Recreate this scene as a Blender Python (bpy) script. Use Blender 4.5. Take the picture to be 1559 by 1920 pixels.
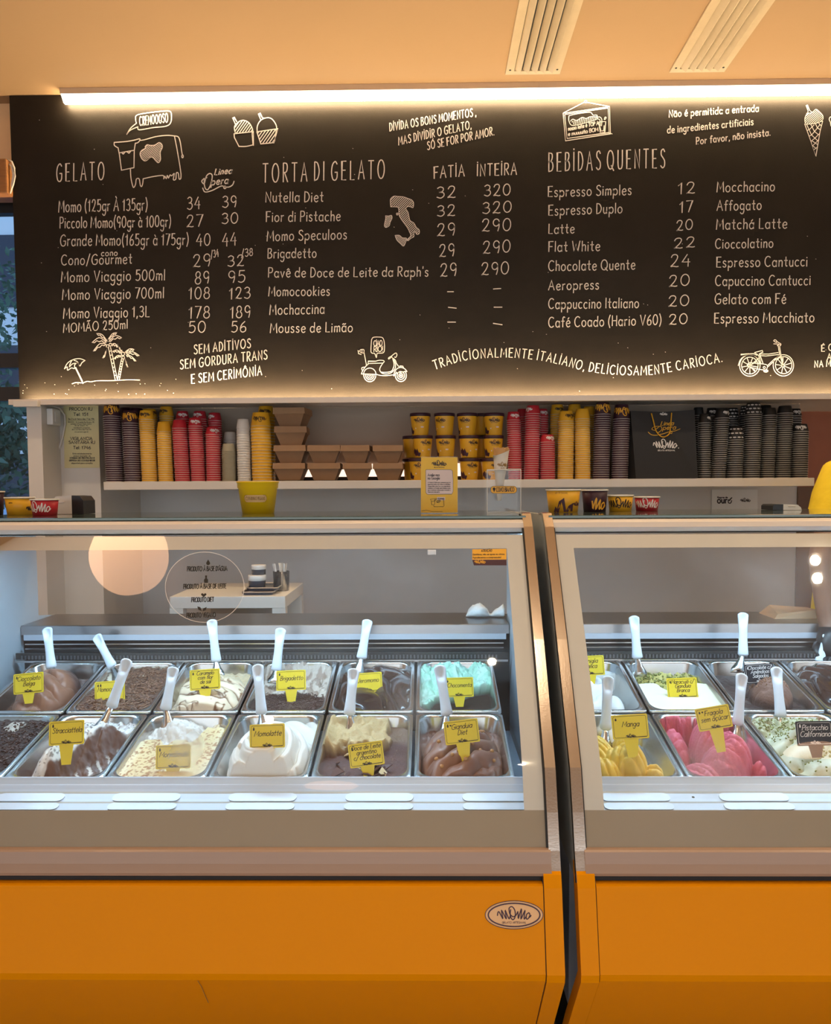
import bpy, bmesh, math, random, unicodedata
import numpy as np
from mathutils import Vector, Matrix, Euler

random.seed(7)
for o in list(bpy.data.objects):
    bpy.data.objects.remove(o)
SC = bpy.context.scene
COL = SC.collection
R = math.radians

# ------------------------------------------------------------------ camera
EYE = Vector((0.0, 0.0, 1.5))
FPX, CX, CY = 1560.0, 779.5, 1013.0
cam_d = bpy.data.cameras.new('camera')
cam = bpy.data.objects.new('camera', cam_d)
COL.objects.link(cam)
cam.location = EYE
cam.rotation_euler = (R(90 - 3.5), R(0.32), R(0.8))
cam_d.sensor_fit = 'HORIZONTAL'
cam_d.sensor_width = 36.0
cam_d.lens = 36.0 * FPX / 1559.0
cam_d.shift_y = (CY - 960.0) / 1559.0
cam_d.clip_start = 0.05
SC.camera = cam
MROT = Euler(cam.rotation_euler).to_matrix()


def ray(px, py):
    return MROT @ Vector(((px - CX) / FPX, -(py - CY) / FPX, -1.0))


def at(px, py, Y):
    d = ray(px, py)
    return EYE + d * ((Y - EYE.y) / d.y)


def atx(px, Y, py=918):
    return at(px, py, Y).x


def atz(py, Y, px=800):
    return at(px, py, Y).z


def onz(px, py, Z):
    d = ray(px, py)
    return EYE + d * ((Z - EYE.z) / d.z)


# ------------------------------------------------------------------ world, exposure
SC.view_settings.view_transform = 'Standard'
SC.view_settings.look = 'None'
SC.view_settings.gamma = 1.0
SC.view_settings.exposure = 0.66
SC.view_settings.use_curve_mapping = False
SC.cycles.use_denoising = True
SC.cycles.max_bounces = 6
SC.cycles.diffuse_bounces = 2
SC.cycles.glossy_bounces = 3
SC.cycles.transmission_bounces = 3
SC.cycles.transparent_max_bounces = 12
SC.cycles.use_adaptive_sampling = True
SC.cycles.adaptive_threshold = 0.1
SC.cycles.sample_clamp_indirect = 4.0
w = bpy.data.worlds.new('world')
SC.world = w
w.use_nodes = True
w.node_tree.nodes['Background'].inputs[0].default_value = (0.86, 0.93, 1.0, 1)
w.node_tree.nodes['Background'].inputs[1].default_value = 1.25
WARM = (1.0, 0.74, 0.47)
LED_WARM = (1.0, 0.74, 0.43)
COOL = (0.50, 0.77, 1.0)
E_LANTERN = 3.8
POWER_SPOT = 20.0
E_TOPLED = 55.0
E_LEDGE = 110.0
E_CASE = 42.0
E_NICHE = 1.1
CEIL = at(65, 178, 3.85).z


# ------------------------------------------------------------------ materials
MATS = {}


def mat(name, col, rough=0.5, metal=0.0, var=0.06, vscale=18.0, bump=0.0, bscale=120.0, coat=0.0,
        spec=0.5, emis=None, estr=0.0, trans=0.0, alpha=1.0, stretch=None):
    if name in MATS:
        return MATS[name]
    m = bpy.data.materials.new(name)
    m.use_nodes = True
    nt = m.node_tree
    b = nt.nodes['Principled BSDF']
    b.inputs['Roughness'].default_value = rough
    b.inputs['Metallic'].default_value = metal
    b.inputs['Specular IOR Level'].default_value = spec
    b.inputs['Coat Weight'].default_value = coat
    b.inputs['Coat Roughness'].default_value = 0.08
    tc = nt.nodes.new('ShaderNodeTexCoord')
    src = tc.outputs['Object']
    if stretch:
        mp = nt.nodes.new('ShaderNodeMapping')
        mp.inputs['Scale'].default_value = stretch
        nt.links.new(src, mp.inputs[0])
        src = mp.outputs[0]
    nz = nt.nodes.new('ShaderNodeTexNoise')
    nz.inputs['Scale'].default_value = vscale
    nz.inputs['Detail'].default_value = 4
    nt.links.new(src, nz.inputs['Vector'])
    mx = nt.nodes.new('ShaderNodeMix')
    mx.data_type = 'RGBA'
    mx.inputs[6].default_value = (*[max(0, c * (1 - var)) for c in col], 1)
    mx.inputs[7].default_value = (*[min(1, c * (1 + var)) for c in col], 1)
    nt.links.new(nz.outputs['Fac'], mx.inputs[0])
    nt.links.new(mx.outputs[2], b.inputs['Base Color'])
    if bump > 0:
        n2 = nt.nodes.new('ShaderNodeTexNoise')
        n2.inputs['Scale'].default_value = bscale
        n2.inputs['Detail'].default_value = 3
        nt.links.new(src, n2.inputs['Vector'])
        bp = nt.nodes.new('ShaderNodeBump')
        bp.inputs['Strength'].default_value = bump
        bp.inputs['Distance'].default_value = 0.01
        nt.links.new(n2.outputs['Fac'], bp.inputs['Height'])
        nt.links.new(bp.outputs[0], b.inputs['Normal'])
    if emis:
        b.inputs['Emission Color'].default_value = (*emis, 1)
        b.inputs['Emission Strength'].default_value = estr
    if trans:
        b.inputs['Transmission Weight'].default_value = trans
    MATS[name] = m
    return m


def glassy(name, tint, base_gloss=0.035, rough=0.02, haze=0.0, haze_col=(0.8, 0.85, 0.9), fog=None):
    """thin clear pane: transparent body, fresnel gloss, optional condensation haze with a shape of its own"""
    m = bpy.data.materials.new(name)
    m.use_nodes = True
    nt = m.node_tree
    nt.nodes.clear()
    out = nt.nodes.new('ShaderNodeOutputMaterial')
    tr = nt.nodes.new('ShaderNodeBsdfTransparent')
    tr.inputs[0].default_value = (*tint, 1)
    gl = nt.nodes.new('ShaderNodeBsdfGlossy')
    gl.inputs['Roughness'].default_value = rough
    fr = nt.nodes.new('ShaderNodeFresnel')
    fr.inputs[0].default_value = 1.45
    add = nt.nodes.new('ShaderNodeMath')
    add.operation = 'ADD'
    add.inputs[1].default_value = base_gloss
    nt.links.new(fr.outputs[0], add.inputs[0])
    mix = nt.nodes.new('ShaderNodeMixShader')
    nt.links.new(add.outputs[0], mix.inputs[0])
    body = tr
    if haze > 0:
        df = nt.nodes.new('ShaderNodeBsdfDiffuse')
        df.inputs[0].default_value = (*haze_col, 1)
        tl = nt.nodes.new('ShaderNodeBsdfTranslucent')
        tl.inputs[0].default_value = (*haze_col, 1)
        dm = nt.nodes.new('ShaderNodeMixShader')
        dm.inputs[0].default_value = 0.5
        nt.links.new(df.outputs[0], dm.inputs[1])
        nt.links.new(tl.outputs[0], dm.inputs[2])
        tc = nt.nodes.new('ShaderNodeTexCoord')
        nz = nt.nodes.new('ShaderNodeTexNoise')
        nz.inputs['Scale'].default_value = 5.0
        nz.inputs['Detail'].default_value = 8
        nt.links.new(tc.outputs['Object'], nz.inputs['Vector'])
        mr = nt.nodes.new('ShaderNodeMapRange')
        mr.inputs[1].default_value = 0.42
        mr.inputs[2].default_value = 0.75
        mr.inputs[3].default_value = 0.0
        mr.inputs[4].default_value = haze
        nt.links.new(nz.outputs['Fac'], mr.inputs[0])
        fac = mr.outputs[0]
        for (p, rad, amt) in (fog or []):
            vd = nt.nodes.new('ShaderNodeVectorMath')
            vd.operation = 'DISTANCE'
            vd.inputs[1].default_value = p
            nt.links.new(tc.outputs['Object'], vd.inputs[0])
            sq = nt.nodes.new('ShaderNodeMath')
            sq.operation = 'POWER'
            sq.inputs[1].default_value = 2.0
            nt.links.new(vd.outputs['Value'], sq.inputs[0])
            ng = nt.nodes.new('ShaderNodeMath')
            ng.operation = 'MULTIPLY'
            ng.inputs[1].default_value = -1.0 / rad ** 2
            nt.links.new(sq.outputs[0], ng.inputs[0])
            ep = nt.nodes.new('ShaderNodeMath')
            ep.operation = 'EXPONENT'
            nt.links.new(ng.outputs[0], ep.inputs[0])
            m2 = nt.nodes.new('ShaderNodeMath')
            m2.operation = 'MULTIPLY'
            m2.inputs[1].default_value = amt
            nt.links.new(ep.outputs[0], m2.inputs[0])
            mm = nt.nodes.new('ShaderNodeMath')
            mm.operation = 'MULTIPLY'
            nt.links.new(m2.outputs[0], mm.inputs[0])
            nt.links.new(nz.outputs['Fac'], mm.inputs[1])
            ad = nt.nodes.new('ShaderNodeMath')
            ad.operation = 'ADD'
            nt.links.new(fac, ad.inputs[0])
            nt.links.new(mm.outputs[0], ad.inputs[1])
            fac = ad.outputs[0]
        hm = nt.nodes.new('ShaderNodeMixShader')
        nt.links.new(fac, hm.inputs[0])
        nt.links.new(tr.outputs[0], hm.inputs[1])
        nt.links.new(dm.outputs[0], hm.inputs[2])
        body = hm
    nt.links.new(body.outputs[0], mix.inputs[1])
    nt.links.new(gl.outputs[0], mix.inputs[2])
    nt.links.new(mix.outputs[0], out.inputs[0])
    MATS[name] = m
    return m


def emitter(name, col, strength):
    m = bpy.data.materials.new(name)
    m.use_nodes = True
    nt = m.node_tree
    nt.nodes.clear()
    out = nt.nodes.new('ShaderNodeOutputMaterial')
    e = nt.nodes.new('ShaderNodeEmission')
    e.inputs[0].default_value = (*col, 1)
    e.inputs[1].default_value = strength
    nt.links.new(e.outputs[0], out.inputs[0])
    MATS[name] = m
    return m


def attr_mat(name, rough=0.45, bump=0.3, bscale=90.0, coat=0.0, spec=0.4):
    """food: albedo per vertex from the colour attribute, fine relief from noise"""
    m = bpy.data.materials.new(name)
    m.use_nodes = True
    nt = m.node_tree
    b = nt.nodes['Principled BSDF']
    b.inputs['Roughness'].default_value = rough
    b.inputs['Coat Weight'].default_value = coat
    b.inputs['Specular IOR Level'].default_value = spec
    a = nt.nodes.new('ShaderNodeAttribute')
    a.attribute_name = 'Col'
    nt.links.new(a.outputs['Color'], b.inputs['Base Color'])
    tc = nt.nodes.new('ShaderNodeTexCoord')
    nz = nt.nodes.new('ShaderNodeTexNoise')
    nz.inputs['Scale'].default_value = bscale
    nz.inputs['Detail'].default_value = 4
    nt.links.new(tc.outputs['Object'], nz.inputs['Vector'])
    bp = nt.nodes.new('ShaderNodeBump')
    bp.inputs['Strength'].default_value = bump
    bp.inputs['Distance'].default_value = 0.004
    nt.links.new(nz.outputs['Fac'], bp.inputs['Height'])
    nt.links.new(bp.outputs[0], b.inputs['Normal'])
    MATS[name] = m
    return m


mat('ceiling_paint', (0.43, 0.275, 0.145), 0.75, var=0.03, vscale=3, bump=0.02, bscale=40)
mat('wall_cream', (0.70, 0.62, 0.52), 0.7, var=0.03, vscale=4)
mat('card_white', (0.93, 0.91, 0.88), 0.5, var=0.02)
mat('wall_lower', (0.76, 0.72, 0.68), 0.6, var=0.04, vscale=4)
mat('white_laminate', (0.76, 0.71, 0.64), 0.45, var=0.03, vscale=8)
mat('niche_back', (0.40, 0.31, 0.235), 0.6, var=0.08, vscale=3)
mat('floor_tile', (0.58, 0.50, 0.42), 0.35, var=0.1, vscale=3)
mat('terracotta', (0.42, 0.13, 0.06), 0.45, var=0.25, vscale=5)
mat('brown_panel', (0.20, 0.09, 0.04), 0.25, var=0.2, vscale=6)
mat('warm_wall', (0.80, 0.52, 0.28), 0.7, var=0.05)
mat('wood', (0.36, 0.15, 0.045), 0.5, var=0.3, vscale=9, stretch=(2, 2, 14))
mat('board', (0.016, 0.0125, 0.0095), 0.45, var=0.25, vscale=7, bump=0.10, bscale=300, spec=0.16)
mat('chalk', (0.66, 0.60, 0.56), 0.9, var=0.12, vscale=60)
mat('chalk_faint', (0.20, 0.17, 0.15), 0.9, var=0.3, vscale=60)
mat('alu', (0.74, 0.66, 0.58), 0.38, metal=0.75, var=0.04, vscale=30, stretch=(1, 30, 30))
mat('vent_metal', (0.62, 0.50, 0.34), 0.5, metal=0.3, var=0.08, vscale=20)
mat('dark', (0.012, 0.011, 0.010), 0.6, var=0.2)
mat('black_plastic', (0.015, 0.015, 0.017), 0.35, var=0.1)
mat('yellow_panel', (0.82, 0.285, 0.0), 0.24, var=0.04, vscale=2.5, coat=0.0, bump=0.01, bscale=8, spec=0.05)
mat('seam', (0.05, 0.025, 0.01), 0.7)
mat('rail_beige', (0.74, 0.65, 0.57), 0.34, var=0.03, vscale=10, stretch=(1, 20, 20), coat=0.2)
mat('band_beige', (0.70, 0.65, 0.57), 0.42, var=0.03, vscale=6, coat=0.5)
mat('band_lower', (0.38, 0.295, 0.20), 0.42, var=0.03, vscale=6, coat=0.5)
mat('pole_metal', (0.86, 0.73, 0.62), 0.20, metal=1.0, var=0.05, vscale=12, bump=0.02, bscale=200)
mat('steel', (0.62, 0.62, 0.62), 0.26, metal=1.0, var=0.05, vscale=15, stretch=(1, 12, 12))
mat('pan_steel', (0.70, 0.69, 0.67), 0.22, metal=1.0, var=0.05, vscale=20)
mat('white_rail', (0.56, 0.66, 0.80), 0.35, var=0.03, vscale=12)
mat('side_panel', (0.46, 0.48, 0.47), 0.3, var=0.06)
mat('side_inner', (0.50, 0.56, 0.62), 0.3, var=0.05)
mat('top_glass', (0.10, 0.15, 0.13), 0.05, var=0.1, vscale=6, coat=0.6)
mat('teeth', (0.16, 0.16, 0.17), 0.4, metal=0.6)
mat('steel_dark', (0.40, 0.40, 0.41), 0.28, metal=1.0, var=0.08, vscale=9, stretch=(1, 10, 10))
mat('slot_white', (0.66, 0.76, 0.90), 0.3)
mat('gasket', (0.02, 0.02, 0.02), 0.6)
mat('grille', (0.06, 0.06, 0.06), 0.5, metal=0.4)
mat('blue_band', (0.55, 0.60, 0.68), 0.35, metal=0.4, var=0.05)
mat('cup_purple', (0.036, 0.008, 0.022), 0.42, var=0.05)
mat('cup_yellow', (0.82, 0.42, 0.018), 0.42, var=0.04)
mat('cup_red', (0.50, 0.016, 0.030), 0.42, var=0.04)
mat('cup_black', (0.010, 0.010, 0.011), 0.42, var=0.05)
mat('cup_grey', (0.36, 0.32, 0.22), 0.6, var=0.05)
mat('cup_white', (0.74, 0.71, 0.66), 0.5, var=0.03)
mat('paper_white', (0.82, 0.79, 0.74), 0.6, var=0.03)
mat('print_orange', (0.85, 0.42, 0.03), 0.5)
mat('print_white', (0.82, 0.78, 0.74), 0.6)
mat('print_dark', (0.022, 0.010, 0.014), 0.5)
mat('print_purple', (0.05, 0.010, 0.028), 0.5)
mat('print_pink', (0.78, 0.62, 0.58), 0.6)
mat('print_brown', (0.30, 0.16, 0.03), 0.5)
mat('print_gold', (0.75, 0.40, 0.02), 0.5)
mat('kraft', (0.36, 0.205, 0.105), 0.7, var=0.08, vscale=30)
mat('kraft_dark', (0.27, 0.15, 0.075), 0.75, var=0.08, vscale=30)
mat('bag_black', (0.010, 0.009, 0.009), 0.55, var=0.2, vscale=6, bump=0.05, bscale=14)
mat('cord_gold', (0.72, 0.36, 0.01), 0.6, bump=0.2, bscale=400)
mat('yellow_tub', (0.93, 0.60, 0.008), 0.3, var=0.03)
mat('badge_tan', (0.72, 0.48, 0.22), 0.5)
mat('badge_cream', (0.82, 0.48, 0.22), 0.45)
mat('poster_yellow', (0.85, 0.50, 0.012), 0.4, var=0.03)
mat('cone_wafer', (0.62, 0.33, 0.12), 0.7, var=0.15, vscale=40, bump=0.2)
mat('napkin', (0.76, 0.68, 0.58), 0.75, var=0.04)
mat('sign_cream', (0.76, 0.66, 0.34), 0.45, var=0.03)
mat('cable', (0.72, 0.66, 0.58), 0.5)
mat('device_white', (0.80, 0.78, 0.74), 0.35)
mat('handle_white', (0.76, 0.82, 0.90), 0.45, var=0.05, vscale=60, bump=0.03, bscale=300)
mat('tag_yellow', (0.90, 0.68, 0.035), 0.4, var=0.03)
mat('tag_black', (0.018, 0.020, 0.028), 0.4)
mat('skin', (0.22, 0.10, 0.06), 0.5, var=0.08)
mat('shirt_yellow', (0.80, 0.58, 0.015), 0.85, var=0.10, bump=0.6, bscale=14)
mat('hair', (0.015, 0.010, 0.008), 0.5)
mat('trousers', (0.02, 0.02, 0.025), 0.8)
mat('glove', (0.012, 0.012, 0.014), 0.4)
mat('cloth_white', (0.80, 0.80, 0.78), 0.8, bump=0.2, bscale=40)
mat('leaf', (0.035, 0.085, 0.035), 0.6, var=0.5, vscale=3)
mat('leaf_dark', (0.012, 0.03, 0.018), 0.6, var=0.5, vscale=3)
mat('bark', (0.05, 0.04, 0.035), 0.9)
mat('asphalt', (0.16, 0.17, 0.19), 0.8)
mat('car_paint', (0.35, 0.45, 0.55), 0.2, coat=0.6)
mat('frame_dark', (0.012, 0.014, 0.018), 0.4)
mat('shade_peach', (0.80, 0.42, 0.20), 0.7)
mat('hazelnut', (0.50, 0.26, 0.10), 0.5, var=0.15, vscale=60)
mat('shard_dark', (0.12, 0.055, 0.05), 0.35)
mat('shard_pale', (0.62, 0.46, 0.24), 0.5)
mat('shaving', (0.20, 0.095, 0.055), 0.55, var=0.3, vscale=80)
mat('sprinkle', (0.085, 0.040, 0.030), 0.4, var=0.3, vscale=80)
mat('pist_crumb', (0.30, 0.30, 0.10), 0.7, var=0.5, vscale=90)
mat('nut_crumb', (0.32, 0.17, 0.10), 0.7, var=0.5, vscale=90)
mat('jar_dark', (0.03, 0.04, 0.06), 0.25)
mat('clear_acrylic', (0.9, 0.9, 0.9), 0.05)
glassy('acrylic', (0.97, 0.965, 0.95), 0.0, 0.03)
glassy('window_glass', (0.55, 0.74, 1.0), 0.0, 0.02)
glassy('sticker_film', (0.90, 0.91, 0.92), 0.03, 0.25)
emitter('led_top', LED_WARM, E_TOPLED)
emitter('led_top_front', (1.0, 0.93, 0.74), 3.2)
emitter('led_ledge', LED_WARM, E_LEDGE)
emitter('led_case', COOL, E_CASE)
emitter('led_niche', (1.0, 0.70, 0.52), E_NICHE)
emitter('lamp_bulb', WARM, 4.0)
emitter('lantern_paper', (1.0, 0.52, 0.27), E_LANTERN)
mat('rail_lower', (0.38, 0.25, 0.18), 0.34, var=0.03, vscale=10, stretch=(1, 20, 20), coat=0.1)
attr_mat('gelato_matte', 0.55, 0.5, 160)
attr_mat('gelato_smooth', 0.38, 0.12, 60)
attr_mat('gelato_gloss', 0.22, 0.06, 40, coat=0.3)
attr_mat('gelato_crumb', 0.7, 1.0, 260)


# ------------------------------------------------------------------ mesh helpers
class MB:
    def __init__(self):
        self.v, self.f, self.m = [], [], []

    def add(self, verts, faces, mi=0):
        o = len(self.v)
        self.v += [tuple(p) for p in verts]
        self.f += [tuple(i + o for i in q) for q in faces]
        self.m += [mi] * len(faces)
        return self

    def box(self, x0, x1, y0, y1, z0, z1, mi=0):
        vs = [(x, y, z) for x in (x0, x1) for y in (y0, y1) for z in (z0, z1)]
        fs = [(0, 1, 3, 2), (4, 6, 7, 5), (0, 4, 5, 1), (2, 3, 7, 6), (0, 2, 6, 4), (1, 5, 7, 3)]
        return self.add(vs, fs, mi)

    def extrude_x(self, prof, x0, x1, closed=True, mi=0, caps=True):
        """prof: list of (y,z)"""
        n = len(prof)
        vs = [(x0, y, z) for y, z in prof] + [(x1, y, z) for y, z in prof]
        fs = []
        for i in range(n if closed else n - 1):
            j = (i + 1) % n
            fs.append((i, j, n + j, n + i))
        if closed and caps:
            fs.append(tuple(range(n - 1, -1, -1)))
            fs.append(tuple(range(n, 2 * n)))
        return self.add(vs, fs, mi)

    def loft(self, rings, cap0=False, cap1=False, mi=0, closed=True):
        n = len(rings[0])
        vs = [p for r in rings for p in r]
        fs = []
        for k in range(len(rings) - 1):
            for i in range(n if closed else n - 1):
                j = (i + 1) % n
                fs.append((k * n + i, k * n + j, (k + 1) * n + j, (k + 1) * n + i))
        if cap0:
            fs.append(tuple(range(n - 1, -1, -1)))
        if cap1:
            b = (len(rings) - 1) * n
            fs.append(tuple(range(b, b + n)))
        return self.add(vs, fs, mi)

    def lathe(self, prof, seg=24, mi=0, cap0=False, cap1=False, c=(0, 0, 0)):
        rings = []
        for r, z in prof:
            rings.append([(c[0] + r * math.cos(2 * math.pi * i / seg), c[1] + r * math.sin(2 * math.pi * i / seg), c[2] + z)
                          for i in range(seg)])
        return self.loft(rings, cap0, cap1, mi)

    def tube(self, pts, rad, seg=8, mi=0):
        pts = [Vector(p) for p in pts]
        rads = rad if isinstance(rad, (list, tuple)) else [rad] * len(pts)
        rings = []
        up = Vector((0.013, 0.17, 1)).normalized()
        for i, p in enumerate(pts):
            t = (pts[min(i + 1, len(pts) - 1)] - pts[max(i - 1, 0)])
            t = t.normalized() if t.length > 1e-9 else Vector((0, 0, 1))
            a = t.cross(up)
            if a.length < 1e-3:
                a = t.cross(Vector((1, 0, 0)))
            a.normalize()
            b = t.cross(a)
            rings.append([p + (a * math.cos(q) + b * math.sin(q)) * rads[i]
                          for q in [2 * math.pi * k / seg for k in range(seg)]])
        return self.loft(rings, True, True, mi)

    def mesh(self, name, mats, smooth=False):
        me = bpy.data.meshes.new(name)
        me.from_pydata([tuple(p) for p in self.v], [], self.f)
        for mm in (mats if isinstance(mats, (list, tuple)) else [mats]):
            me.materials.append(MATS[mm] if isinstance(mm, str) else mm)
        if any(self.m):
            me.polygons.foreach_set('material_index', self.m)
        if smooth:
            me.polygons.foreach_set('use_smooth', [True] * len(me.polygons))
        me.update()
        return me

    def build(self, name, mats, parent=None, smooth=False, local=False):
        return link(name, self.mesh(name, mats, smooth), parent, local)


def link(name, data, parent=None, local=False):
    o = bpy.data.objects.new(name, data)
    COL.objects.link(o)
    if parent is not None:
        o.parent = parent
        if not local:       # geometry given in world coordinates
            o.matrix_parent_inverse = wm(parent).inverted()
    return o


def wm(o):
    m = Matrix.LocRotScale(o.location, o.rotation_euler, o.scale)
    if o.parent is not None:
        m = wm(o.parent) @ o.matrix_parent_inverse @ m
    return m


def tag(o, label, cat, group=None):
    o['label'] = label
    o['category'] = cat
    if group:
        o['group'] = group
    return o


def thing(name, label, cat, loc=(0, 0, 0), rot=(0, 0, 0), group=None):
    o = bpy.data.objects.new(name, None)
    o.empty_display_size = 0.05
    COL.objects.link(o)
    o.location = loc
    o.rotation_euler = rot
    return tag(o, label, cat, group)


def struct(o, label=None):
    o['kind'] = 'structure'
    if label:
        o['label'] = label
    return o


def bevel_box(name, x0, x1, y0, y1, z0, z1, b, m, parent=None, seg=2):
    bm = bmesh.new()
    bmesh.ops.create_cube(bm, size=1)
    for v in bm.verts:
        v.co = Vector(((x0 + x1) / 2 + v.co.x * (x1 - x0), (y0 + y1) / 2 + v.co.y * (y1 - y0), (z0 + z1) / 2 + v.co.z * (z1 - z0)))
    bmesh.ops.bevel(bm, geom=list(bm.edges), offset=b, segments=seg, affect='EDGES', profile=0.6)
    me = bpy.data.meshes.new(name)
    bm.to_mesh(me)
    bm.free()
    me.materials.append(MATS[m])
    return link(name, me, parent)


def rrect(cx, cy, w, h, r, n=5):
    pts = []
    for (sx, sy, a0) in ((1, 1, 0), (-1, 1, 90), (-1, -1, 180), (1, -1, 270)):
        for k in range(n + 1):
            a = R(a0 + 90 * k / n)
            pts.append((cx + sx * (w / 2 - r) + r * math.cos(a), cy + sy * (h / 2 - r) + r * math.sin(a)))
    return pts


# ------------------------------------------------------------------ stroke lettering
def L_(*c):
    return [(c[i], c[i + 1]) for i in range(0, len(c), 2)]


def S_(*c):
    p = L_(*c)
    return smooth(p)


def smooth(p, n=5, closed=False):
    if len(p) < 3:
        return p
    out = []
    q = [p[0]] + list(p) + [p[-1]]
    if closed:
        q = [p[-1]] + list(p) + [p[0], p[1]]
    for i in range(1, len(q) - 2):
        a, b, c, d = q[i - 1], q[i], q[i + 1], q[i + 2]
        for k in range(n):
            t = k / n
            out.append(tuple(0.5 * (2 * b[j] + (c[j] - a[j]) * t + (2 * a[j] - 5 * b[j] + 4 * c[j] - d[j]) * t * t
                                    + (3 * b[j] - a[j] - 3 * c[j] + d[j]) * t ** 3) for j in (0, 1)))
    out.append(p[0] if closed else p[-1])
    return out


def E_(cx, cy, rx, ry, a0=0, a1=360, n=18):
    return [(cx + rx * math.cos(R(a0 + (a1 - a0) * k / n)), cy + ry * math.sin(R(a0 + (a1 - a0) * k / n))) for k in range(n + 1)]


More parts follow.
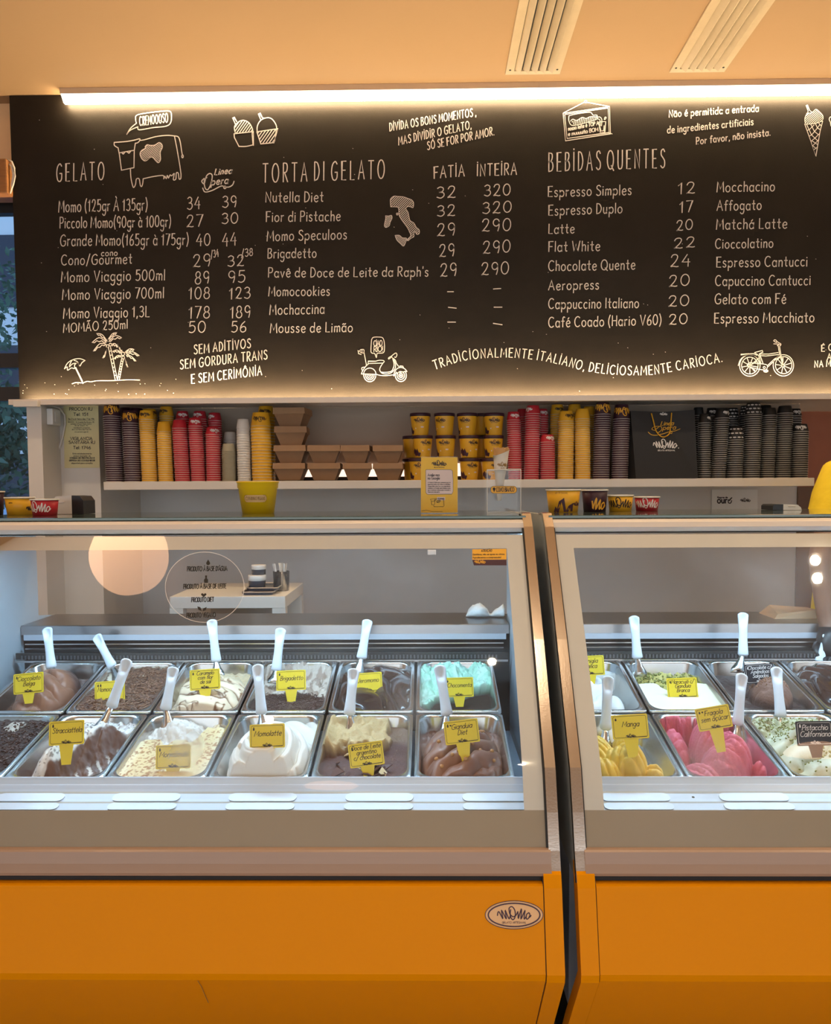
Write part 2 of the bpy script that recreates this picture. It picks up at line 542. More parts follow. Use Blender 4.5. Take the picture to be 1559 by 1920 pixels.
G = {
 'A': (.68, [L_(0, 0, .34, 1, .68, 0), L_(.12, .36, .56, .36)]),
 'B': (.55, [L_(.04, 0, .04, 1), S_(.04, 1, .4, .96, .46, .76, .3, .56, .04, .53), S_(.04, .53, .42, .5, .55, .28, .42, .06, .04, 0)]),
 'C': (.66, [E_(.38, .5, .37, .5, 48, 312)]),
 'D': (.58, [L_(.04, 0, .04, 1), S_(.04, 1, .38, .92, .58, .5, .4, .1, .04, 0)]),
 'E': (.52, [L_(.52, 1, .04, 1, .04, 0, .52, 0), L_(.04, .52, .44, .52)]),
 'F': (.5, [L_(.52, 1, .04, 1, .04, 0), L_(.04, .52, .42, .52)]),
 'G': (.7, [S_(.66, .86, .45, 1, .14, .84, .02, .45, .16, .08, .45, 0, .66, .14, .69, .42), L_(.7, .44, .42, .44)]),
 'H': (.6, [L_(.04, 0, .04, 1), L_(.58, 0, .58, 1), L_(.04, .52, .58, .52)]),
 'I': (.08, [L_(.04, 0, .04, 1)]),
 'J': (.4, [S_(.36, 1, .36, .3, .26, .02, .1, .02, .0, .16)]),
 'K': (.54, [L_(.04, 0, .04, 1), L_(.52, 1, .06, .45, .54, 0)]),
 'L': (.48, [L_(.04, 1, .04, 0, .48, 0)]),
 'M': (.78, [L_(0, 0, .08, 1, .39, .3, .7, 1, .78, 0)]),
 'N': (.62, [L_(.04, 0, .04, 1, .6, 0, .6, 1)]),
 'O': (.78, [E_(.39, .5, .38, .5)]),
 'P': (.52, [L_(.04, 0, .04, 1), S_(.04, 1, .4, .97, .51, .74, .4, .5, .04, .46)]),
 'Q': (.8, [E_(.39, .5, .38, .5), L_(.5, .2, .8, -.08)]),
 'R': (.55, [L_(.04, 0, .04, 1), S_(.04, 1, .4, .97, .5, .76, .38, .53, .04, .48), L_(.2, .48, .55, 0)]),
 'S': (.52, [S_(.5, .86, .34, 1, .1, .92, .08, .7, .3, .54, .5, .36, .48, .1, .24, 0, .02, .12)]),
 'T': (.6, [L_(0, 1, .6, 1), L_(.3, 1, .3, 0)]),
 'U': (.6, [S_(.04, 1, .04, .3, .14, .04, .32, 0, .5, .06, .58, .3, .58, 1)]),
 'V': (.62, [L_(0, 1, .31, 0, .62, 1)]),
 'W': (.86, [L_(0, 1, .2, 0, .42, .7, .64, 0, .86, 1)]),
 'X': (.6, [L_(0, 1, .6, 0), L_(.6, 1, 0, 0)]),
 'Y': (.6, [L_(0, 1, .3, .5, .6, 1), L_(.3, .5, .3, 0)]),
 'Z': (.56, [L_(0, 1, .56, 1, 0, 0, .56, 0)]),
 'a': (.5, [E_(.24, .3, .23, .3), L_(.48, .6, .48, 0)]),
 'b': (.52, [L_(.04, 1, .04, 0), E_(.28, .3, .24, .3)]),
 'c': (.44, [E_(.26, .3, .25, .3, 50, 310)]),
 'd': (.52, [E_(.25, .3, .24, .3), L_(.5, 1, .5, 0)]),
 'e': (.48, [S_(.03, .32, .3, .33, .47, .38, .42, .55, .25, .62, .07, .48, .03, .27, .14, .05, .3, 0, .47, .1)]),
 'f': (.34, [S_(.4, .93, .27, 1, .16, .86, .16, .6, .16, 0), L_(0, .6, .34, .6)]),
 'g': (.5, [E_(.24, .32, .23, .28), S_(.48, .6, .48, .2, .47, -.12, .36, -.34, .18, -.36, .04, -.24)]),
 'h': (.44, [L_(.04, 1, .04, 0), S_(.04, .38, .16, .57, .32, .6, .42, .46, .42, .2, .42, 0)]),
 'i': (.08, [L_(.04, .6, .04, 0), L_(.04, .8, .04, .86)]),
 'j': (.18, [S_(.16, .6, .16, .2, .15, -.15, .06, -.33, -.06, -.3), L_(.16, .8, .16, .86)]),
 'k': (.42, [L_(.04, 1, .04, 0), L_(.38, .6, .06, .26, .42, 0)]),
 'l': (.08, [L_(.04, 1, .04, 0)]),
 'm': (.68, [L_(.04, .6, .04, 0), S_(.04, .38, .14, .56, .26, .59, .35, .44, .35, .2, .35, 0), S_(.35, .38, .45, .56, .57, .59, .66, .44, .66, .2, .66, 0)]),
 'n': (.44, [L_(.04, .6, .04, 0), S_(.04, .38, .16, .57, .32, .6, .42, .46, .42, .2, .42, 0)]),
 'o': (.52, [E_(.26, .3, .25, .3)]),
 'p': (.52, [L_(.04, .6, .04, -.36), E_(.28, .3, .24, .3)]),
 'q': (.52, [E_(.24, .3, .23, .3), L_(.48, .6, .48, -.36)]),
 'r': (.32, [L_(.04, .6, .04, 0), S_(.04, .34, .14, .54, .32, .58)]),
 's': (.38, [S_(.36, .52, .22, .61, .06, .54, .08, .38, .24, .3, .36, .18, .3, .02, .14, 0, .02, .08)]),
 't': (.36, [S_(.18, .92, .18, .5, .18, .14, .25, .01, .36, .04), L_(0, .6, .36, .6)]),
 'u': (.44, [S_(.04, .6, .04, .2, .14, .02, .3, .04, .42, .22), L_(.42, .6, .42, 0)]),
 'v': (.42, [L_(0, .6, .2, 0, .42, .6)]),
 'w': (.62, [L_(0, .6, .15, 0, .31, .5, .47, 0, .62, .6)]),
 'x': (.42, [L_(0, .6, .42, 0), L_(.42, .6, 0, 0)]),
 'y': (.44, [L_(0, .6, .22, .06), L_(.44, .6, .14, -.36)]),
 'z': (.4, [L_(0, .6, .4, .6, 0, 0, .4, 0)]),
 '0': (.58, [E_(.29, .5, .28, .5)]),
 '1': (.3, [L_(0, .74, .2, 1, .2, 0)]),
 '2': (.54, [S_(.03, .76, .14, .97, .36, .99, .47, .8, .36, .46, .14, .14, .02, .02), S_(.02, .02, .2, .05, .4, .0, .54, .03)]),
 '3': (.52, [S_(.04, .88, .24, 1, .45, .86, .4, .6, .18, .52), S_(.18, .52, .46, .46, .51, .2, .3, 0, .02, .1)]),
 '4': (.56, [L_(.36, 1, .02, .36, .56, .36), L_(.44, .66, .44, 0)]),
 '5': (.5, [L_(.46, 1, .1, 1, .06, .56), S_(.06, .56, .3, .64, .49, .46, .45, .14, .24, 0, .02, .08)]),
 '6': (.5, [S_(.4, .98, .14, .7, .03, .34, .1, .06, .28, 0, .47, .12, .47, .4, .28, .52, .06, .36)]),
 '7': (.5, [L_(0, 1, .5, 1, .18, 0)]),
 '8': (.52, [E_(.26, .75, .2, .24), E_(.26, .26, .25, .26)]),
 '9': (.5, [E_(.25, .7, .22, .29), S_(.47, .74, .46, .34, .38, 0)]),
 '(': (.2, [S_(.2, 1.1, .04, .7, .02, .3, .18, -.16)]),
 ')': (.2, [S_(.0, 1.1, .16, .7, .18, .3, .02, -.16)]),
 '/': (.4, [L_(0, -.15, .4, 1.05)]),
 ',': (.1, [L_(.08, .06, .02, -.16)]),
 '.': (.08, [L_(.02, 0, .06, .05)]),
 "'": (.06, [L_(.05, 1, .03, .78)]),
 '-': (.34, [L_(.02, .4, .32, .4)]),
 ':': (.08, [L_(.04, 0, .04, .06), L_(.04, .5, .04, .56)]),
 '!': (.08, [L_(.04, 1, .04, .28), L_(.04, 0, .04, .06)]),
 '_': (1.0, [L_(0, -.1, 1, -.1)]),
 '[': (.2, [L_(.2, 1, .02, 1, .02, 0, .2, 0)]),
 ']': (.2, [L_(0, 1, .18, 1, .18, 0, 0, 0)]),
}
# the hand-lettered shop mark, drawn as pen strokes (unit width 1, y up)
def _mk():
    o = lambda *c: smooth([((c[i] - 395) / 765.0, (530 - c[i + 1]) / 765.0) for i in range(0, len(c), 2)], 4)
    return [o(398, 440, 408, 372, 428, 352, 456, 392, 520, 512, 505, 420, 490, 322, 540, 410, 597, 514, 586, 420, 574, 322, 620, 430, 662, 512, 690, 440),
            o(698, 306, 686, 390, 700, 480, 742, 532, 785, 500, 802, 420, 790, 320, 745, 250, 700, 240, 662, 275, 664, 340, 680, 400, 715, 445, 760, 466, 808, 440, 838, 395, 858, 348),
            o(858, 348, 866, 430, 870, 505, 902, 400, 940, 292, 936, 400, 930, 515, 975, 420, 1022, 325, 1008, 420, 1002, 515, 1030, 490, 1052, 450),
            o(1100, 378, 1060, 410, 1046, 470, 1062, 520, 1100, 500, 1130, 440, 1122, 390, 1100, 378),
            o(1108, 470, 1135, 470, 1158, 435)]


LOGO = _mk()
LOGO_H = 292 / 765.0


def glyphs(s, gap=0.17, space=0.36, slant=0.0):
    x = 0.0
    out = []
    for ch in s:
        if ch == ' ':
            x += space
            continue
        d = unicodedata.normalize('NFD', ch)
        if d[0] not in G:
            continue
        wd, st = G[d[0]]
        for p in st:
            out.append([(x + a + slant * b, b) for a, b in p])
        for mk in d[1:]:
            top = 1.08 if d[0].isupper() else (0.74 if d[0] not in 'ij' else 0.95)
            c = x + wd / 2
            k = ord(mk)
            if k == 0x301:
                q = [L_(c - .04, top, c + .1, top + .16)]
            elif k == 0x300:
                q = [L_(c + .04, top, c - .1, top + .16)]
            elif k == 0x302:
                q = [L_(c - .14, top, c, top + .14, c + .14, top)]
            elif k == 0x303:
                q = [S_(c - .18, top, c - .08, top + .1, c + .06, top + .02, c + .18, top + .12)]
            elif k == 0x307:
                q = [L_(c, top + .04, c, top + .1)]
            elif k == 0x327:
                q = [S_(c, 0, c + .06, -.12, c - .06, -.2)]
            else:
                q = []
            out += [[(a + slant * b, b) for a, b in p] for p in q]
        x += wd + gap
    return out, max(x - gap, 0.01)


def ribbon(mb, polys, width, f, mi=0):
    """polys: 2D polylines in metres; f maps (u,v) to a 3D point on the surface"""
    hw = width / 2
    for p in polys:
        q = [p[0]]
        for a in p[1:]:
            if math.hypot(a[0] - q[-1][0], a[1] - q[-1][1]) > hw * 0.35:
                q.append(a)
        if len(q) < 2:
            q = [(p[0][0] - hw * .6, p[0][1]), (p[0][0] + hw * .6, p[0][1])]
        n = len(q)
        vs = []
        for i in range(n):
            a, b = q[max(i - 1, 0)], q[min(i + 1, n - 1)]
            tx, ty = b[0] - a[0], b[1] - a[1]
            l = math.hypot(tx, ty) or 1
            tx, ty = tx / l, ty / l
            k = 1.0
            if 0 < i < n - 1:
                ax, ay = q[i][0] - a[0], q[i][1] - a[1]
                la = math.hypot(ax, ay) or 1
                k = 1 / max(0.6, abs((ax * tx + ay * ty) / la))
            ex = -hw * .5 if i == 0 else (hw * .5 if i == n - 1 else 0)
            for s in (1, -1):
                vs.append(f(q[i][0] + ex * tx - s * ty * hw * k, q[i][1] + ex * ty + s * tx * hw * k))
        mb.add(vs, [(2 * i, 2 * i + 1, 2 * i + 3, 2 * i + 2) for i in range(n - 1)], mi)


def text2d(s, x, y, h, width=None, slant=0.0, center=False, gap=0.17, maxw=None):
    g, wd = glyphs(s, gap=gap, slant=slant)
    sx = h
    if width:
        sx = width / wd
    if maxw and wd * sx > maxw:
        sx = maxw / wd
    ox = x - (wd * sx / 2 if center else 0)
    return [[(ox + a * sx, y + b * h) for a, b in p] for p in g]


def logo2d(x, y, w):
    """centred on x, baseline y"""
    return [[(x - w / 2 + a * w, y + b * w) for a, b in p] for p in LOGO]


def fill(mb, pts, f, mi=0):
    mb.add([f(a, b) for a, b in pts], [tuple(range(len(pts)))], mi)


# ------------------------------------------------------------------ the room
YB = 3.85          # chalkboard face
ZB0 = atz(747, YB)
ZSH = atz(900, YB)   # shelf top
YN = 4.15          # niche back
YW = 4.60          # rear wall
XBL = atx(27, YB, 460)

struct(MB().box(-4.5, 4.5, -3.5, YW + .3, -0.06, 0.0).build('floor', 'floor_tile'))
struct(MB().box(-4.5, 4.5, -3.5, YW + .3, CEIL, CEIL + .1).build('ceiling', 'ceiling_paint'))
mb = MB().box(-1.72, 2.03, YW, YW + .1, 0, 1.95)
struct(mb.build('wall_back', 'wall_lower'))
struct(MB().box(2.03, 4.5, YW, YW + .1, 1.93, CEIL).build('wall_back_upper', 'wall_cream'))
struct(MB().box(2.03, 4.5, YW, YW + .1, 0.0, 1.93).build('wall_back_panel', 'terracotta'))
struct(MB().box(2.03, 2.16, YW - .012, YW, 0.0, atz(917, YW)).build('trim_1', 'brown_panel'))
struct(MB().box(4.4, 4.5, -3.5, YW, 0, CEIL).build('wall_right', 'wall_cream'))
struct(MB().box(-4.5, -4.4, -3.5, YW, 0, CEIL).build('wall_left', 'warm_wall'))
struct(MB().box(-4.5, 4.5, -3.6, -3.5, 2.35, CEIL).build('wall_front', 'wall_cream'))
# soffit box that carries the chalkboard
struct(MB().box(XBL, 4.4, YB + .012, YW, ZB0 - .005, CEIL).build('wall_soffit', 'white_laminate'))
# wall over the window on the left, with the timber beam
zwin = atz(372, 3.95, 10)
struct(MB().box(-4.4, XBL - .004, 3.93, 4.1, zwin, CEIL).build('wall_back_left', 'warm_wall'))
bm_ = thing('timber_beam', 'varnished timber beam end above the window at the left edge', 'beam', (-2.6, 3.85, atz(365, 3.85, 10)))
bm_['kind'] = 'structure'
bevel_box('beam_body', -3.4, atx(17, 3.82, 330), 3.80, 3.93, atz(365, 3.82, 10), atz(300, 3.82, 10), .006, 'wood', bm_)
# pillar and sign wall under the soffit
XP1 = atx(80, YB, 850)
XS1 = atx(187, 4.04, 850)
struct(MB().box(XBL + .03, XP1, YB, YW, 0, ZB0 - .006).build('pillar_left', 'white_laminate'))
struct(MB().box(XP1, XS1, 4.04, YW, 0, ZB0 - .006).build('wall_side_panel', 'white_laminate'))
# niche: back panel and shelf
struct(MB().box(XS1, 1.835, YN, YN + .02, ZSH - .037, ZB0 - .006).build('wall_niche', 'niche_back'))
XSL, XSR = atx(194, YB, 905), atx(1528, YB, 905)
shelf = bevel_box('cup_shelf', XSL, XSR, YB, YN - .001, ZSH - .038, ZSH, .003, 'white_laminate')
tag(shelf, 'long white wall shelf under the chalkboard carrying the stacked cups', 'shelf')

# glow strip along the foot of the niche
t = thing('led_glow_panel', 'low warm light strip on the niche wall behind the kraft boxes', 'light strip', (0, YN, ZSH))
MB().box(atx(560, YN), atx(945, YN), YN - .006, YN - .001, atz(893, YN), atz(869, YN)).build('diffuser', 'led_niche', t)
MB().box(atx(560, YN), atx(945, YN), YN - .02, YN - .001, ZSH + .001, atz(893, YN) - .001).build('housing', 'dark', t)

# ------------------------------------------------------------------ window and outdoors on the left
wn = MB()
struct(wn.box(-4.4, XBL + .03, 4.06, 4.07, 0.02, zwin).build('window_1', 'window_glass'))
wpar = bpy.data.objects['window_1']
for (y0, y1) in ((663, 690), (726, 752)):
    MB().box(-4.4, XBL + .028, 4.02, 4.055, atz(y1, 4.03, 10), atz(y0, 4.03, 10)).build('mullion', 'frame_dark', wpar)
MB().box(-4.4, XBL + .028, 4.0, 4.055, zwin - .05, zwin - .001).build('window_frame', 'frame_dark', wpar)
struct(MB().box(-14, 2, YW + .4, 22, -.12, -.02).build('ground', 'asphalt'))


def tree(name, label, x, y, h, rad, n, m, seed):
    rnd = random.Random(seed)
    t = thing(name, label, 'tree', (x, y, -.02), group='street trees outside')
    tr = MB().tube([(x, y, -.02), (x + .05, y, h * .4), (x - .04, y + .03, h * .75)], [.11, .09, .05], 8)
    tr.build('trunk', 'bark', t, smooth=True)
    mbt = MB()
    cl = [(rnd.gauss(0, rad * .5), rnd.gauss(0, rad * .5), rnd.gauss(0, rad * .6)) for _ in range(22)]
    for i in range(n):
        c = cl[i % 22]
        p = Vector((x + c[0] + rnd.gauss(0, rad * .25), y + c[1] + rnd.gauss(0, rad * .25), h * .8 + c[2] + rnd.gauss(0, rad * .25)))
        a = Vector((rnd.gauss(0, 1), rnd.gauss(0, 1), rnd.gauss(0, 1))).normalized()
        b = a.orthogonal().normalized()
        s = rnd.uniform(.035, .07)
        mbt.add([p - a * s, p + b * s * .45, p + a * s, p - b * s * .45], [(0, 1, 2, 3)])
    f = mbt.build('foliage', m, t)
    f['kind'] = 'stuff'


tree('street_tree', 'leafy tree with light green crown seen low through the window', -4.0, 7.2, 2.6, .55, 2600, 'leaf', 1)
tree('street_tree', 'dark trunked tree with sparse crown high in the window', -6.3, 11.5, 5.2, .9, 2500, 'leaf', 2)
tree('street_tree', 'dark hedge-like tree filling the left edge of the window', -3.35, 5.9, 1.9, .28, 700, 'leaf_dark', 3)
cr = thing('parked_car', 'pale blue parked car low behind the window', 'car', (-5.2, 9.6, -.02))
prof = [(-.85, .25), (-.85, .75), (-.7, .85), (-.45, 1.32), (.35, 1.36), (.62, .92), (.95, .8), (.98, .25)]
b_ = MB()
b_.loft([[(-5.2 + a * 2.0, 9.0, z) for a, z in prof], [(-5.2 + a * 2.1, 9.1, z * 1.0) for a, z in prof],
         [(-5.2 + a * 2.1, 10.5, z) for a, z in prof], [(-5.2 + a * 2.0, 10.6, z) for a, z in prof]], True, True)
b_.build('car_body', 'car_paint', cr)
for sx in (-1.1, 1.1):
    w_ = MB().lathe([(.0, 0), (.3, 0), (.3, .2), (.0, .2)], 20)
    me_ = w_.mesh('wheel', 'black_plastic')
    o_ = link('wheel', me_, cr, True)
    o_.location = (sx, -.66, .3)
    o_.rotation_euler = (R(90), 0, 0)
fac = thing('street_building', 'pale grey building front across the street seen through the window', 'building', (-9, 16, 0))
MB().box(-13, -4, 15.5, 16.5, -.02, 7).build('facade', 'wall_cream', fac)
for i in range(6):
    for k in range(3):
        MB().box(-12.4 + i * 1.4, -11.6 + i * 1.4, 15.46, 15.5, .9 + k * 2.0, 2.2 + k * 2.0).build('window_pane', 'frame_dark', fac)

# ------------------------------------------------------------------ chalkboard
cb = thing('chalkboard', 'long black chalkboard menu covered in white hand lettering and doodles', 'menu board', (0, YB, ZB0))
MB().box(XBL, 3.2, YB, YB + .011, ZB0, CEIL - .002).build('board_panel', 'board', cb)
YF = YB - .0012


def pxb(px, py):
    p = at(px, py, YF)
    return (p.x, p.z)


def onb(u, v):
    return (u, YF, v)


CH = 0.0042


def bpoly(polys_px, width=CH, name='chalk_drawing', m='chalk'):
    mbx = MB()
    ribbon(mbx, [[pxb(*p) for p in q] for q in polys_px], width, onb)
    return mbx.build(name, m, cb)


def btext(s, x0, y0, x1, y1, h, width=CH, slant=0.04, m='chalk', gap=None):
    if gap is None:
        gap = .50 if h > 30 else (.30 if s.isupper() else .24)
    g, wd = glyphs(s, slant=slant, gap=gap)
    dx, dy = (x1 - x0), (y1 - y0)
    l = math.hypot(dx, dy)
    ux, uy = dx / l, dy / l
    sx = l / wd
    rnd = random.Random(s)
    out = []
    for p in g:
        j = rnd.uniform(-.02, .02) * h
        out.append([(x0 + a * sx * ux + b * h * uy * .3, y0 + a * sx * uy - b * h + j) for a, b in p])
    return bpoly(out, width, 'lettering', m)


def bpath(s, path, h, width=CH):
    g, wd = glyphs(s, slant=.05, gap=.32)
    pts = smooth(path, 8)
    cum = [0]
    for a, b in zip(pts, pts[1:]):
        cum.append(cum[-1] + math.hypot(b[0] - a[0], b[1] - a[1]))
    out = []
    for p in g:
        c = sum(a for a, b in p) / len(p) / wd * cum[-1]
        i = max(1, next((k for k, q in enumerate(cum) if q >= c), len(cum) - 1))
        a0, a1 = pts[i - 1], pts[i]
        l = math.hypot(a1[0] - a0[0], a1[1] - a0[1]) or 1
        tx, ty = (a1[0] - a0[0]) / l, (a1[1] - a0[1]) / l
        q0 = (a0[0] + tx * (c - cum[i - 1]), a0[1] + ty * (c - cum[i - 1]))
        sc = cum[-1] / wd
        out.append([(q0[0] + (a * sc - c) * tx + b * h * ty, q0[1] + (a * sc - c) * ty - b * h * tx) for a, b in p])
    return bpoly(out, width, 'lettering')


T = [
 ('GELATO', 106, 340, 195, 337, 33, 1.15), ('Momo (125gr À 135gr)', 110, 398, 276, 394, 22, 1), ('Piccolo Momo(90gr à 100gr)', 112, 428, 320, 425, 21, 1),
 ('Grande Momo(165gr à 175gr)', 113, 461, 353, 459, 21, 1), ('Cono/Gourmet', 115, 497, 247, 494, 19, 1), ('cono', 190, 480, 220, 479, 11, .9),
 ('Momo Viaggio 500ml', 115, 529, 309, 525, 20, 1), ('Momo Viaggio 700ml', 117, 562, 307, 559, 20, 1), ('Momo Viaggio 1,3L', 119, 597, 280, 594, 20, 1),
 ('MOMÃO 250ml', 119, 624, 239, 616, 17, .9),
 ('34', 351, 393, 375, 392, 23, 1), ('27', 350, 426, 380, 424, 22, 1), ('40', 368, 461, 394, 460, 22, 1), ('29', 362, 501, 394, 499, 23, 1), ('/34', 396, 484, 410, 481, 14, .8),
 ('89', 366, 533, 392, 531, 23, 1), ('108', 354, 561, 393, 560, 22, 1), ('178', 354, 597, 393, 596, 22, 1), ('50', 354, 624, 385, 623, 21, 1),
 ('39', 417, 389, 443, 388, 21, 1), ('30', 416, 420, 446, 418, 20, 1), ('44', 417, 462, 443, 460, 24, 1), ('32', 427, 500, 457, 498, 20, 1), ('/38', 453, 482, 474, 479, 14, .8),
 ('95', 428, 530, 459, 529, 22, 1), ('123', 430, 561, 469, 559, 21, 1), ('189', 432, 597, 469, 595, 22, 1), ('56', 434, 623, 461, 622, 20, 1),
 ('SEM ADİTİVOS', 364, 664, 470, 652, 17, 1.05), ('SEM GORDURA TRANS', 338, 692, 501, 673, 17, 1.05), ('E SEM CERİMÔNİA', 359, 719, 491, 703, 17, 1.05),
 ('TORTA DI GELATO', 493, 342, 721, 335, 35, 1.15), ('FATİA', 814, 335, 871, 330, 22, 1.1), ('İNTEİRA', 895, 330, 969, 327, 22, 1.1),
 ('Nutella Diet', 498, 379, 606, 378, 19, 1), ('Fior di Pistache', 499, 416, 638, 414, 19, 1), ('Momo Speculoos', 501, 452, 650, 448, 19, 1),
 ('Brigadetto', 502, 484, 593, 483, 18, 1), ("Pavê de Doce de Leite da Raph's", 503, 520, 803, 518, 18, 1), ('Momocookies', 504, 555, 618, 554, 18, 1),
 ('Mochaccina', 506, 590, 608, 588, 19, 1), ('Mousse de Limão', 507, 624, 661, 622, 18, 1),
 ('32', 819, 372, 854, 370, 21, 1), ('32', 820, 406, 853, 404, 20, 1), ('29', 820, 443, 853, 441, 23, 1), ('29', 824, 482, 852, 480, 23, 1), ('29', 826, 519, 856, 517, 24, 1),
 ('-', 838, 555, 851, 555, 20, 1), ('-', 839, 584, 856, 586, 20, 1), ('-', 838, 612, 855, 612, 20, 1),
 ('320', 908, 368, 957, 366, 21, 1), ('320', 905, 401, 959, 398, 21, 1), ('290', 904, 434, 958, 432, 23, 1), ('290', 906, 476, 957, 472, 23, 1), ('290', 903, 516, 954, 513, 23, 1),
 ('-', 924, 550, 940, 549, 20, 1), ('-', 925, 584, 942, 584, 20, 1), ('-', 923, 614, 942, 617, 20, 1),
 ('DİVİDA OS BONS MOMENTOS ,', 731, 246, 893, 217, 15, .95), ('MAS DİVİDİR O GELATO,', 748, 272, 884, 241, 15, .95), ('SÓ SE FOR POR AMOR.', 802, 281, 927, 253, 15, .95),
 ('BEBİDAS QUENTES', 1029, 322, 1247, 314, 35, 1.15), ('Espresso Simples', 1028, 369, 1184, 365, 19, 1), ('Espresso Duplo', 1029, 404, 1167, 399, 19, 1),
 ('Latte', 1029, 438, 1077, 437, 18, 1), ('Flat White', 1029, 472, 1125, 470, 19, 1), ('Chocolate Quente', 1029, 508, 1191, 505, 19, 1), ('Aeropress', 1029, 544, 1123, 542, 18, 1),
 ('Cappuccino Italiano', 1029, 579, 1198, 577, 19, 1), ('Café Coado (Hario V60)', 1029, 614, 1240, 609, 19, 1),
 ('12', 1272, 364, 1303, 362, 21, 1), ('17', 1275, 399, 1299, 397, 21, 1), ('20', 1269, 433, 1299, 430, 19, 1), ('22', 1264, 466, 1303, 463, 19, 1), ('24', 1258, 500, 1294, 499, 22, 1),
 ('20', 1255, 538, 1293, 535, 21, 1), ('20', 1254, 575, 1292, 573, 20, 1), ('20', 1255, 609, 1289, 607, 19, 1),
 ('Mocchacino', 1345, 360, 1453, 358, 19, 1), ('Affogato', 1345, 395, 1428, 393, 19, 1), ('Matchá Latte', 1344, 430, 1476, 428, 19, 1), ('Cioccolatino', 1342, 466, 1450, 464, 18, 1),
 ('Espresso Cantucci', 1344, 501, 1514, 499, 19, 1), ('Capuccino Cantucci', 1342, 536, 1520, 534, 19, 1), ('Gelato com Fé', 1341, 570, 1474, 569, 19, 1), ('Espresso Macchiato', 1340, 606, 1527, 604, 19, 1),
 ('Não é permitida a entrada', 1255, 220, 1423, 209, 13, 1.0), ('de ingredientes artificiais', 1252, 250, 1413, 234, 13, 1.0), ('Por favor, não insista.', 1306, 271, 1445, 254, 13, 1.0),
 ('É C', 1541, 659, 1562, 657, 12, .95), ('A', 1552, 675, 1559, 675, 12, .95), ('NA MO', 1528, 689, 1569, 686, 12, .95),
]
for (s, x0, y0, x1, y1, h, wk) in T:
    btext(s, x0, y0, x1, y1, h, CH * wk)
bpath('TRADİCİONALMENTE İTALİANO, DELİCİOSAMENTE CARİOCA.',
      [(816, 693), (865, 677), (910, 671), (960, 670), (1010, 675), (1055, 684), (1093, 694), (1140, 701), (1180, 703), (1225, 702), (1272, 694), (1315, 686), (1355, 678)], 17)


def draw(ox, oy, s, strokes, width=CH, m='chalk'):
    out = []
    for st in strokes:
        k, c = st[0], st[1:]
        if k == 'o':
            p = E_(*c)
        else:
            p = [(c[i], c[i + 1]) for i in range(0, len(c), 2)]
            if k == 's':
                p = smooth(p, 5)
        out.append([(ox + a / s, oy + b / s) for a, b in p])
    return bpoly(out, width, 'chalk_drawing', m)


def hatch(poly, ang, step):
    """parallel chalk hatching inside a closed outline (crop units)"""
    ca, sa = math.cos(R(ang)), math.sin(R(ang))
    rot = [(x * ca + y * sa, -x * sa + y * ca) for x, y in poly]
    lo, hi = min(p[1] for p in rot), max(p[1] for p in rot)
    out = []
    v = lo + step * .6
    while v < hi:
        xs = []
        for i in range(len(rot)):
            a, b = rot[i], rot[(i + 1) % len(rot)]
            if (a[1] - v) * (b[1] - v) < 0:
                xs.append(a[0] + (v - a[1]) / (b[1] - a[1]) * (b[0] - a[0]))
        xs.sort()
        for i in range(0, len(xs) - 1, 2):
            q = [(xs[i], v), (xs[i + 1], v)]
            out.append(('l', *[c for x, y in q for c in (x * ca - y * sa, x * sa + y * ca)]))
        v += step
    return out


# speech bubble and cup-headed cow
draw(200, 190, 9.744, [
 ('s', 545, 400, 530, 330, 550, 255, 720, 215, 1000, 182, 1150, 180, 1185, 250, 1170, 390, 1080, 455, 850, 480, 600, 520, 570, 465),
 ('s', 545, 400, 440, 490, 365, 610, 430, 530, 570, 465),
 ('s', 140, 750, 350, 735, 500, 710, 600, 685, 605, 715, 570, 755, 525, 765), ('s', 140, 750, 140, 800, 175, 830, 210, 850),
 ('l', 210, 850, 235, 980, 272, 1258, 500, 1212), ('l', 525, 765, 505, 900, 500, 1212), ('l', 238, 940, 500, 895),
 ('s', 280, 940, 305, 962, 330, 930), ('s', 375, 922, 410, 945, 440, 908),
 ('s', 605, 715, 700, 700, 900, 645, 1100, 622, 1240, 632), ('l', 1240, 632, 1285, 860, 1340, 1180, 1360, 1330),
 ('s', 1240, 632, 1310, 650, 1345, 740, 1370, 900, 1385, 980), ('o', 1388, 1005, 14, 26),
 ('s', 435, 1235, 445, 1400, 480, 1555, 505, 1565, 530, 1510, 545, 1420, 595, 1418, 615, 1530, 640, 1555, 660, 1500, 668, 1415),
 ('s', 668, 1415, 850, 1375, 1030, 1355, 1045, 1415, 1065, 1370, 1090, 1410, 1110, 1355, 1130, 1400, 1160, 1345, 1190, 1360, 1235, 1320, 1220, 1430, 1265, 1420, 1275, 1310, 1310, 1315, 1325, 1415, 1355, 1410, 1360, 1330),
 ('s', 705, 830, 740, 795, 800, 805, 880, 800, 960, 755, 1010, 790, 1015, 850, 980, 930, 985, 1060, 945, 1120, 895, 1080, 850, 1030, 800, 1020, 740, 1075, 690, 1085, 640, 1040, 612, 960, 640, 900, 705, 860, 705, 830),
])
spot = [(640, 900), (705, 860), (720, 810), (880, 800), (960, 755), (1010, 790), (1015, 850), (980, 930), (985, 1060), (945, 1120), (895, 1080), (840, 1025), (740, 1075), (690, 1085), (640, 1040), (612, 960)]
draw(200, 190, 9.744, hatch(spot, -35, 26), CH * .7)
btext('CREMOOOSO', 262, 236, 315, 229, 17, CH * .9, gap=.3)
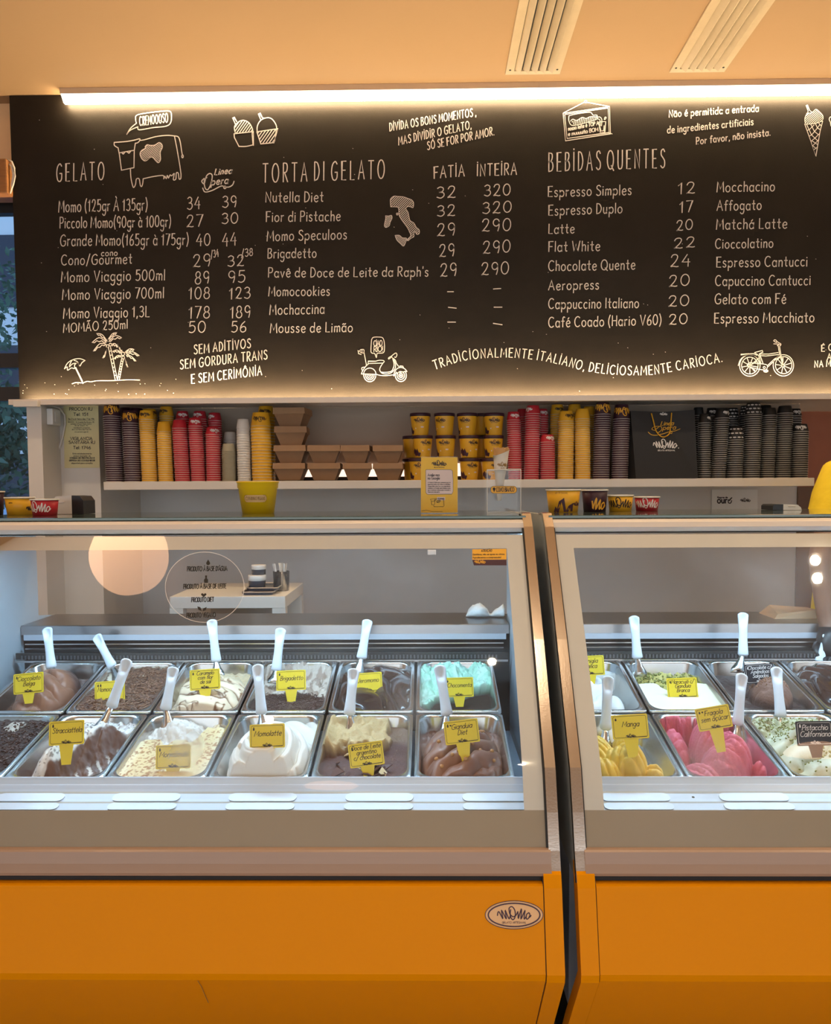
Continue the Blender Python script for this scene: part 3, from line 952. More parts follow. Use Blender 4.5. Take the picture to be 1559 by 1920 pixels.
# scoops in cups
c1 = [(700, 300), (760, 240), (840, 222), (920, 250), (980, 340), (990, 405), (715, 435)]
c2 = [(1060, 405), (1380, 365), (1340, 585), (1120, 605)]
draw(360, 200, 8.66, [
 ('s', 705, 420, 690, 340, 720, 280, 790, 230, 860, 225, 930, 265, 980, 350, 995, 430), ('l', 685, 440, 1000, 405, 1000, 630),
 ('l', 685, 440, 690, 500, 765, 645), ('s', 765, 645, 880, 645, 1000, 618), ('l', 705, 280, 662, 180, 685, 172, 730, 245), ('l', 978, 420, 992, 620),
 ('s', 1060, 410, 1065, 310, 1120, 220, 1220, 180, 1300, 200, 1365, 290, 1380, 370), ('l', 1055, 408, 1398, 358, 1330, 592), ('l', 1055, 408, 1120, 605, 1330, 585),
 ('l', 1118, 210, 1080, 115, 1105, 105, 1145, 180, 1175, 185), ('l', 1372, 370, 1345, 560)] + hatch(c1, -55, 36) + hatch(c2, -55, 40))
# script over the second price column
btext('Linea', 402, 328, 434, 325, 11, CH * 1.15, slant=.3)
btext('pera', 396, 347, 427, 344, 13, CH * 1.15, slant=.25)
draw(360, 200, 8.66, [('s', 245, 1150, 200, 1200, 215, 1320, 260, 1345, 310, 1250, 330, 1120, 290, 1085, 235, 1130, 200, 1250, 160, 1210, 200, 1165),
                      ('s', 175, 1320, 215, 1385, 330, 1360, 470, 1290, 530, 1300, 600, 1305, 660, 1270, 685, 1210), ('o', 535, 1310, 18, 20)], CH * 1.1)
# beach: umbrella and palms
bh = [('s', 170, 670, 220, 580, 300, 530, 400, 512, 490, 540), ('s', 490, 540, 440, 575, 410, 625, 380, 580, 330, 605, 325, 665, 280, 655, 220, 690, 215, 640, 170, 670),
      ('s', 285, 540, 255, 600, 248, 640), ('s', 320, 540, 370, 560, 405, 620), ('l', 335, 650, 458, 898), ('l', 345, 645, 450, 860), ('s', 248, 640, 300, 590, 380, 580),
      ('s', 290, 900, 350, 880, 450, 885, 520, 862, 580, 868, 680, 852, 900, 850, 1150, 838, 1330, 842),
      ('s', 850, 345, 880, 500, 920, 680, 955, 845), ('s', 880, 335, 915, 480, 950, 660, 985, 830), ('s', 1050, 515, 1020, 660, 990, 830), ('s', 1080, 520, 1050, 670, 1015, 845),
      ('o', 835, 320, 20, 22), ('o', 878, 298, 20, 22), ('o', 1072, 440, 26, 24), ('o', 1075, 495, 20, 24)]
for k in range(7):
    bh.append(('l', 862 + k * 14, 400 + k * 62, 895 + k * 13, 392 + k * 62))
    bh.append(('l', 1046 - k * 7, 550 + k * 40, 1074 - k * 7, 556 + k * 40))


def frond(x0, y0, x1, y1, sag, n=6):
    mx_, my_ = (x0 + x1) / 2, (y0 + y1) / 2 - sag
    top = smooth([(x0, y0), (mx_, my_), (x1, y1)], 8)
    low = []
    for i in range(n + 1):
        t_ = i / n
        low += [(x1 + (x0 - x1) * t_, y1 + (y0 - y1) * t_ - sag * .9 * math.sin(math.pi * t_) * .45 + (18 if i % 2 else -2))]
    return [('l', *[c for p in top for c in p]), ('l', *[c for p in low for c in p])]


for a in ((835, 250, 665, 125, 45), (820, 265, 595, 265, 75), (815, 290, 615, 398, 60), (830, 330, 755, 500, -60), (840, 220, 980, 110, 35), (850, 250, 1055, 190, 60), (890, 300, 1000, 330, 35),
          (1080, 410, 990, 290, -40), (1045, 420, 915, 400, 30), (1045, 470, 935, 510, 25), (1100, 415, 1250, 370, 30), (1115, 430, 1325, 465, 40), (1115, 455, 1275, 550, 30), (1100, 490, 1150, 640, -40)):
    bh += frond(*a)
draw(100, 610, 8.205, bh, CH * .85)
rnd = random.Random(5)
bpoly([[(x, y), (x + .9, y + .3)] for x, y in [(rnd.uniform(42, 330), rnd.uniform(716, 740)) for _ in range(26)]
       + [(rnd.uniform(60, 1550), rnd.uniform(200, 735)) for _ in range(60)]], CH * .5, 'chalk_specks')
# scooter
sc_ = [('o', 438, 1060, 150, 150, 180, 360), ('o', 438, 1075, 148, 168, 0, 180), ('o', 438, 1075, 105, 120, 0, 180), ('o', 438, 1075, 65, 80, 0, 180), ('o', 438, 1080, 25, 30, 0, 180), ('l', 232, 1055, 600, 1062),
       ('s', 232, 1055, 270, 970, 340, 870, 405, 810), ('l', 395, 800, 400, 745, 580, 745), ('s', 580, 745, 660, 722, 760, 725, 790, 750, 760, 790), ('l', 395, 800, 760, 788),
       ('s', 760, 790, 700, 880, 680, 960, 730, 1030, 830, 1055, 950, 1030, 1040, 950, 1065, 880, 1060, 800, 1010, 670), ('s', 700, 1005, 800, 1015, 960, 990, 1015, 900, 1030, 810, 990, 660),
       ('s', 1010, 670, 1060, 720, 1090, 800, 1140, 870), ('s', 600, 1062, 700, 1090, 850, 1095, 1020, 1075), ('s', 1020, 1105, 1045, 1000, 1110, 920, 1200, 895, 1290, 930, 1345, 995), ('s', 1020, 1105, 1080, 1040, 1180, 1010, 1345, 995),
       ('o', 1195, 1090, 135, 150, -45, 215), ('o', 1195, 1090, 90, 98), ('o', 1195, 1092, 48, 52), ('o', 1195, 1092, 14, 16), ('l', 1160, 890, 1175, 862, 1245, 865, 1260, 900),
       ('s', 990, 660, 970, 620, 1040, 560, 1080, 545, 1100, 590, 1070, 650, 1040, 640), ('s', 965, 620, 900, 660, 900, 690, 960, 650), ('l', 360, 850, 295, 520), ('s', 295, 545, 215, 530, 205, 470, 290, 460, 295, 530), ('l', 205, 510, 155, 485, 165, 560, 230, 580), ('l', 250, 470, 245, 540),
       ('s', 310, 890, 250, 900, 245, 950, 265, 960), ('s', 480, 230, 520, 165, 650, 155, 750, 175, 790, 280, 795, 460, 760, 540, 620, 555, 600, 655, 560, 560, 490, 545, 465, 480, 480, 230)]
draw(660, 620, 12.99, sc_, CH * .8)
btext('CİAO', 701, 649, 717, 648, 10, CH * .75, gap=.12)
btext('RİO!', 701, 660, 718, 659, 10, CH * .75, gap=.12)
# bicycle
bk = [('o', 440, 785, 230, 240, 0, 360, 30), ('o', 440, 785, 185, 190, 0, 360, 28), ('o', 1195, 780, 230, 240, 0, 360, 30), ('o', 1200, 775, 185, 192, 0, 360, 28), ('o', 410, 780, 28, 28), ('o', 1185, 785, 30, 30),
      ('s', 240, 545, 400, 525, 520, 518, 600, 555), ('s', 180, 785, 230, 650, 330, 570, 470, 545, 580, 600, 640, 690, 640, 745), ('l', 240, 530, 420, 515),
      ('l', 545, 490, 725, 445, 735, 480, 655, 520, 740, 745), ('l', 545, 490, 640, 560, 690, 740), ('l', 670, 525, 870, 525, 1080, 490), ('l', 670, 560, 800, 570, 1090, 535),
      ('l', 1120, 550, 1000, 630, 830, 790), ('l', 1120, 580, 1010, 660, 850, 810), ('l', 1080, 345, 1110, 540, 1185, 780), ('l', 1110, 350, 1140, 560, 1200, 770),
      ('s', 1080, 345, 1060, 330, 1120, 310, 1140, 300, 1050, 245), ('s', 1110, 350, 1140, 320, 1130, 290), ('l', 975, 295, 1090, 300), ('s', 975, 230, 1000, 205, 1040, 225, 1040, 265, 975, 230),
      ('s', 395, 745, 450, 720, 620, 740, 780, 755, 835, 790, 820, 860, 780, 880, 650, 870, 430, 815), ('l', 430, 800, 650, 610), ('o', 765, 828, 24, 24), ('o', 800, 905, 48, 28), ('o', 800, 905, 30, 14), ('l', 430, 815, 560, 890)]
for k in range(9):
    a = R(k * 40 + 10)
    bk.append(('l', 440 + 30 * math.cos(a), 785 + 30 * math.sin(a), 440 + 183 * math.cos(a), 785 + 188 * math.sin(a)))
    a = R(k * 40 + 25)
    bk.append(('l', 1190 + 30 * math.cos(a), 785 + 30 * math.sin(a), 1200 + 183 * math.cos(a), 775 + 190 * math.sin(a)))
draw(1370, 620, 11.99, bk, CH * .75)
# map of Italy
it = [(400, 480), (390, 350), (400, 220), (510, 135), (620, 145), (730, 150), (830, 165), (970, 215), (1080, 260), (1140, 350), (1125, 500), (1040, 480), (960, 470), (890, 540), (960, 660), (990, 800), (1030, 930), (1150, 1010), (1230, 1150), (1320, 1230), (1320, 1350), (1240, 1370), (1200, 1290), (1150, 1340), (1150, 1450), (1060, 1500), (960, 1580), (940, 1540), (1050, 1420), (1010, 1300), (950, 1170), (850, 1030), (740, 880), (670, 740), (660, 560), (620, 490)]
sd = [(230, 770), (330, 780), (420, 760), (440, 850), (380, 980), (350, 1090), (245, 1150), (195, 1090), (220, 940), (235, 860)]
si = [(540, 1410), (680, 1410), (780, 1490), (910, 1505), (870, 1660), (810, 1755), (700, 1660), (600, 1560)]
itd = [('s', *[c for p in q + [q[0]] for c in p]) for q in (it, sd, si)] + [('o', 610, 715, 26, 32)]
draw(710, 360, 17.32, itd + hatch(it, -45, 52) + hatch(sd, -45, 40) + hatch(si, -60, 42), CH * .72)
# framed milk sign
ms = [('l', 155, 440, 1335, 270, 1360, 960, 215, 1140, 155, 440), ('l', 195, 470, 1300, 305, 1325, 930, 255, 1080, 195, 470), ('l', 160, 430, 710, 150), ('l', 750, 160, 1330, 265), ('o', 730, 140, 28, 30), ('l', 1325, 935, 1405, 965),
      ('s', 305, 500, 300, 620, 350, 730, 440, 745, 620, 710, 900, 630, 1015, 580, 1015, 490, 920, 485, 860, 420, 740, 420, 520, 450, 305, 500),
      ('s', 345, 640, 400, 590, 500, 620, 640, 545, 740, 570, 850, 525, 1000, 530), ('l', 1010, 480, 1020, 580), ('s', 1040, 540, 1090, 535, 1140, 600, 1130, 760), ('s', 1020, 580, 1090, 610, 1100, 760),
      ('l', 1060, 660, 1100, 930, 1215, 920, 1240, 650, 1060, 660), ('l', 1090, 780, 1120, 890, 1190, 880, 1200, 750), ('s', 1200, 600, 1220, 540, 1250, 545, 1230, 590, 1200, 600)]
ms += hatch([(370, 640), (500, 630), (640, 560), (740, 580), (850, 535), (1000, 540), (1000, 580), (700, 670), (430, 730)], -75, 42)
draw(1045, 180, 13.56, ms, CH * .75)
btext('nosso leite é TOP A', 1066, 245, 1123, 234, 7, CH * .75, gap=.14)
btext('e muuuuito BOM', 1066, 255, 1122, 246, 7, CH * .75, gap=.14)
# cone with scoop
sco = [(305, 750), (300, 620), (350, 500), (480, 460), (600, 370), (700, 440), (790, 540), (800, 640), (790, 700), (560, 770)]
cn = [('s', 305, 750, 295, 620, 360, 490, 500, 460, 600, 370, 700, 440, 790, 540, 800, 640), ('s', 290, 775, 450, 775, 620, 750, 790, 690), ('l', 290, 775, 460, 1250, 600, 1670, 720, 960, 790, 690),
      ('l', 370, 480, 385, 410, 330, 260, 360, 248, 430, 405, 500, 450), ('l', 345, 790, 480, 1080, 640, 1230), ('l', 460, 790, 560, 980, 670, 1070), ('l', 590, 770, 640, 880, 730, 940), ('l', 680, 750, 740, 820),
      ('l', 360, 955, 430, 920, 550, 800), ('l', 420, 1110, 490, 1070, 640, 890, 720, 780), ('l', 470, 1250, 570, 1170, 710, 1030), ('l', 505, 1380, 580, 1310, 680, 1210), ('l', 540, 1490, 640, 1420), ('l', 490, 1240, 640, 1340), ('l', 505, 1370, 590, 1440)]
draw(1490, 180, 14.77, cn + hatch(sco, -42, 42), CH * .72)
draw(1490, 180, 14.77, [('s', 1030, 580, 990, 590, 970, 650, 1000, 720, 1040, 760), ('l', 1000, 720, 1020, 830)], CH * .8)

# light bar along the top of the board and hidden strip along its ledge
lt = thing('led_light_bar', 'slim ceiling light bar running along the top of the chalkboard', 'light bar', (0, 3.81, CEIL))
xa = atx(113, 3.79, 180)
MB().extrude_x([(3.785, CEIL - .001), (3.838, CEIL - .001), (3.838, CEIL - .026), (3.785, CEIL - .026)], xa, 3.2).build('housing', 'alu', lt)
MB().extrude_x([(3.786, CEIL - .0265), (3.812, CEIL - .052), (3.813, CEIL - .0515), (3.813, CEIL - .0265)], xa + .004, 3.2).build('diffuser', 'led_top_front', lt)
MB().extrude_x([(3.8135, CEIL - .0265), (3.838, CEIL - .0265), (3.838, CEIL - .050), (3.8135, CEIL - .052)], xa + .004, 3.2).build('wall_washer', 'led_top', lt)
xj = atx(1011, 3.785, 160)
MB().box(xj - .0012, xj + .0012, 3.7835, 3.785, CEIL - .026, CEIL - .002).build('joint', 'chalk', lt)
ZLP = at(300, 757, 3.785).z
lg = thing('board_ledge', 'narrow white ledge with hidden uplight along the foot of the chalkboard', 'ledge', (0, 3.80, ZB0))
MB().extrude_x([(3.785, ZB0 + .002), (3.785, ZLP), (3.791, ZLP), (YB + .10, ZB0 - .012), (YB + .10, ZB0 - .0065), (YB - .001, ZB0 - .0065), (3.79, ZB0 - .007), (3.79, ZB0 + .002)], XBL - .02, 3.2).build('ledge_profile', 'rail_beige', lg)
MB().box(XBL + .03, 3.1, 3.80, 3.825, ZB0 - .006, ZB0 + .0005).build('led_strip', 'led_ledge', lg)

# ------------------------------------------------------------------ ceiling grilles
for k in range(3):
    yb = onz(1000, 136, CEIL).y
    x0 = onz(948, 136, CEIL).x + (onz(1255, 134, CEIL).x - onz(948, 136, CEIL).x) * k
    x1 = x0 + onz(1050, 136, CEIL).x - onz(948, 136, CEIL).x
    ya = 1.9
    v = thing('ceiling_vent', ('long slatted ceiling grille nearest the middle', 'long slatted ceiling grille on the right', 'slatted ceiling grille cut off by the right edge')[k],
              'air vent', ((x0 + x1) / 2, (ya + yb) / 2, CEIL), group='ceiling grilles')
    f = MB()
    f.box(x0, x0 + .035, ya, yb, CEIL - .008, CEIL - .0005).box(x1 - .035, x1, ya, yb, CEIL - .008, CEIL - .0005)
    f.box(x0 + .035, x1 - .035, yb - .03, yb, CEIL - .008, CEIL - .0005).box(x0 + .035, x1 - .035, ya, ya + .03, CEIL - .008, CEIL - .0005)
    f.build('vent_frame', 'vent_metal', v)
    MB().box(x0 + .035, x1 - .035, ya + .03, yb - .03, CEIL - .0012, CEIL - .0004).build('vent_cavity', 'dark', v)
    for i in range(5):
        xs = x0 + .038 + i * .0345
        s_ = MB()
        s_.add([(xs, ya + .03, CEIL - .0014), (xs + .022, ya + .03, CEIL - .020), (xs + .022, yb - .03, CEIL - .020), (xs, yb - .03, CEIL - .0014),
                (xs + .003, ya + .03, CEIL - .0014), (xs + .025, ya + .03, CEIL - .020), (xs + .025, yb - .03, CEIL - .020), (xs + .003, yb - .03, CEIL - .0014)],
               [(0, 1, 2, 3), (7, 6, 5, 4), (1, 5, 6, 2), (3, 2, 6, 7), (0, 4, 5, 1)])
        s_.build('slat', 'vent_metal', v)
    for (sx, sy) in ((x0 + .017, yb - .04), (x1 - .017, yb - .04), (x0 + .017, yb - .75), (x1 - .017, yb - .75)):
        sm = MB().lathe([(.0001, -.002), (.004, -.002), (.005, 0)], 10)
        o_ = sm.build('screw', 'dark', v)
        o_.location = (sx - v.location.x, sy - v.location.y, -.008)
        o_.matrix_parent_inverse = Matrix()

# ------------------------------------------------------------------ lamps over the customer side
def pendant(x, y, z, label):
    t = thing('pendant_lamp', label, 'lamp', (x, y, z), group='pendant lamps over the customer side')
    MB().lathe([(.08, .13), (.14, .08), (.17, -.01), (.15, -.09), (.07, -.135), (.0005, -.14)], 32, c=(x, y, z)).build('lamp_shade', 'lantern_paper', t, smooth=True)
    MB().lathe([(.0005, .131), (.10, .131), (.10, .135), (.0005, .135)], 24, c=(x, y, z)).build('lamp_cap', 'wood', t)
    MB().tube([(x, y, z + .14), (x, y, CEIL)], .004, 6).build('cord', 'black_plastic', t)


pendant(-1.30, 1.95, 2.58, 'peach paper lantern hanging above the left display case')
pendant(-3.7, 1.3, 2.55, 'peach paper lantern hanging near the left window')
pendant(1.9, 0.6, 2.55, 'peach paper lantern hanging right of the customer side')
pendant(-.6, -0.9, 2.55, 'peach paper lantern hanging behind the viewer')


def downlight(x, y, label):
    t = thing('ceiling_downlight', label, 'lamp', (x, y, CEIL), group='recessed ceiling spots')
    MB().lathe([(.024, -.001), (.036, -.001), (.036, -.006), (.024, -.004)], 28, c=(x, y, CEIL)).build('rim', 'alu', t, smooth=True)
    MB().lathe([(.0005, -.002), (.024, -.002)], 24, c=(x, y, CEIL)).build('lamp_lens', 'lamp_bulb', t)
    l = bpy.data.lights.new('spot_light', 'SPOT')
    l.energy = POWER_SPOT
    l.color = (1.0, 0.78, 0.52)
    l.spot_size = R(120)
    l.spot_blend = .8
    l.shadow_soft_size = .022
    lo = link('spot_light', l, t, True)
    lo.location = (0, 0, -.015)


for i, (x, y) in enumerate(((2.02, 1.70), (2.04, 1.61), (.35, 1.0), (-.9, .6), (.6, -.6), (2.3, 2.80), (-1.7, 2.80), (-.35, 2.80), (1.0, 2.80))):  # last three are unseen fill spots, added to brighten shelf and serving side
    downlight(x, y, ('recessed spot above the right display case', 'second recessed spot above the right display case', 'recessed spot above the gap between the cases',
                     'recessed spot over the customer side on the left', 'recessed spot behind the viewer', 'recessed spot over the serving side at the far right', 'unseen fill spot added over the serving side at the left', 'unseen fill spot added over the serving side left of centre', 'unseen fill spot added over the serving side right of centre')[i])


# ------------------------------------------------------------------ display cases
GP = [(2.412, 1.425), (2.365, 1.389), (2.252, 1.250), (2.136, 1.109), (2.034, .976), (1.932, .842), (1.893, .750), (1.862, .672), (1.848, .640), (1.835, .611)]
GZ = [p[1] for p in GP][::-1]
GY = [p[0] for p in GP][::-1]


def gy(z):
    return float(np.interp(z, GZ, GY))


def glass_hit(px, py, off=0.0015):
    d = ray(px, py)
    lo, hi = 1.2, 2.6
    for _ in range(40):
        m = (lo + hi) / 2
        p = EYE + d * (m / d.y)
        if p.y > gy(p.z) - off:
            hi = m
        else:
            lo = m
    return EYE + d * (hi / d.y)


ZG1, ZG0 = 1.372, .676            # glass top and bottom
Z_TOPB = glass_hit(560, 1030).z   # lower edge of the printed band at the top
Z_LOWB = glass_hit(560, 1520).z


def sheet(x0, x1, z0, z1, off, n=10):
    zs = [z0 + (z1 - z0) * i / n for i in range(n + 1)]
    return [(gy(z) - off, z) for z in zs]


PANW, PANL = .252, .345
ROW1 = (2.045, .777, 2.397, .845)    # front y,z  back y,z
ROW2 = (2.413, .848, 2.765, .925)


def case(x0, x1, wx0, wx1, label, fog, post_right, post_left):
    c = thing('display_case', label, 'display case', ((x0 + x1) / 2, 2.4, 0))
    # yellow skirt
    yp = [(1.850, .612), (1.846, .620), (1.868, .622), (1.868, .60), (1.95, .60), (1.95, .1), (2.09, .1), (1.972, .235), (1.802, .435), (1.800, .45), (1.840, .605)]
    pw = .042
    xl, xr = (x0 + pw if post_left else x0), (x1 - pw if post_right else x1)
    front = [(1.85, .612), (1.826, .612), (1.820, .609), (1.8175, .602), (1.770, .434), (1.774, .417), (1.936, .211), (2.05, .06), (2.08, .06), (1.965, .22), (1.80, .425), (1.85, .59)]
    MB().extrude_x(front, xl + .0012, xr - .0012).build('base_panel', 'yellow_panel', c)
    MB().box(x0 + .01, x1 - .01, 2.05, 2.95, .0, .058).build('plinth', 'dark', c)
    for side, px in (('l', x0), ('r', x1 - pw)):
        if (side == 'l' and not post_left) or (side == 'r' and not post_right):
            continue
        pr = [(1.845, .645), (1.828, .632), (1.817, .606), (1.767, .434), (1.771, .415), (1.933, .209), (2.047, .058), (2.09, .058), (1.97, .22), (1.81, .42), (1.88, .645)]
        MB().extrude_x(pr, px + .001, px + pw - .001).build('end_post', 'yellow_panel', c)
        sx = px - .0012 if side == 'r' else px + pw - .0012
        MB().extrude_x([(a + .006, b) for a, b in pr], sx, sx + .0024).build('seam', 'seam', c)
    # body under the pans and serving side
    MB().box(x0 + .012, x1 - .012, 1.99, 3.10, .22, .655).build('case_body', 'white_rail', c)
    ex0, ex1 = x0 + .004, x1 - .004
    # lower beige rail with the shadow gap beneath
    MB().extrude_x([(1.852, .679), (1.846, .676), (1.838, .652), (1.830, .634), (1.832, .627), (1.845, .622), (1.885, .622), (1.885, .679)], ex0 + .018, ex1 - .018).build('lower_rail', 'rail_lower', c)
    MB().extrude_x([(1.842, .6215), (1.842, .6125), (1.885, .6125), (1.885, .6215)], ex0 + .018, ex1 - .018).build('rail_gasket', 'gasket', c)
    # front glass and the band printed on it
    gx0, gx1 = x0 + .022, x1 - .022
    pr = sheet(gx0, gx1, ZG0, ZG1, 0.0, 14)
    g = MB().extrude_x(pr, gx0, gx1, closed=False).build('front_glass', fog, c, smooth=True)
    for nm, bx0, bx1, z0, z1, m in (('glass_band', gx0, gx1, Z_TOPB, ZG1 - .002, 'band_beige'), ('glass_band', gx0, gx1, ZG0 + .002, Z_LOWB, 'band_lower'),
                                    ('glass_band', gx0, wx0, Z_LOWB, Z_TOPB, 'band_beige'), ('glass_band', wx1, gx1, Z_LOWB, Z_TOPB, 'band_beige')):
        MB().extrude_x(sheet(0, 0, z0, z1, -.0015, 8), bx0, bx1, closed=False).build(nm, m, c, smooth=True)
    # top rail and top plate
    tr = [(2.392, 1.374), (2.376, 1.378), (2.366, 1.390), (2.372, 1.404), (2.386, 1.412), (2.400, 1.4135), (2.44, 1.4135), (2.44, 1.374)]
    MB().extrude_x(tr, ex0 + .020, ex1 - .020).build('top_rail', 'rail_beige', c)
    MB().extrude_x([(2.392, 1.374), (2.384, 1.3735), (2.384, 1.3725), (2.44, 1.3725), (2.44, 1.374)], ex0 + .02, ex1 - .02).build('rail_lip', 'gasket', c)
    bevel_box('top_plate', ex0 + .012, ex1 - .012, 2.388, 2.98, 1.4145, 1.4235, .002, 'top_glass', c)
    MB().box(ex0 + .012, ex1 - .012, 2.93, 2.98, 1.36, 1.414).build('rear_rail', 'alu', c)
    # light bar inside under the top rail
    MB().box(x0 + .05, x1 - .05, 2.455, 2.50, 1.392, 1.413).build('lamp_housing', 'alu', c)
    MB().box(x0 + .06, x1 - .06, 2.460, 2.495, 1.384, 1.391).build('lamp_tube', 'led_case', c)
    # end panels and metal edge bars
    for side, ex in (('l', x0), ('r', x1)):
        s = 1 if side == 'l' else -1
        pts = [(y + .004, z) for y, z in GP] + [(1.95, .622), (3.10, .622), (3.10, 1.03), (2.98, 1.05), (2.98, 1.42)]
        pts = [(y + .004, z) for y, z in GP] + [(3.10, .622), (3.10, 1.035), (2.985, 1.05), (2.985, 1.42)]
        a, b = sorted((ex + s * .002, ex + s * .014))
        MB().extrude_x(pts, a, b).build('end_panel', 'side_panel' if ex > -1 else 'side_inner', c)
        a, b = sorted((ex + s * .0145, ex + s * .017))
        MB().extrude_x([(2.0, .70), (2.06, .985), (2.38, 1.36), (2.95, 1.36), (2.95, 1.06), (2.84, 1.05), (2.84, .7)], a, b).build('end_liner', 'side_inner', c)
        a, b = sorted((ex + s * .0005, ex + s * .026))
        prof = [(2.50, 1.4255), (2.44, 1.431)] + [(y - .010, z + .004) for y, z in GP]
        inn = [(y + .008, z - .004) for y, z in [(2.50, 1.4255), (2.44, 1.431)] + GP]
        bar = MB().extrude_x(prof + inn[::-1], a, b)
        bar.build('edge_bar', 'pole_metal', c)
        a, b = sorted((ex + s * .0262, ex + s * .030))
        MB().extrude_x([(y - .002, z) for y, z in GP[1:]] + [(y + .006, z) for y, z in GP[1:]][::-1], a, b).build('edge_gasket', 'gasket', c)
    # white rail in front of the pans, with its slots
    yq = [(1462, 2.030), (1470, 2.022), (1472, 2.019), (1480, 2.010), (1484, 2.005), (1488, 1.999), (1503, 1.968), (1506, 1.963), (1519, 1.936)]
    zq = [(y_, at(560, p_, y_).z) for p_, y_ in yq]
    wp = [(2.043, .7825), (2.034, .7835)] + zq + [(1.915, .700), (1.905, .657), (2.043, .657)]
    wr = MB().extrude_x(wp, x0 + .018, x1 - .018).build('pan_rail', 'white_rail', c)
    dark = MB()
    for (ya, za, yb_, zb) in ((*zq[4], *zq[5]), (*zq[6], *zq[7])):
        dark.add([(x0 + .02, ya - .0006, za), (x1 - .02, ya - .0006, za), (x1 - .02, yb_ - .0006, zb), (x0 + .02, yb_ - .0006, zb)], [(0, 1, 2, 3)])
    dark.build('rail_groove', 'side_panel', c)
    n = int((x1 - x0) / .28)
    for k in range(n):
        for row, (ya, za, yb_, zb) in enumerate(tuple((zq[i_][0] + .8 * 0 - .0, zq[i_][1], zq[i_ + 1][0], zq[i_ + 1][1]) for i_ in (5, 7))):
            xc = x0 + .17 + k * .285
            pts = rrect(0, 0, .166, .8, .38, 4)
            v = MB()
            pts2 = []
            for a, b in pts:
                tt = b + .5
                sx = a * (1 if abs(a) < .0 else 1)
                pts2.append((sx, tt))
            # pill shape: round ends in the slope's own scale
            wl = math.hypot(yb_ - ya, zb - za)
            pl = rrect(0, 0, .166, wl, wl / 2 - .0005, 6)
            top = []
            for a, b in pl:
                tt = b / wl + .5
                top.append((xc + a, yb_ + (ya - yb_) * tt - .0018, zb + (za - zb) * tt + .0022))
            base = [(p[0], p[1] + .003, p[2] - .003) for p in top]
            v.loft([base, top], False, True)
            v.build('vent_slot', 'slot_white', wr)
    for k in range(int((x1 - x0) / .35)):
        sm = MB().lathe([(.0002, .0015), (.003, .001), (.004, 0)], 10)
        o_ = sm.build('rail_screw', 'grille', wr)
        o_.matrix_parent_inverse = Matrix()
        o_.location = (x0 + .31 + k * .36, 1.984, at(560, 1495.5, 1.984).z)
        o_.rotation_euler = (R(32), 0, 0)
    # rear of the well: grille, bars, steel bands and serving deck
    yb0 = 2.776
    MB().box(x0 + .03, x1 - .03, yb0, yb0 + .006, .930, .952).build('air_grille', 'grille', c)
    nt_ = int((x1 - x0 - .1) / .012)
    tm = MB()
    for k in range(nt_):
        xk = x0 + .05 + k * .012
        tm.box(xk, xk + .005, yb0 - .004, yb0, .931, .943)
    tm.build('grille_teeth', 'teeth', c)['kind'] = 'stuff'
    MB().extrude_x([(2.768, .921), (2.768, .928), (2.785, .928), (2.785, .921)], x0 + .03, x1 - .03).build('front_lip', 'steel', c)
    MB().box(x0 + .04, x1 - .04, 2.86, 2.866, .93, .985).build('back_recess', 'grille', c)
    for z in (.956, .972):
        MB().box(x0 + .04, x1 - .04, 2.822, 2.828, z, z + .004).build('back_bar', 'steel', c)
    MB().box(x0 + .03, x1 - .03, 2.835, 2.845, .985, 1.004).build('back_band', 'blue_band', c)
    MB().extrude_x([(2.838, 1.004), (2.840, 1.034), (2.843, 1.036), (3.11, 1.036), (3.11, 1.0), (2.87, 1.0)], x0 + .02, x1 - .02).build('serving_deck', 'steel_dark', c)
    MB().box(x0 + .012, x1 - .012, 2.868, 3.10, .656, .999).build('rear_body', 'grille', c)
    return c


fogA = glassy('front_glass_left', (0.965, 0.98, 0.985), .008, .015, .07, fog=[(tuple(glass_hit(350, 1400) - Vector((0, 0, 0))), .075, .75), (tuple(glass_hit(770, 1330)), .07, .35), (tuple(glass_hit(640, 1090)), .20, .2)])
fogB = glassy('front_glass_right', (0.965, 0.98, 0.985), .008, .015, .08, fog=[(tuple(glass_hit(1330, 1440)), .08, .4), (tuple(glass_hit(1500, 1090)), .18, .25)])
X1R, X2L = .299, .332
caseA = case(-1.43, X1R, -1.345, .222, 'long yellow gelato display case on the left with printed glass front', 'front_glass_left', True, True)
caseB = case(X2L, 2.05, .408, 1.97, 'yellow gelato display case on the right cut off by the frame', 'front_glass_right', True, True)


# stickers on the glass and badge on the skirt -----------------------------------
def px_surface(fn):
    return lambda u, v: tuple(fn(u, v))


def on_glass(u, v, off=.0022):
    return tuple(glass_hit(u, v, off))


st = MB()
cx_, cy_, rr = 384, 1101, 74
ring = [(cx_ + rr * math.cos(2 * math.pi * k / 48), cy_ + (rr - 8) * math.sin(2 * math.pi * k / 48)) for k in range(48)]
rings = [[on_glass(cx_ + (a - cx_) * q, cy_ + (b - cy_) * q, .0006) for a, b in ring] for q in (.001, .25, .5, .75, 1.0)]
st.loft(rings)
stk = st.build('clear_sticker', 'sticker_film', caseA, smooth=True)
m_ = MB()
ribbon(m_, [ring + [ring[0]]], .9, lambda u, v: on_glass(u, v, .0012))
m_.build('sticker_edge', 'print_white', stk)


def pxtext(s, x0, y0, x1, y1, h, wd, f, mb, slant=0.0, gap=.17):
    g, w0 = glyphs(s, slant=slant, gap=gap)
    l = math.hypot(x1 - x0, y1 - y0)
    ux, uy = (x1 - x0) / l, (y1 - y0) / l
    ribbon(mb, [[(x0 + a * l / w0 * ux, y0 + a * l / w0 * uy - b * h) for a, b in p] for p in g], wd, f)


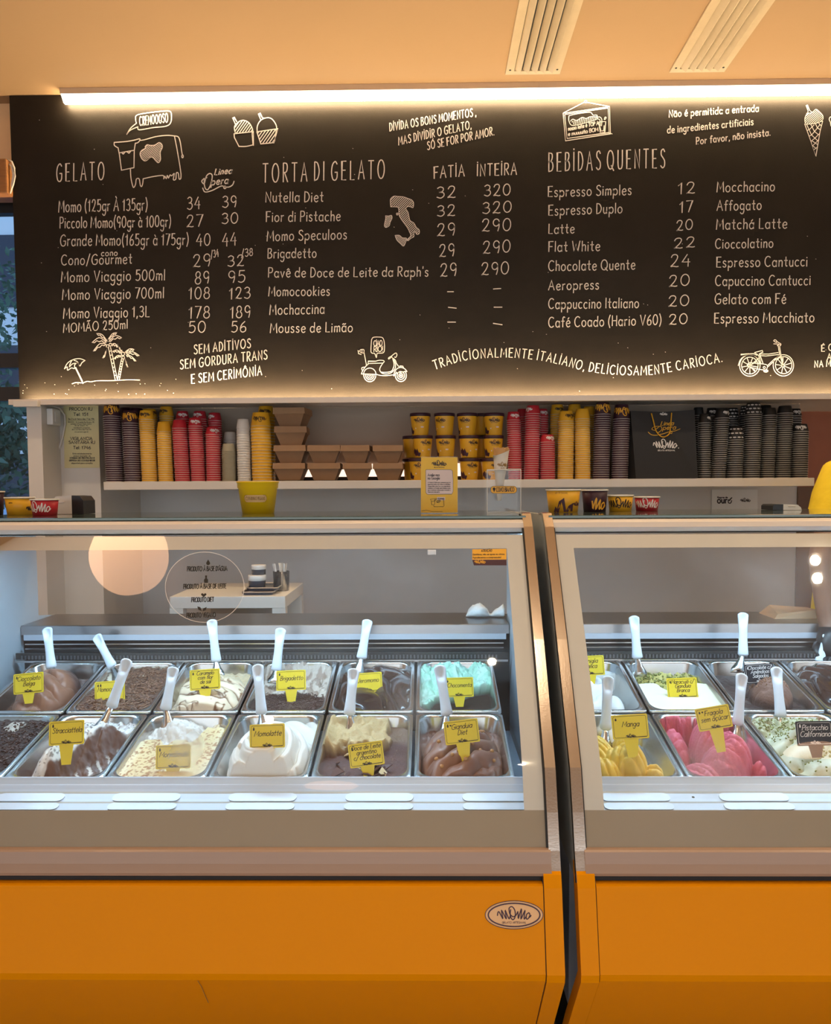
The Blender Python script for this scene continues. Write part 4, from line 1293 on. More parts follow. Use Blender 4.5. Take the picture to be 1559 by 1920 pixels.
m_ = MB()
fg = lambda u, v: on_glass(u, v, .0016)
for (s, x0, x1, y) in (("PRODUTO À BASE D'ÁGUA", 351, 426, 1071), ('PRODUTO À BASE DE LEITE', 344, 424, 1104), ('PRODUTO DIET', 359, 401, 1129), ('PRODUTO VEGANO', 350, 404, 1158)):
    pxtext(s, x0, y, x1, y - 1, 8.5, 1.5, fg, m_, .06, .12)
fill(m_, [(390.5 + 3.6 * math.cos(R(a)) * (1 if a < 180 else 1), 1056 + 3.6 * math.sin(R(a))) for a in range(-30, 211, 20)] + [(390.5, 1049)], fg)
fill(m_, [(384.5, 1079), (388.5, 1079), (388, 1084), (390.5, 1087), (390, 1093), (383, 1093), (382.5, 1087), (385, 1084)], fg)
fill(m_, [(382, 1120), (377, 1115), (378, 1112.5), (380.5, 1112.5), (382, 1114), (384, 1112.5), (386.5, 1112.5), (387.5, 1115)], fg)
fill(m_, [(379, 1146), (372, 1143), (370, 1137), (376, 1138.5)], fg)
fill(m_, [(380, 1146), (381, 1141), (388, 1138), (386, 1144)], fg)
m_.build('lettering', 'dark', stk)

m_ = MB()
fill(m_, [(886, 1030), (950, 1029), (950, 1049), (886, 1049.5)], lambda u, v: on_glass(u, v, .001))
sk = m_.build('warning_sticker', 'print_orange', caseA)
m_ = MB()
fill(m_, [(886, 1049.7), (950, 1049.2), (950.5, 1060), (889, 1060)], lambda u, v: on_glass(u, v, .001))
m_.build('sticker_footer', 'print_purple', sk)
m_ = MB()
pxtext('ATENÇÃO', 903, 1034.6, 923, 1034, 4.2, .8, fg, m_)
pxtext('Gentileza, não se apoie na vitrine.', 887, 1041, 947, 1040.3, 3, .55, fg, m_)
pxtext('Agradecemos a compreensão!', 887, 1046.8, 940, 1046.2, 3, .55, fg, m_)
m_.build('lettering', 'print_dark', sk)
m_ = MB()
ribbon(m_, [[(890 + a * 21, 1056.5 - b * 21) for a, b in p] for p in LOGO], .8, fg)
m_.build('logo_mark', 'print_orange', sk)
# a drop of tape on the glass
bevel_box('glass_clip', *[c for c in (glass_hit(802, 1030).x, glass_hit(818, 1030).x)], glass_hit(810, 1034).y + .002, glass_hit(810, 1034).y + .012,
          glass_hit(810, 1041).z, glass_hit(810, 1031).z, .002, 'clear_acrylic', caseA)


def on_skirt(u, v, off=.0012):
    d = ray(u, v)
    lo, hi = 1.2, 2.2
    for _ in range(40):
        m = (lo + hi) / 2
        p = EYE + d * (m / d.y)
        ys = np.interp(p.z, [.434, .602], [1.770, 1.8175]) - off
        if p.y > ys:
            hi = m
        else:
            lo = m
    return tuple(EYE + d * (hi / d.y))


def oval(k, n=48):
    return [(964.5 + 54.3 * k * math.cos(2 * math.pi * i / n), 1715.5 + 26.3 * k * math.sin(2 * math.pi * i / n)) for i in range(n)]


m_ = MB()
fill(m_, oval(1.0), lambda u, v: on_skirt(u, v, .0008))
bd = m_.build('oval_badge', 'badge_cream', caseA)
m_ = MB()
fs = lambda u, v: on_skirt(u, v, .0016)
ribbon(m_, [oval(1.0) + [oval(1.0)[0]]], 1.2, fs)
ribbon(m_, [[(964.5 + 48.5 * math.cos(R(a)), 1715.5 + 21.8 * math.sin(R(a))) for a in range(0, 361, 8)]], 2.4, fs)
m_.build('badge_ring', 'print_purple', bd)
m_ = MB()
ribbon(m_, [[(933 + a * 63.5, 1724.2 - b * 63.5) for a, b in p] for p in LOGO], 2.0, fs)
pxtext('GELATO ARTESANAL', 942, 1731.5, 987, 1731.5, 3.6, .55, fs, m_)
m_.build('logo_mark', 'print_purple', bd)
# scratch on the skirt
m_ = MB()
ribbon(m_, [smooth([(371, 1839), (378, 1850), (383, 1862), (391, 1880)])], 1.2, lambda u, v: tuple(at(u, v, np.interp(v, [1838, 1920], [1.770, 1.934]) - .002)))
m_.build('scuff_mark', 'print_brown', caseA)


# ------------------------------------------------------------------ gelato pans
def pan_mesh():
    mb = MB()
    w, l = PANW, PANL
    n = 6

    def loop(ww, ll, r, z):
        return [(a, b, z) for a, b in rrect(0, 0, ww, ll, r, n)]
    rings = [loop(w, l, .010, -.010), loop(w, l, .010, -.001), loop(w - .003, l - .003, .009, 0), loop(w - .020, l - .020, .040, -.0008), loop(w - .026, l - .026, .040, -.006),
             loop(w - .050, l - .050, .036, -.078), loop(w - .062, l - .062, .030, -.086)]
    mb.loft(rings, False, True)
    return mb.mesh('gelato_pan', 'pan_steel', smooth=True)


PAN = pan_mesh()
rng = np.random.RandomState(11)
TAB = rng.rand(64, 64)


def vnoise(x, y):
    xi, yi = np.floor(x).astype(int), np.floor(y).astype(int)
    fx, fy = x - xi, y - yi
    fx, fy = fx * fx * (3 - 2 * fx), fy * fy * (3 - 2 * fy)
    g = lambda i, j: TAB[(xi + i) % 64, (yi + j) % 64]
    return (g(0, 0) * (1 - fx) + g(1, 0) * fx) * (1 - fy) + (g(0, 1) * (1 - fx) + g(1, 1) * fx) * fy


def fbm(x, y, o=4, s=0.0):
    t, a, n = 0, .5, 0
    for k in range(o):
        t = t + a * vnoise(x * 2 ** k + s + 7.3 * k, y * 2 ** k + s * 1.7 + 3.1 * k)
        n += a
        a *= .5
    return t / n


def gs(u, v, cu, cv, su, sv):
    return np.exp(-(((u - cu) / su) ** 2 + ((v - cv) / sv) ** 2))


def dome(u, v, cu, cv, su, sv, p=.5):
    return np.clip(1 - ((u - cu) / su) ** 2 - ((v - cv) / sv) ** 2, 0, 1) ** p


def st_(x, a, b):
    t = np.clip((x - a) / (b - a), 0, 1)
    return t * t * (3 - 2 * t)


def mixc(a, b, t):
    return np.asarray(a)[None, None, :] * (1 - t[..., None]) + np.asarray(b)[None, None, :] * t[..., None] if np.ndim(a) == 1 else a * (1 - t[..., None]) + np.asarray(b) * t[..., None]


def fold(t, k=2.0):
    """rounded folds with sharp creases, 0..1"""
    return np.abs(np.sin(np.pi * t)) ** (1 / k)


def f_belga(u, v):
    wv = u * .45 + v * 1.5 - .5 * u * u + .9 * fbm(u * 1.5, v * 1.5, 3, 2)
    m = dome(u, v, .05, -.1, .8, .95)
    h = -.055 + .070 * m + .026 * fold(wv * 1.6, 1.5) * m + .004 * fbm(u * 9, v * 9, 3)
    dry = st_(u * .7 + v - .45 + .4 * fbm(u * 3, v * 3), .2, .6)
    c = mixc(np.array((.27, .125, .075)), np.array((.095, .045, .035)), dry)
    return h, mixc(c, (.05, .03, .025), st_(-u, .45, .7) * .7)


def f_cookies(u, v):
    h = -.016 + .010 * fbm(u * 10, v * 12, 4, 3) - .022 * gs(u, v, -.75, .6, .35, .45)
    h += .02 * gs(u, v, -.75, .75, .18, .25) * fbm(u * 14, v * 14, 3, 9)
    wht = st_(gs(u, v, -.75, .68, .3, .34) + .5 * fbm(u * 11, v * 11, 3, 5), .72, .9)
    wht = np.maximum(wht, st_(gs(u, v, .15, .55, .16, .1) + .4 * fbm(u * 12, v * 12, 3, 1), .85, 1.0))
    wht = np.maximum(wht, st_(v + .5 * fbm(u * 7, v * 7, 3, 4), 1.15, 1.35) * .6)
    return h, mixc(mixc(np.array((.155, .072, .042)), np.array((.075, .036, .025)), fbm(u * 16, v * 16, 3)), (.72, .64, .50), wht)


def f_caramelo(u, v):
    wv = v * 2.3 + .5 * u + 1.1 * fbm(u * 2.0, v * 2.0, 3, 6)
    r = fold(wv * 1.1)
    front = st_(-v, -.35, .1)
    m = dome(u, v, .05, -.35, 1.05, 1.1)
    h = -.045 + .06 * m + .014 * r * front + .014 * (1 - front) * fbm(u * 8, v * 8, 4)
    h = np.where(u + .25 * v < -.72, h - .03 * st_(-u - .25 * v, .72, .9), h)
    lines = st_(fbm(u * 3 + .6 * wv, v * 6, 3, 8), .55, .60) * (1 - st_(fbm(u * 3 + .6 * wv, v * 6, 3, 8), .62, .67)) * front
    lines = np.maximum(lines, (1 - st_(r, .30, .52)) * front * .9)
    back = st_(gs(u, v, .35, .8, .3, .25) + .3 * fbm(u * 9, v * 9), .7, 1.0)
    c = mixc(np.array((.80, .63, .44)), np.array((.62, .46, .28)), 1 - front)
    return h, mixc(mixc(c, (.20, .075, .022), lines), (.42, .24, .10), back * .7)


def f_brigadetto(u, v):
    b = st_(v + .25 * fbm(u * 3, v * 2, 3) - .18 * np.cos(u * 2), -.05, .08)
    sc = fold(u * 1.6 + 1.2 * fbm(u * 2, v * 2, 3, 4))
    h = -.028 * (1 - b) + b * (-.050 + .028 * sc * fbm(u * 5, v * 5, 4) + .03 * st_(v, .7, 1) + .012 * fbm(u * 16, v * 16, 3))
    c = mixc(np.array((.085, .045, .035)), np.array((.56, .46, .38)), b)
    return h, mixc(c, (.30, .20, .15), b * st_(fbm(u * 6, v * 6, 3, 2), .5, .62) * .8)


def f_darkgloss(u, v):
    wv = u * 1.0 + v * .7 + 1.6 * fbm(u * 1.3, v * 1.3, 2, 5)
    h = -.045 + .030 * dome(u, v, .1, 0, 1.1, 1.2) + .020 * fold(wv * 1.4)
    return h, mixc(np.array((.050, .024, .018)), np.array((.085, .042, .032)), st_(v, .2, 1))


def f_mint(u, v):
    edge = v - .12 + .45 * np.cos(u * 2.3 + .6) * .5 + .25 * fbm(u * 2.5, v * 2, 3, 3)
    b = st_(edge + .5 * st_(-u, .55, .9), 0, .08)
    h = -.052 * (1 - b) + b * (-.045 + .055 * fbm(u * 3.2, v * 3.2, 4, 2) * st_(v, -.2, .9) + .012 * fold(u * 1.1 + v * 1.5 + 2 * fbm(u * 2, v * 2, 2)) + .012 * fbm(u * 14, v * 14, 3))
    c = mixc(np.array((.045, .022, .016)), np.array((.40, .70, .54)), b)
    return h, mixc(c, (.60, .82, .70), b * st_(fbm(u * 4, v * 5, 3, 7), .5, .65) * .7)


def f_crumbs(u, v):
    h = -.02 + .016 * fbm(u * 9, v * 9, 4, 2)
    wht = st_(gs(u, v, .15, .75, .3, .25) + .5 * fbm(u * 10, v * 10), .75, .95)
    return h, mixc(np.array((.050, .030, .028)), np.array((.60, .55, .48)), wht)


def f_straccia(u, v):
    d = u * .78 - (v - .05) * .60            # across the diagonal ridge
    al = u * .60 + v * .78
    ridge = np.exp(-((d - .02) / .40) ** 2)
    hh = -.068 + .085 * ridge * st_(al, -1.3, -.6) + .010 * fbm(u * 9, v * 9, 4)
    hh += .010 * fold(al * 2.2 + d * 3 + fbm(u * 2, v * 2)) * ridge
    back = st_(v + .2 * fbm(u * 4, v * 4), .55, .75)
    hh = hh * (1 - back) + back * (-.030 + .022 * fbm(u * 9, v * 9, 4, 5))
    stripe = np.exp(-((d - .02 + .14 * (fbm(u * 5, v * 5, 3) - .5) * 2) / .20) ** 2)
    drip = st_(d, .46, .52) * (st_(fold(al * 4.2 + .6 * fbm(u * 6, v * 6)), .55, .75) < .4)
    wht = np.maximum(np.maximum(st_(stripe, .35, .55), back), drip * .9)
    spk = st_(fbm(u * 22, v * 22, 2, 3), .66, .72) * wht
    c = mixc(np.array((.155, .078, .055)), np.array((.80, .78, .76)), wht)
    return hh, mixc(c, (.10, .06, .05), spk * .8)


def f_brulle(u, v):
    hole = st_(v + .35 * fbm(u * 3, v * 3, 3) - .55 * st_(u, .25, .5), .42, .55)
    h = -.018 + .0025 * fbm(u * 6, v * 6) - hole * .040 + hole * (.050 * gs(u, v, -.25, .72, .5, .3) + .03 * fbm(u * 8, v * 8, 4))
    sp = st_(fbm(u * 20, v * 24, 3, 4), .54, .63) * st_(fbm(u * 2.2, v * 2.2, 3, 8) + .28 * st_(-u - v * .3, -.2, .9), .38, .62)
    c = mixc(np.array((.84, .67, .36)), np.array((.88, .78, .52)), st_(np.abs(u), .75, .95))
    c = mixc(c, (.40, .14, .03), sp * .85)
    return h, mixc(c, (.80, .76, .70), hole)


def f_latte(u, v):
    r = np.sqrt(((u - .06) / 1.0) ** 2 + ((v + .42) / 1.15) ** 2)
    a = np.arctan2(v + .42, u - .06)
    sp = r * 2.6 + a / (2 * np.pi) * 1.0 + .55 * fbm(u * 1.6, v * 1.6, 3, 2)
    m = np.clip(1 - r ** 2.2, -.6, 1)
    h = -.062 + .105 * np.clip(m, 0, 1) ** .7 + .024 * fold(sp * 1.35, 1.5) * st_(m, -.1, .3) + .004 * fold(sp * 5, 2)
    h = np.where(m < 0, -.062 + .06 * m, h)
    bk = st_(v * .8 + u * .9, .55, .9)
    h = np.maximum(h, bk * (-.028 + .014 * fold(u * 1.6 + v * 2)) + (1 - bk) * -.2)
    return h, mixc(np.array((.84, .83, .76)), np.array((.87, .86, .82)), fbm(u * 3, v * 3))


def f_doce(u, v):
    b = st_(v + .3 * fbm(u * 4, v * 4, 3) - .1 - .35 * st_(u, .3, .7), .08, .2)
    b = b * (1 - st_(u + .2 * fbm(v * 5, u * 5), .55, .7) * .85)
    h = -.040 + .004 * fbm(u * 5, v * 5) + b * (.012 + .040 * fbm(u * 4, v * 4, 4, 2))
    h += .018 * st_(np.abs(u), .75, 1) * b
    yl = st_(fold(u * 1.9 + 1.6 * fbm(u * 2, v * 2, 3, 3)), .0, .16)
    c = mixc(np.array((.105, .042, .032)), np.array((.60, .44, .22)), np.maximum(b, (1 - yl) * .8 * (v < .2)))
    return h, c


def f_gianduia(u, v):
    wv = .9 * u - 1.1 * v + 1.3 * fbm(u * 1.4, v * 1.4, 3, 3)
    m = dome(u, v, 0, -.25, 1.0, 1.15)
    h = -.050 + .055 * m + .026 * fold(wv * 1.5, 1.5) * m + .010 * st_(v, .4, .8) * fbm(u * 9, v * 9, 4)
    return h, mixc(np.array((.27, .135, .09)), np.array((.20, .10, .07)), st_(v, .3, .8))


def f_vaniglia(u, v):
    m = dome(u, v, -.35, -.05, .95, 1.0)
    rg = fold(u * 2.6 - v * 3.2 + .8 * fbm(u * 2, v * 2), 2.4)
    h = -.075 + .095 * m + .013 * rg * m
    h = np.maximum(h, -.082 + .08 * dome(u, v, .45, -.55, .35, .42))
    h = np.where((m <= 0) & (h < -.07), -.12, h)
    h = np.maximum(h, st_(v, .6, .9) * -.03 + (1 - st_(v, .6, .9)) * -.2)
    return h, mixc(np.array((.82, .82, .80)), np.array((.62, .62, .60)), st_(v, .55, .85) * fbm(u * 7, v * 7))


def f_maracuja(u, v):
    hole = st_(v + .18 * fbm(u * 4, v * 4) - .35 + .5 * gs(u, v, .02, .1, .3, .35), .0, .07)
    hole = np.maximum(hole, st_(gs(u, v, -.05, .15, .22, .5), .55, .65) * (u > -.35))
    h = -.020 - hole * .05 + hole * .030 * st_(v, .5, .9) * fbm(u * 8, v * 8, 4)
    h += .062 * dome(u, v, .28, .28, .3, .3) * hole
    cr = hole * st_(fbm(u * 9, v * 9, 4, 2) + .35 * st_(v, .3, .7), .45, .62) * (1 - st_(dome(u, v, .28, .28, .3, .3), .2, .4))
    h += .012 * cr
    c = mixc(np.array((.86, .80, .58)), np.array((.70, .63, .42)), hole * .6)
    return h, mixc(c, (.52, .42, .10), cr * .9)


def f_nutchoc(u, v):
    h = -.050 + .006 * fbm(u * 6, v * 6, 4) + .075 * dome(u, v, .2, -.25, .55, .5) + .012 * fold(v * 3 + u + fbm(u * 2, v * 2)) * dome(u, v, .2, -.3, .9, .8)
    return h, mixc(np.array((.062, .032, .026)), np.array((.22, .11, .075)), st_(dome(u, v, .2, -.25, .55, .5), .1, .5))


def f_manga(u, v):
    h = np.full_like(u, -.12)
    for (cu, cv, su, sv, hh, an) in ((-.55, -.1, .55, .8, .075, .5), (-.1, -.45, .6, .45, .085, -.5), (.12, -.55, .42, .48, .10, .9), (.52, -.82, .34, .36, .070, 1.2), (-.6, -.75, .55, .4, .08, .2), (.15, .1, .25, .6, .06, 1.5)):
        d = dome(u, v, cu, cv, su, sv, .55)
        rg = fold((u * math.cos(an) + v * math.sin(an)) * 6 + 1.0 * fbm(u * 2, v * 2), 2.0)
        h = np.maximum(h, np.where(d > 0, -.085 + hh * 1.15 * d + .013 * rg * d, -.12))
    h += .005 * fbm(u * 14, v * 14, 3)
    h = np.maximum(h, st_(-u + v * .5, .75, .95) * -.02 + (1 - st_(-u + v * .5, .75, .95)) * -.2)
    return h, mixc(np.array((.84, .53, .05)), np.array((.78, .55, .13)), fbm(u * 5, v * 5))


def f_fragola(u, v):
    h = np.full_like(u, -.12)
    for (cu, cv, su, sv, hh, an) in ((-.05, .25, .45, .55, .095, 1.9), (.1, -.35, .6, .5, .085, 1.1), (-.55, -.6, .6, .5, .045, .6), (.35, -.25, .4, .5, .10, .7), (.72, -.6, .24, .25, .06, 2.2), (.62, .5, .3, .4, .05, .3), (-.75, .5, .3, .55, .05, 2.0)):
        d = dome(u, v, cu, cv, su, sv, .55)
        rg = fold((u * math.cos(an) + v * math.sin(an)) * 5 + 1.2 * fbm(u * 2, v * 2, 3, 2), 2.2)
        h = np.maximum(h, np.where(d > 0, -.085 + hh * 1.1 * d + .014 * rg * d, -.12))
    ed = st_(v + .3 * fbm(u * 6, v * 6), .95, 1.1)
    h = np.maximum(h, ed * -.006 + (1 - ed) * -.2)
    h += .008 * fbm(u * 16, v * 16, 3)
    return h, mixc(np.array((.72, .17, .23)), np.array((.62, .10, .16)), fbm(u * 6, v * 6))


def f_pist(u, v):
    wv = u * .8 - v * 1.5 + .8 * fbm(u * 1.4, v * 1.4, 3, 5)
    h = -.048 + .040 * dome(u, v, .1, -.1, 1.2, 1.3) + .022 * fold(wv * 1.1, 1.7) * st_(-v, -.6, .2) + .03 * gs(u, v, -.15, .25, .35, .2)
    bk = st_(v + .3 * fbm(u * 5, v * 5), .55, .8)
    h = h * (1 - bk) + bk * (-.025 + .03 * fbm(u * 9, v * 9, 4))
    return h, mixc(np.array((.56, .56, .41)), np.array((.44, .44, .26)), np.maximum(bk * .8, st_(fbm(u * 15, v * 15, 3, 4), .68, .75) * .5))


def scatter(parent, hf, M, region, n, size, m, name, seed):
    rnd = random.Random(seed)
    s = MB()
    for _ in range(n):
        for _k in range(20):
            a, b = rnd.uniform(-.92, .92), rnd.uniform(-.92, .92)
            if rnd.random() < region(a, b):
                break
        hh = float(hf(np.array([[a]]), np.array([[b]]))[0][0, 0])
        p = Vector((a * .112, b * .158, hh + size[2] * .5))
        d = Vector((rnd.gauss(0, 1), rnd.gauss(0, 1), rnd.gauss(0, .25))).normalized()
        q = d.cross(Vector((0, 0, 1))).normalized()
        k = rnd.uniform(.6, 1.3)
        x_, y_, z_ = d * size[0] * k / 2, q * size[1] / 2, Vector((0, 0, size[2] / 2))
        vs = [M @ (p + sx * x_ + sy * y_ + sz * z_) for sx in (-1, 1) for sy in (-1, 1) for sz in (-1, 1)]
        s.add(vs, [(0, 1, 3, 2), (4, 6, 7, 5), (0, 4, 5, 1), (2, 3, 7, 6), (1, 5, 7, 3)])
    o = s.build(name, m, parent)
    o['kind'] = 'stuff'


def gelato(xc, row, fun, m, label, pan_label, grp):
    y0, z0, y1, z1 = row
    ang = math.atan2(z1 - z0, y1 - y0)
    M = Matrix.Translation((xc, (y0 + y1) / 2, (z0 + z1) / 2)) @ Matrix.Rotation(ang, 4, 'X')
    k = (math.hypot(y1 - y0, z1 - z0)) / PANL
    M = M @ Matrix.Diagonal((1, k, 1, 1))
    p = link('gelato_pan', PAN)
    p.matrix_world = M
    tag(p, pan_label, 'pan', 'steel gelato pans')
    nu, nv = 108, 148
    P, Q = np.meshgrid(np.linspace(-1, 1, nu), np.linspace(-1, 1, nv), indexing='ij')
    h, c = fun(P, Q)
    a, b, r = .1150, .1612, .039
    X, Y = P * a, Q * b
    dx, dy = np.abs(X) - (a - r), np.abs(Y) - (b - r)
    cor = (dx > 0) & (dy > 0)
    Ln = np.hypot(dx, dy) + 1e-9
    sc = np.where(cor, np.maximum(dx, dy) / Ln, 1)
    X = np.where(cor, np.sign(X) * (a - r + dx * sc), X)
    Y = np.where(cor, np.sign(Y) * (b - r + dy * sc), Y)
    tp = 1 + np.clip(h, -.12, 0) * 1.45          # walls taper
    tpy = 1 + np.clip(h, -.12, 0) * 1.0
    hs = np.minimum(h, -.008 + .55 * np.minimum(1 - np.abs(P), 1 - np.abs(Q)))
    co = np.stack([X * tp, Y * tpy, hs], -1).reshape(-1, 3)
    Mn = np.array(M)
    co = co @ Mn[:3, :3].T + Mn[:3, 3]
    idx = np.arange(nu * nv).reshape(nu, nv)
    fc = np.stack([idx[:-1, :-1], idx[1:, :-1], idx[1:, 1:], idx[:-1, 1:]], -1).reshape(-1, 4)
    me = bpy.data.meshes.new('gelato')
    me.from_pydata(co.tolist(), [], fc.tolist())
    at_ = me.color_attributes.new('Col', 'FLOAT_COLOR', 'POINT')
    cc = np.concatenate([np.clip(c, 0, 1).reshape(-1, 3), np.ones((nu * nv, 1))], 1).astype(np.float32)
    at_.data.foreach_set('color', cc.ravel())
    me.polygons.foreach_set('use_smooth', [True] * len(me.polygons))
    me.materials.append(MATS[m])
    o = link('gelato', me)
    tag(o, label, 'ice cream', 'gelato flavours in the pans')
    return o, M


XA = [-1.34 + .26 * i + .13 for i in range(6)]
XB = [.387 + .26 * i + .13 for i in range(4)]
FL = {}


def put(key, xc, row, fun, m, label, pan):
    FL[key] = gelato(xc, row, fun, m, label + ' gelato', 'steel pan holding the ' + pan, None)


put('belga', XA[0], ROW2, f_belga, 'gelato_smooth', 'folded milk chocolate', 'folded milk chocolate gelato at the back left')
put('cookies', XA[1], ROW2, f_cookies, 'gelato_matte', 'brown chocolate shaving covered', 'gelato under brown chocolate shavings')
put('caramelo', XA[2], ROW2, f_caramelo, 'gelato_smooth', 'cream caramel striped with brown sauce', 'cream caramel gelato striped with sauce')
put('brigad', XA[3], ROW2, f_brigadetto, 'gelato_matte', 'cream and dark sprinkle', 'gelato half covered in dark sprinkles')
put('jero', XA[4], ROW2, f_darkgloss, 'gelato_gloss', 'glossy dark chocolate', 'glossy dark chocolate gelato in the left case')
put('mint', XA[5], ROW2, f_mint, 'gelato_smooth', 'mint green and dark chocolate', 'mint green gelato')
put('crumbs', XA[0], ROW1, f_crumbs, 'gelato_crumb', 'dark crumb covered front left corner', 'dark crumb covered gelato at the front left')
put('straccia', XA[1], ROW1, f_straccia, 'gelato_smooth', 'white and chocolate coated ridge', 'white gelato with a chocolate coated ridge')
put('brulle', XA[2], ROW1, f_brulle, 'gelato_smooth', 'flat yellow cream with burnt sugar specks', 'yellow cream gelato with burnt specks')
put('latte', XA[3], ROW1, f_latte, 'gelato_smooth', 'tall white swirled milk', 'tall white swirled gelato')
put('doce', XA[4], ROW1, f_doce, 'gelato_matte', 'tan milk caramel and chocolate shard', 'tan gelato with broken chocolate shards')
put('gianduia', XA[5], ROW1, f_gianduia, 'gelato_smooth', 'brown hazelnut dotted swirl', 'brown swirled gelato with hazelnuts')
put('vaniglia', XB[0], ROW2, f_vaniglia, 'gelato_smooth', 'white rippled mound behind the mango', 'white rippled gelato in the right case')
put('maracuja', XB[1], ROW2, f_maracuja, 'gelato_smooth', 'flat pale cream with a scooped hollow', 'pale cream gelato with a scooped hollow')
put('nutchoc', XB[2], ROW2, f_nutchoc, 'gelato_matte', 'dark chocolate with a nut topped scoop', 'dark chocolate gelato with a nut topped scoop')
put('darkB', XB[3], ROW2, f_darkgloss, 'gelato_gloss', 'dark chocolate at the right edge of the photo', 'dark chocolate gelato at the right edge')
put('manga', XB[0], ROW1, f_manga, 'gelato_smooth', 'ridged yellow mango', 'ridged yellow gelato')
put('fragola', XB[1], ROW1, f_fragola, 'gelato_matte', 'ridged pink strawberry', 'ridged pink gelato')
put('pist', XB[2], ROW1, f_pist, 'gelato_smooth', 'pale green pistachio with crumbs', 'pale green gelato with crumbs')

scatter(*[FL['cookies'][0], f_cookies, FL['cookies'][1]], lambda a, b: 0 if (a < -.45 and b > .3) else 1, 900, (.013, .004, .0016), 'shaving', 'chocolate_shavings', 1)
scatter(FL['brigad'][0], f_brigadetto, FL['brigad'][1], lambda a, b: 1 if b < -.05 else .0, 1500, (.0065, .0015, .0015), 'sprinkle', 'chocolate_sprinkles', 2)
scatter(FL['pist'][0], f_pist, FL['pist'][1], lambda a, b: 1 if b > .55 else (.8 if abs(a * .8 + b * .7 + .2) < .18 else .06), 420, (.004, .003, .003), 'pist_crumb', 'nut_crumbs', 3)
scatter(FL['nutchoc'][0], f_nutchoc, FL['nutchoc'][1], lambda a, b: 1 if ((a - .2) / .5) ** 2 + ((b + .1) / .35) ** 2 < 1 else 0, 220, (.004, .003, .003), 'nut_crumb', 'nut_crumbs', 4)
scatter(FL['crumbs'][0], f_crumbs, FL['crumbs'][1], lambda a, b: 1, 700, (.005, .004, .003), 'sprinkle', 'cookie_crumbs', 5)
scatter(FL['maracuja'][0], f_maracuja, FL['maracuja'][1], lambda a, b: 1 if b > .5 else 0, 160, (.006, .005, .005), 'pist_crumb', 'fruit_crumbs', 6)
o_, M_ = FL['gianduia']
nut = MB().lathe([(.0003, -.0055), (.004, -.004), (.0056, 0), (.0042, .004), (.0003, .0058)], 10).mesh('hazelnut', 'hazelnut', True)
for (a, b) in ((-.55, -.15), (-.62, -.6), (-.25, -.62), (.05, -.75), (-.1, -.55), (.25, -.3), (.42, -.35), (.7, -.35), (.72, -.52), (.5, .3), (.56, .42), (-.5, -.78), (-.35, .05), (.1, -.4)):
    hh = float(f_gianduia(np.array([[a]]), np.array([[b]]))[0][0, 0])
    n_ = link('hazelnut', nut, o_)
    n_.matrix_parent_inverse = Matrix()
    n_.location = M_ @ Vector((a * .112, b * .158, hh + .002))
    n_.rotation_euler = (a * 3, b * 4, a)
o_, M_ = FL['doce']
rnd = random.Random(9)
for i in range(20):
    a, b = rnd.uniform(-.8, .8), rnd.uniform(-.9, .0)
    hh = float(f_doce(np.array([[a]]), np.array([[b]]))[0][0, 0])
    s = rnd.uniform(.012, .028)
    m_ = MB()
    tri = [Vector((-s, -s * .4, 0)), Vector((s * .9, -s * .2, 0)), Vector((s * .4, s * .6, 0)), Vector((-s * .3, s * .45, 0))]
    rot = Euler((rnd.uniform(-.9, .9), rnd.uniform(-.7, .7), rnd.uniform(0, 6))).to_matrix()
    lo = [M_ @ (rot @ p + Vector((a * .11, b * .155, hh + .008))) for p in tri]
    hi = [M_ @ (rot @ (p + Vector((0, 0, .0028))) + Vector((a * .11, b * .155, hh + .008))) for p in tri]
    m_.loft([lo, hi], True, True)
    m_.build('chocolate_shard', 'shard_dark' if i % 3 else 'shard_pale', o_)


# ------------------------------------------------------------------ spatulas
def handle_mesh(L):
    mb = MB()
    n = 24
    rings = []
    ts = [0, .015, .05, .12, .2, .3, .42, .55, .64, .70, .76, .82, .87, .92, .95, .97, .99, 1.0]
    for t_ in ts:
        w = .0165 - .0045 * math.sin(math.pi * min(1, t_ * 1.0)) ** 1.0
        w = .0182 * (1 - .24 * math.sin(math.pi * min(1, t_ * 1.05)))
        e = 1.0
        if t_ < .05:
            e = math.sqrt(max(0.02, 1 - ((.05 - t_) / .05) ** 2))
        if t_ > .92:
            e = math.sqrt(max(0.02, 1 - ((t_ - .92) / .08) ** 2))
        th = .0095 * (1 - .15 * math.sin(math.pi * t_))
        r_ = []
        for i in range(n):
            a = 2 * math.pi * i / n
            x, y = w * e * math.cos(a), th * e * math.sin(a)
            if y < 0:                      # thumb groove near the top, viewer side
                g = max(0, 1 - ((t_ - .84) / .16) ** 2) * max(0, 1 - (x / (w * .78)) ** 2)
                y += .0135 * g * e
            r_.append((x, y, t_ * L))
        rings.append(r_)
    mb.loft(rings, True, True)
    return mb


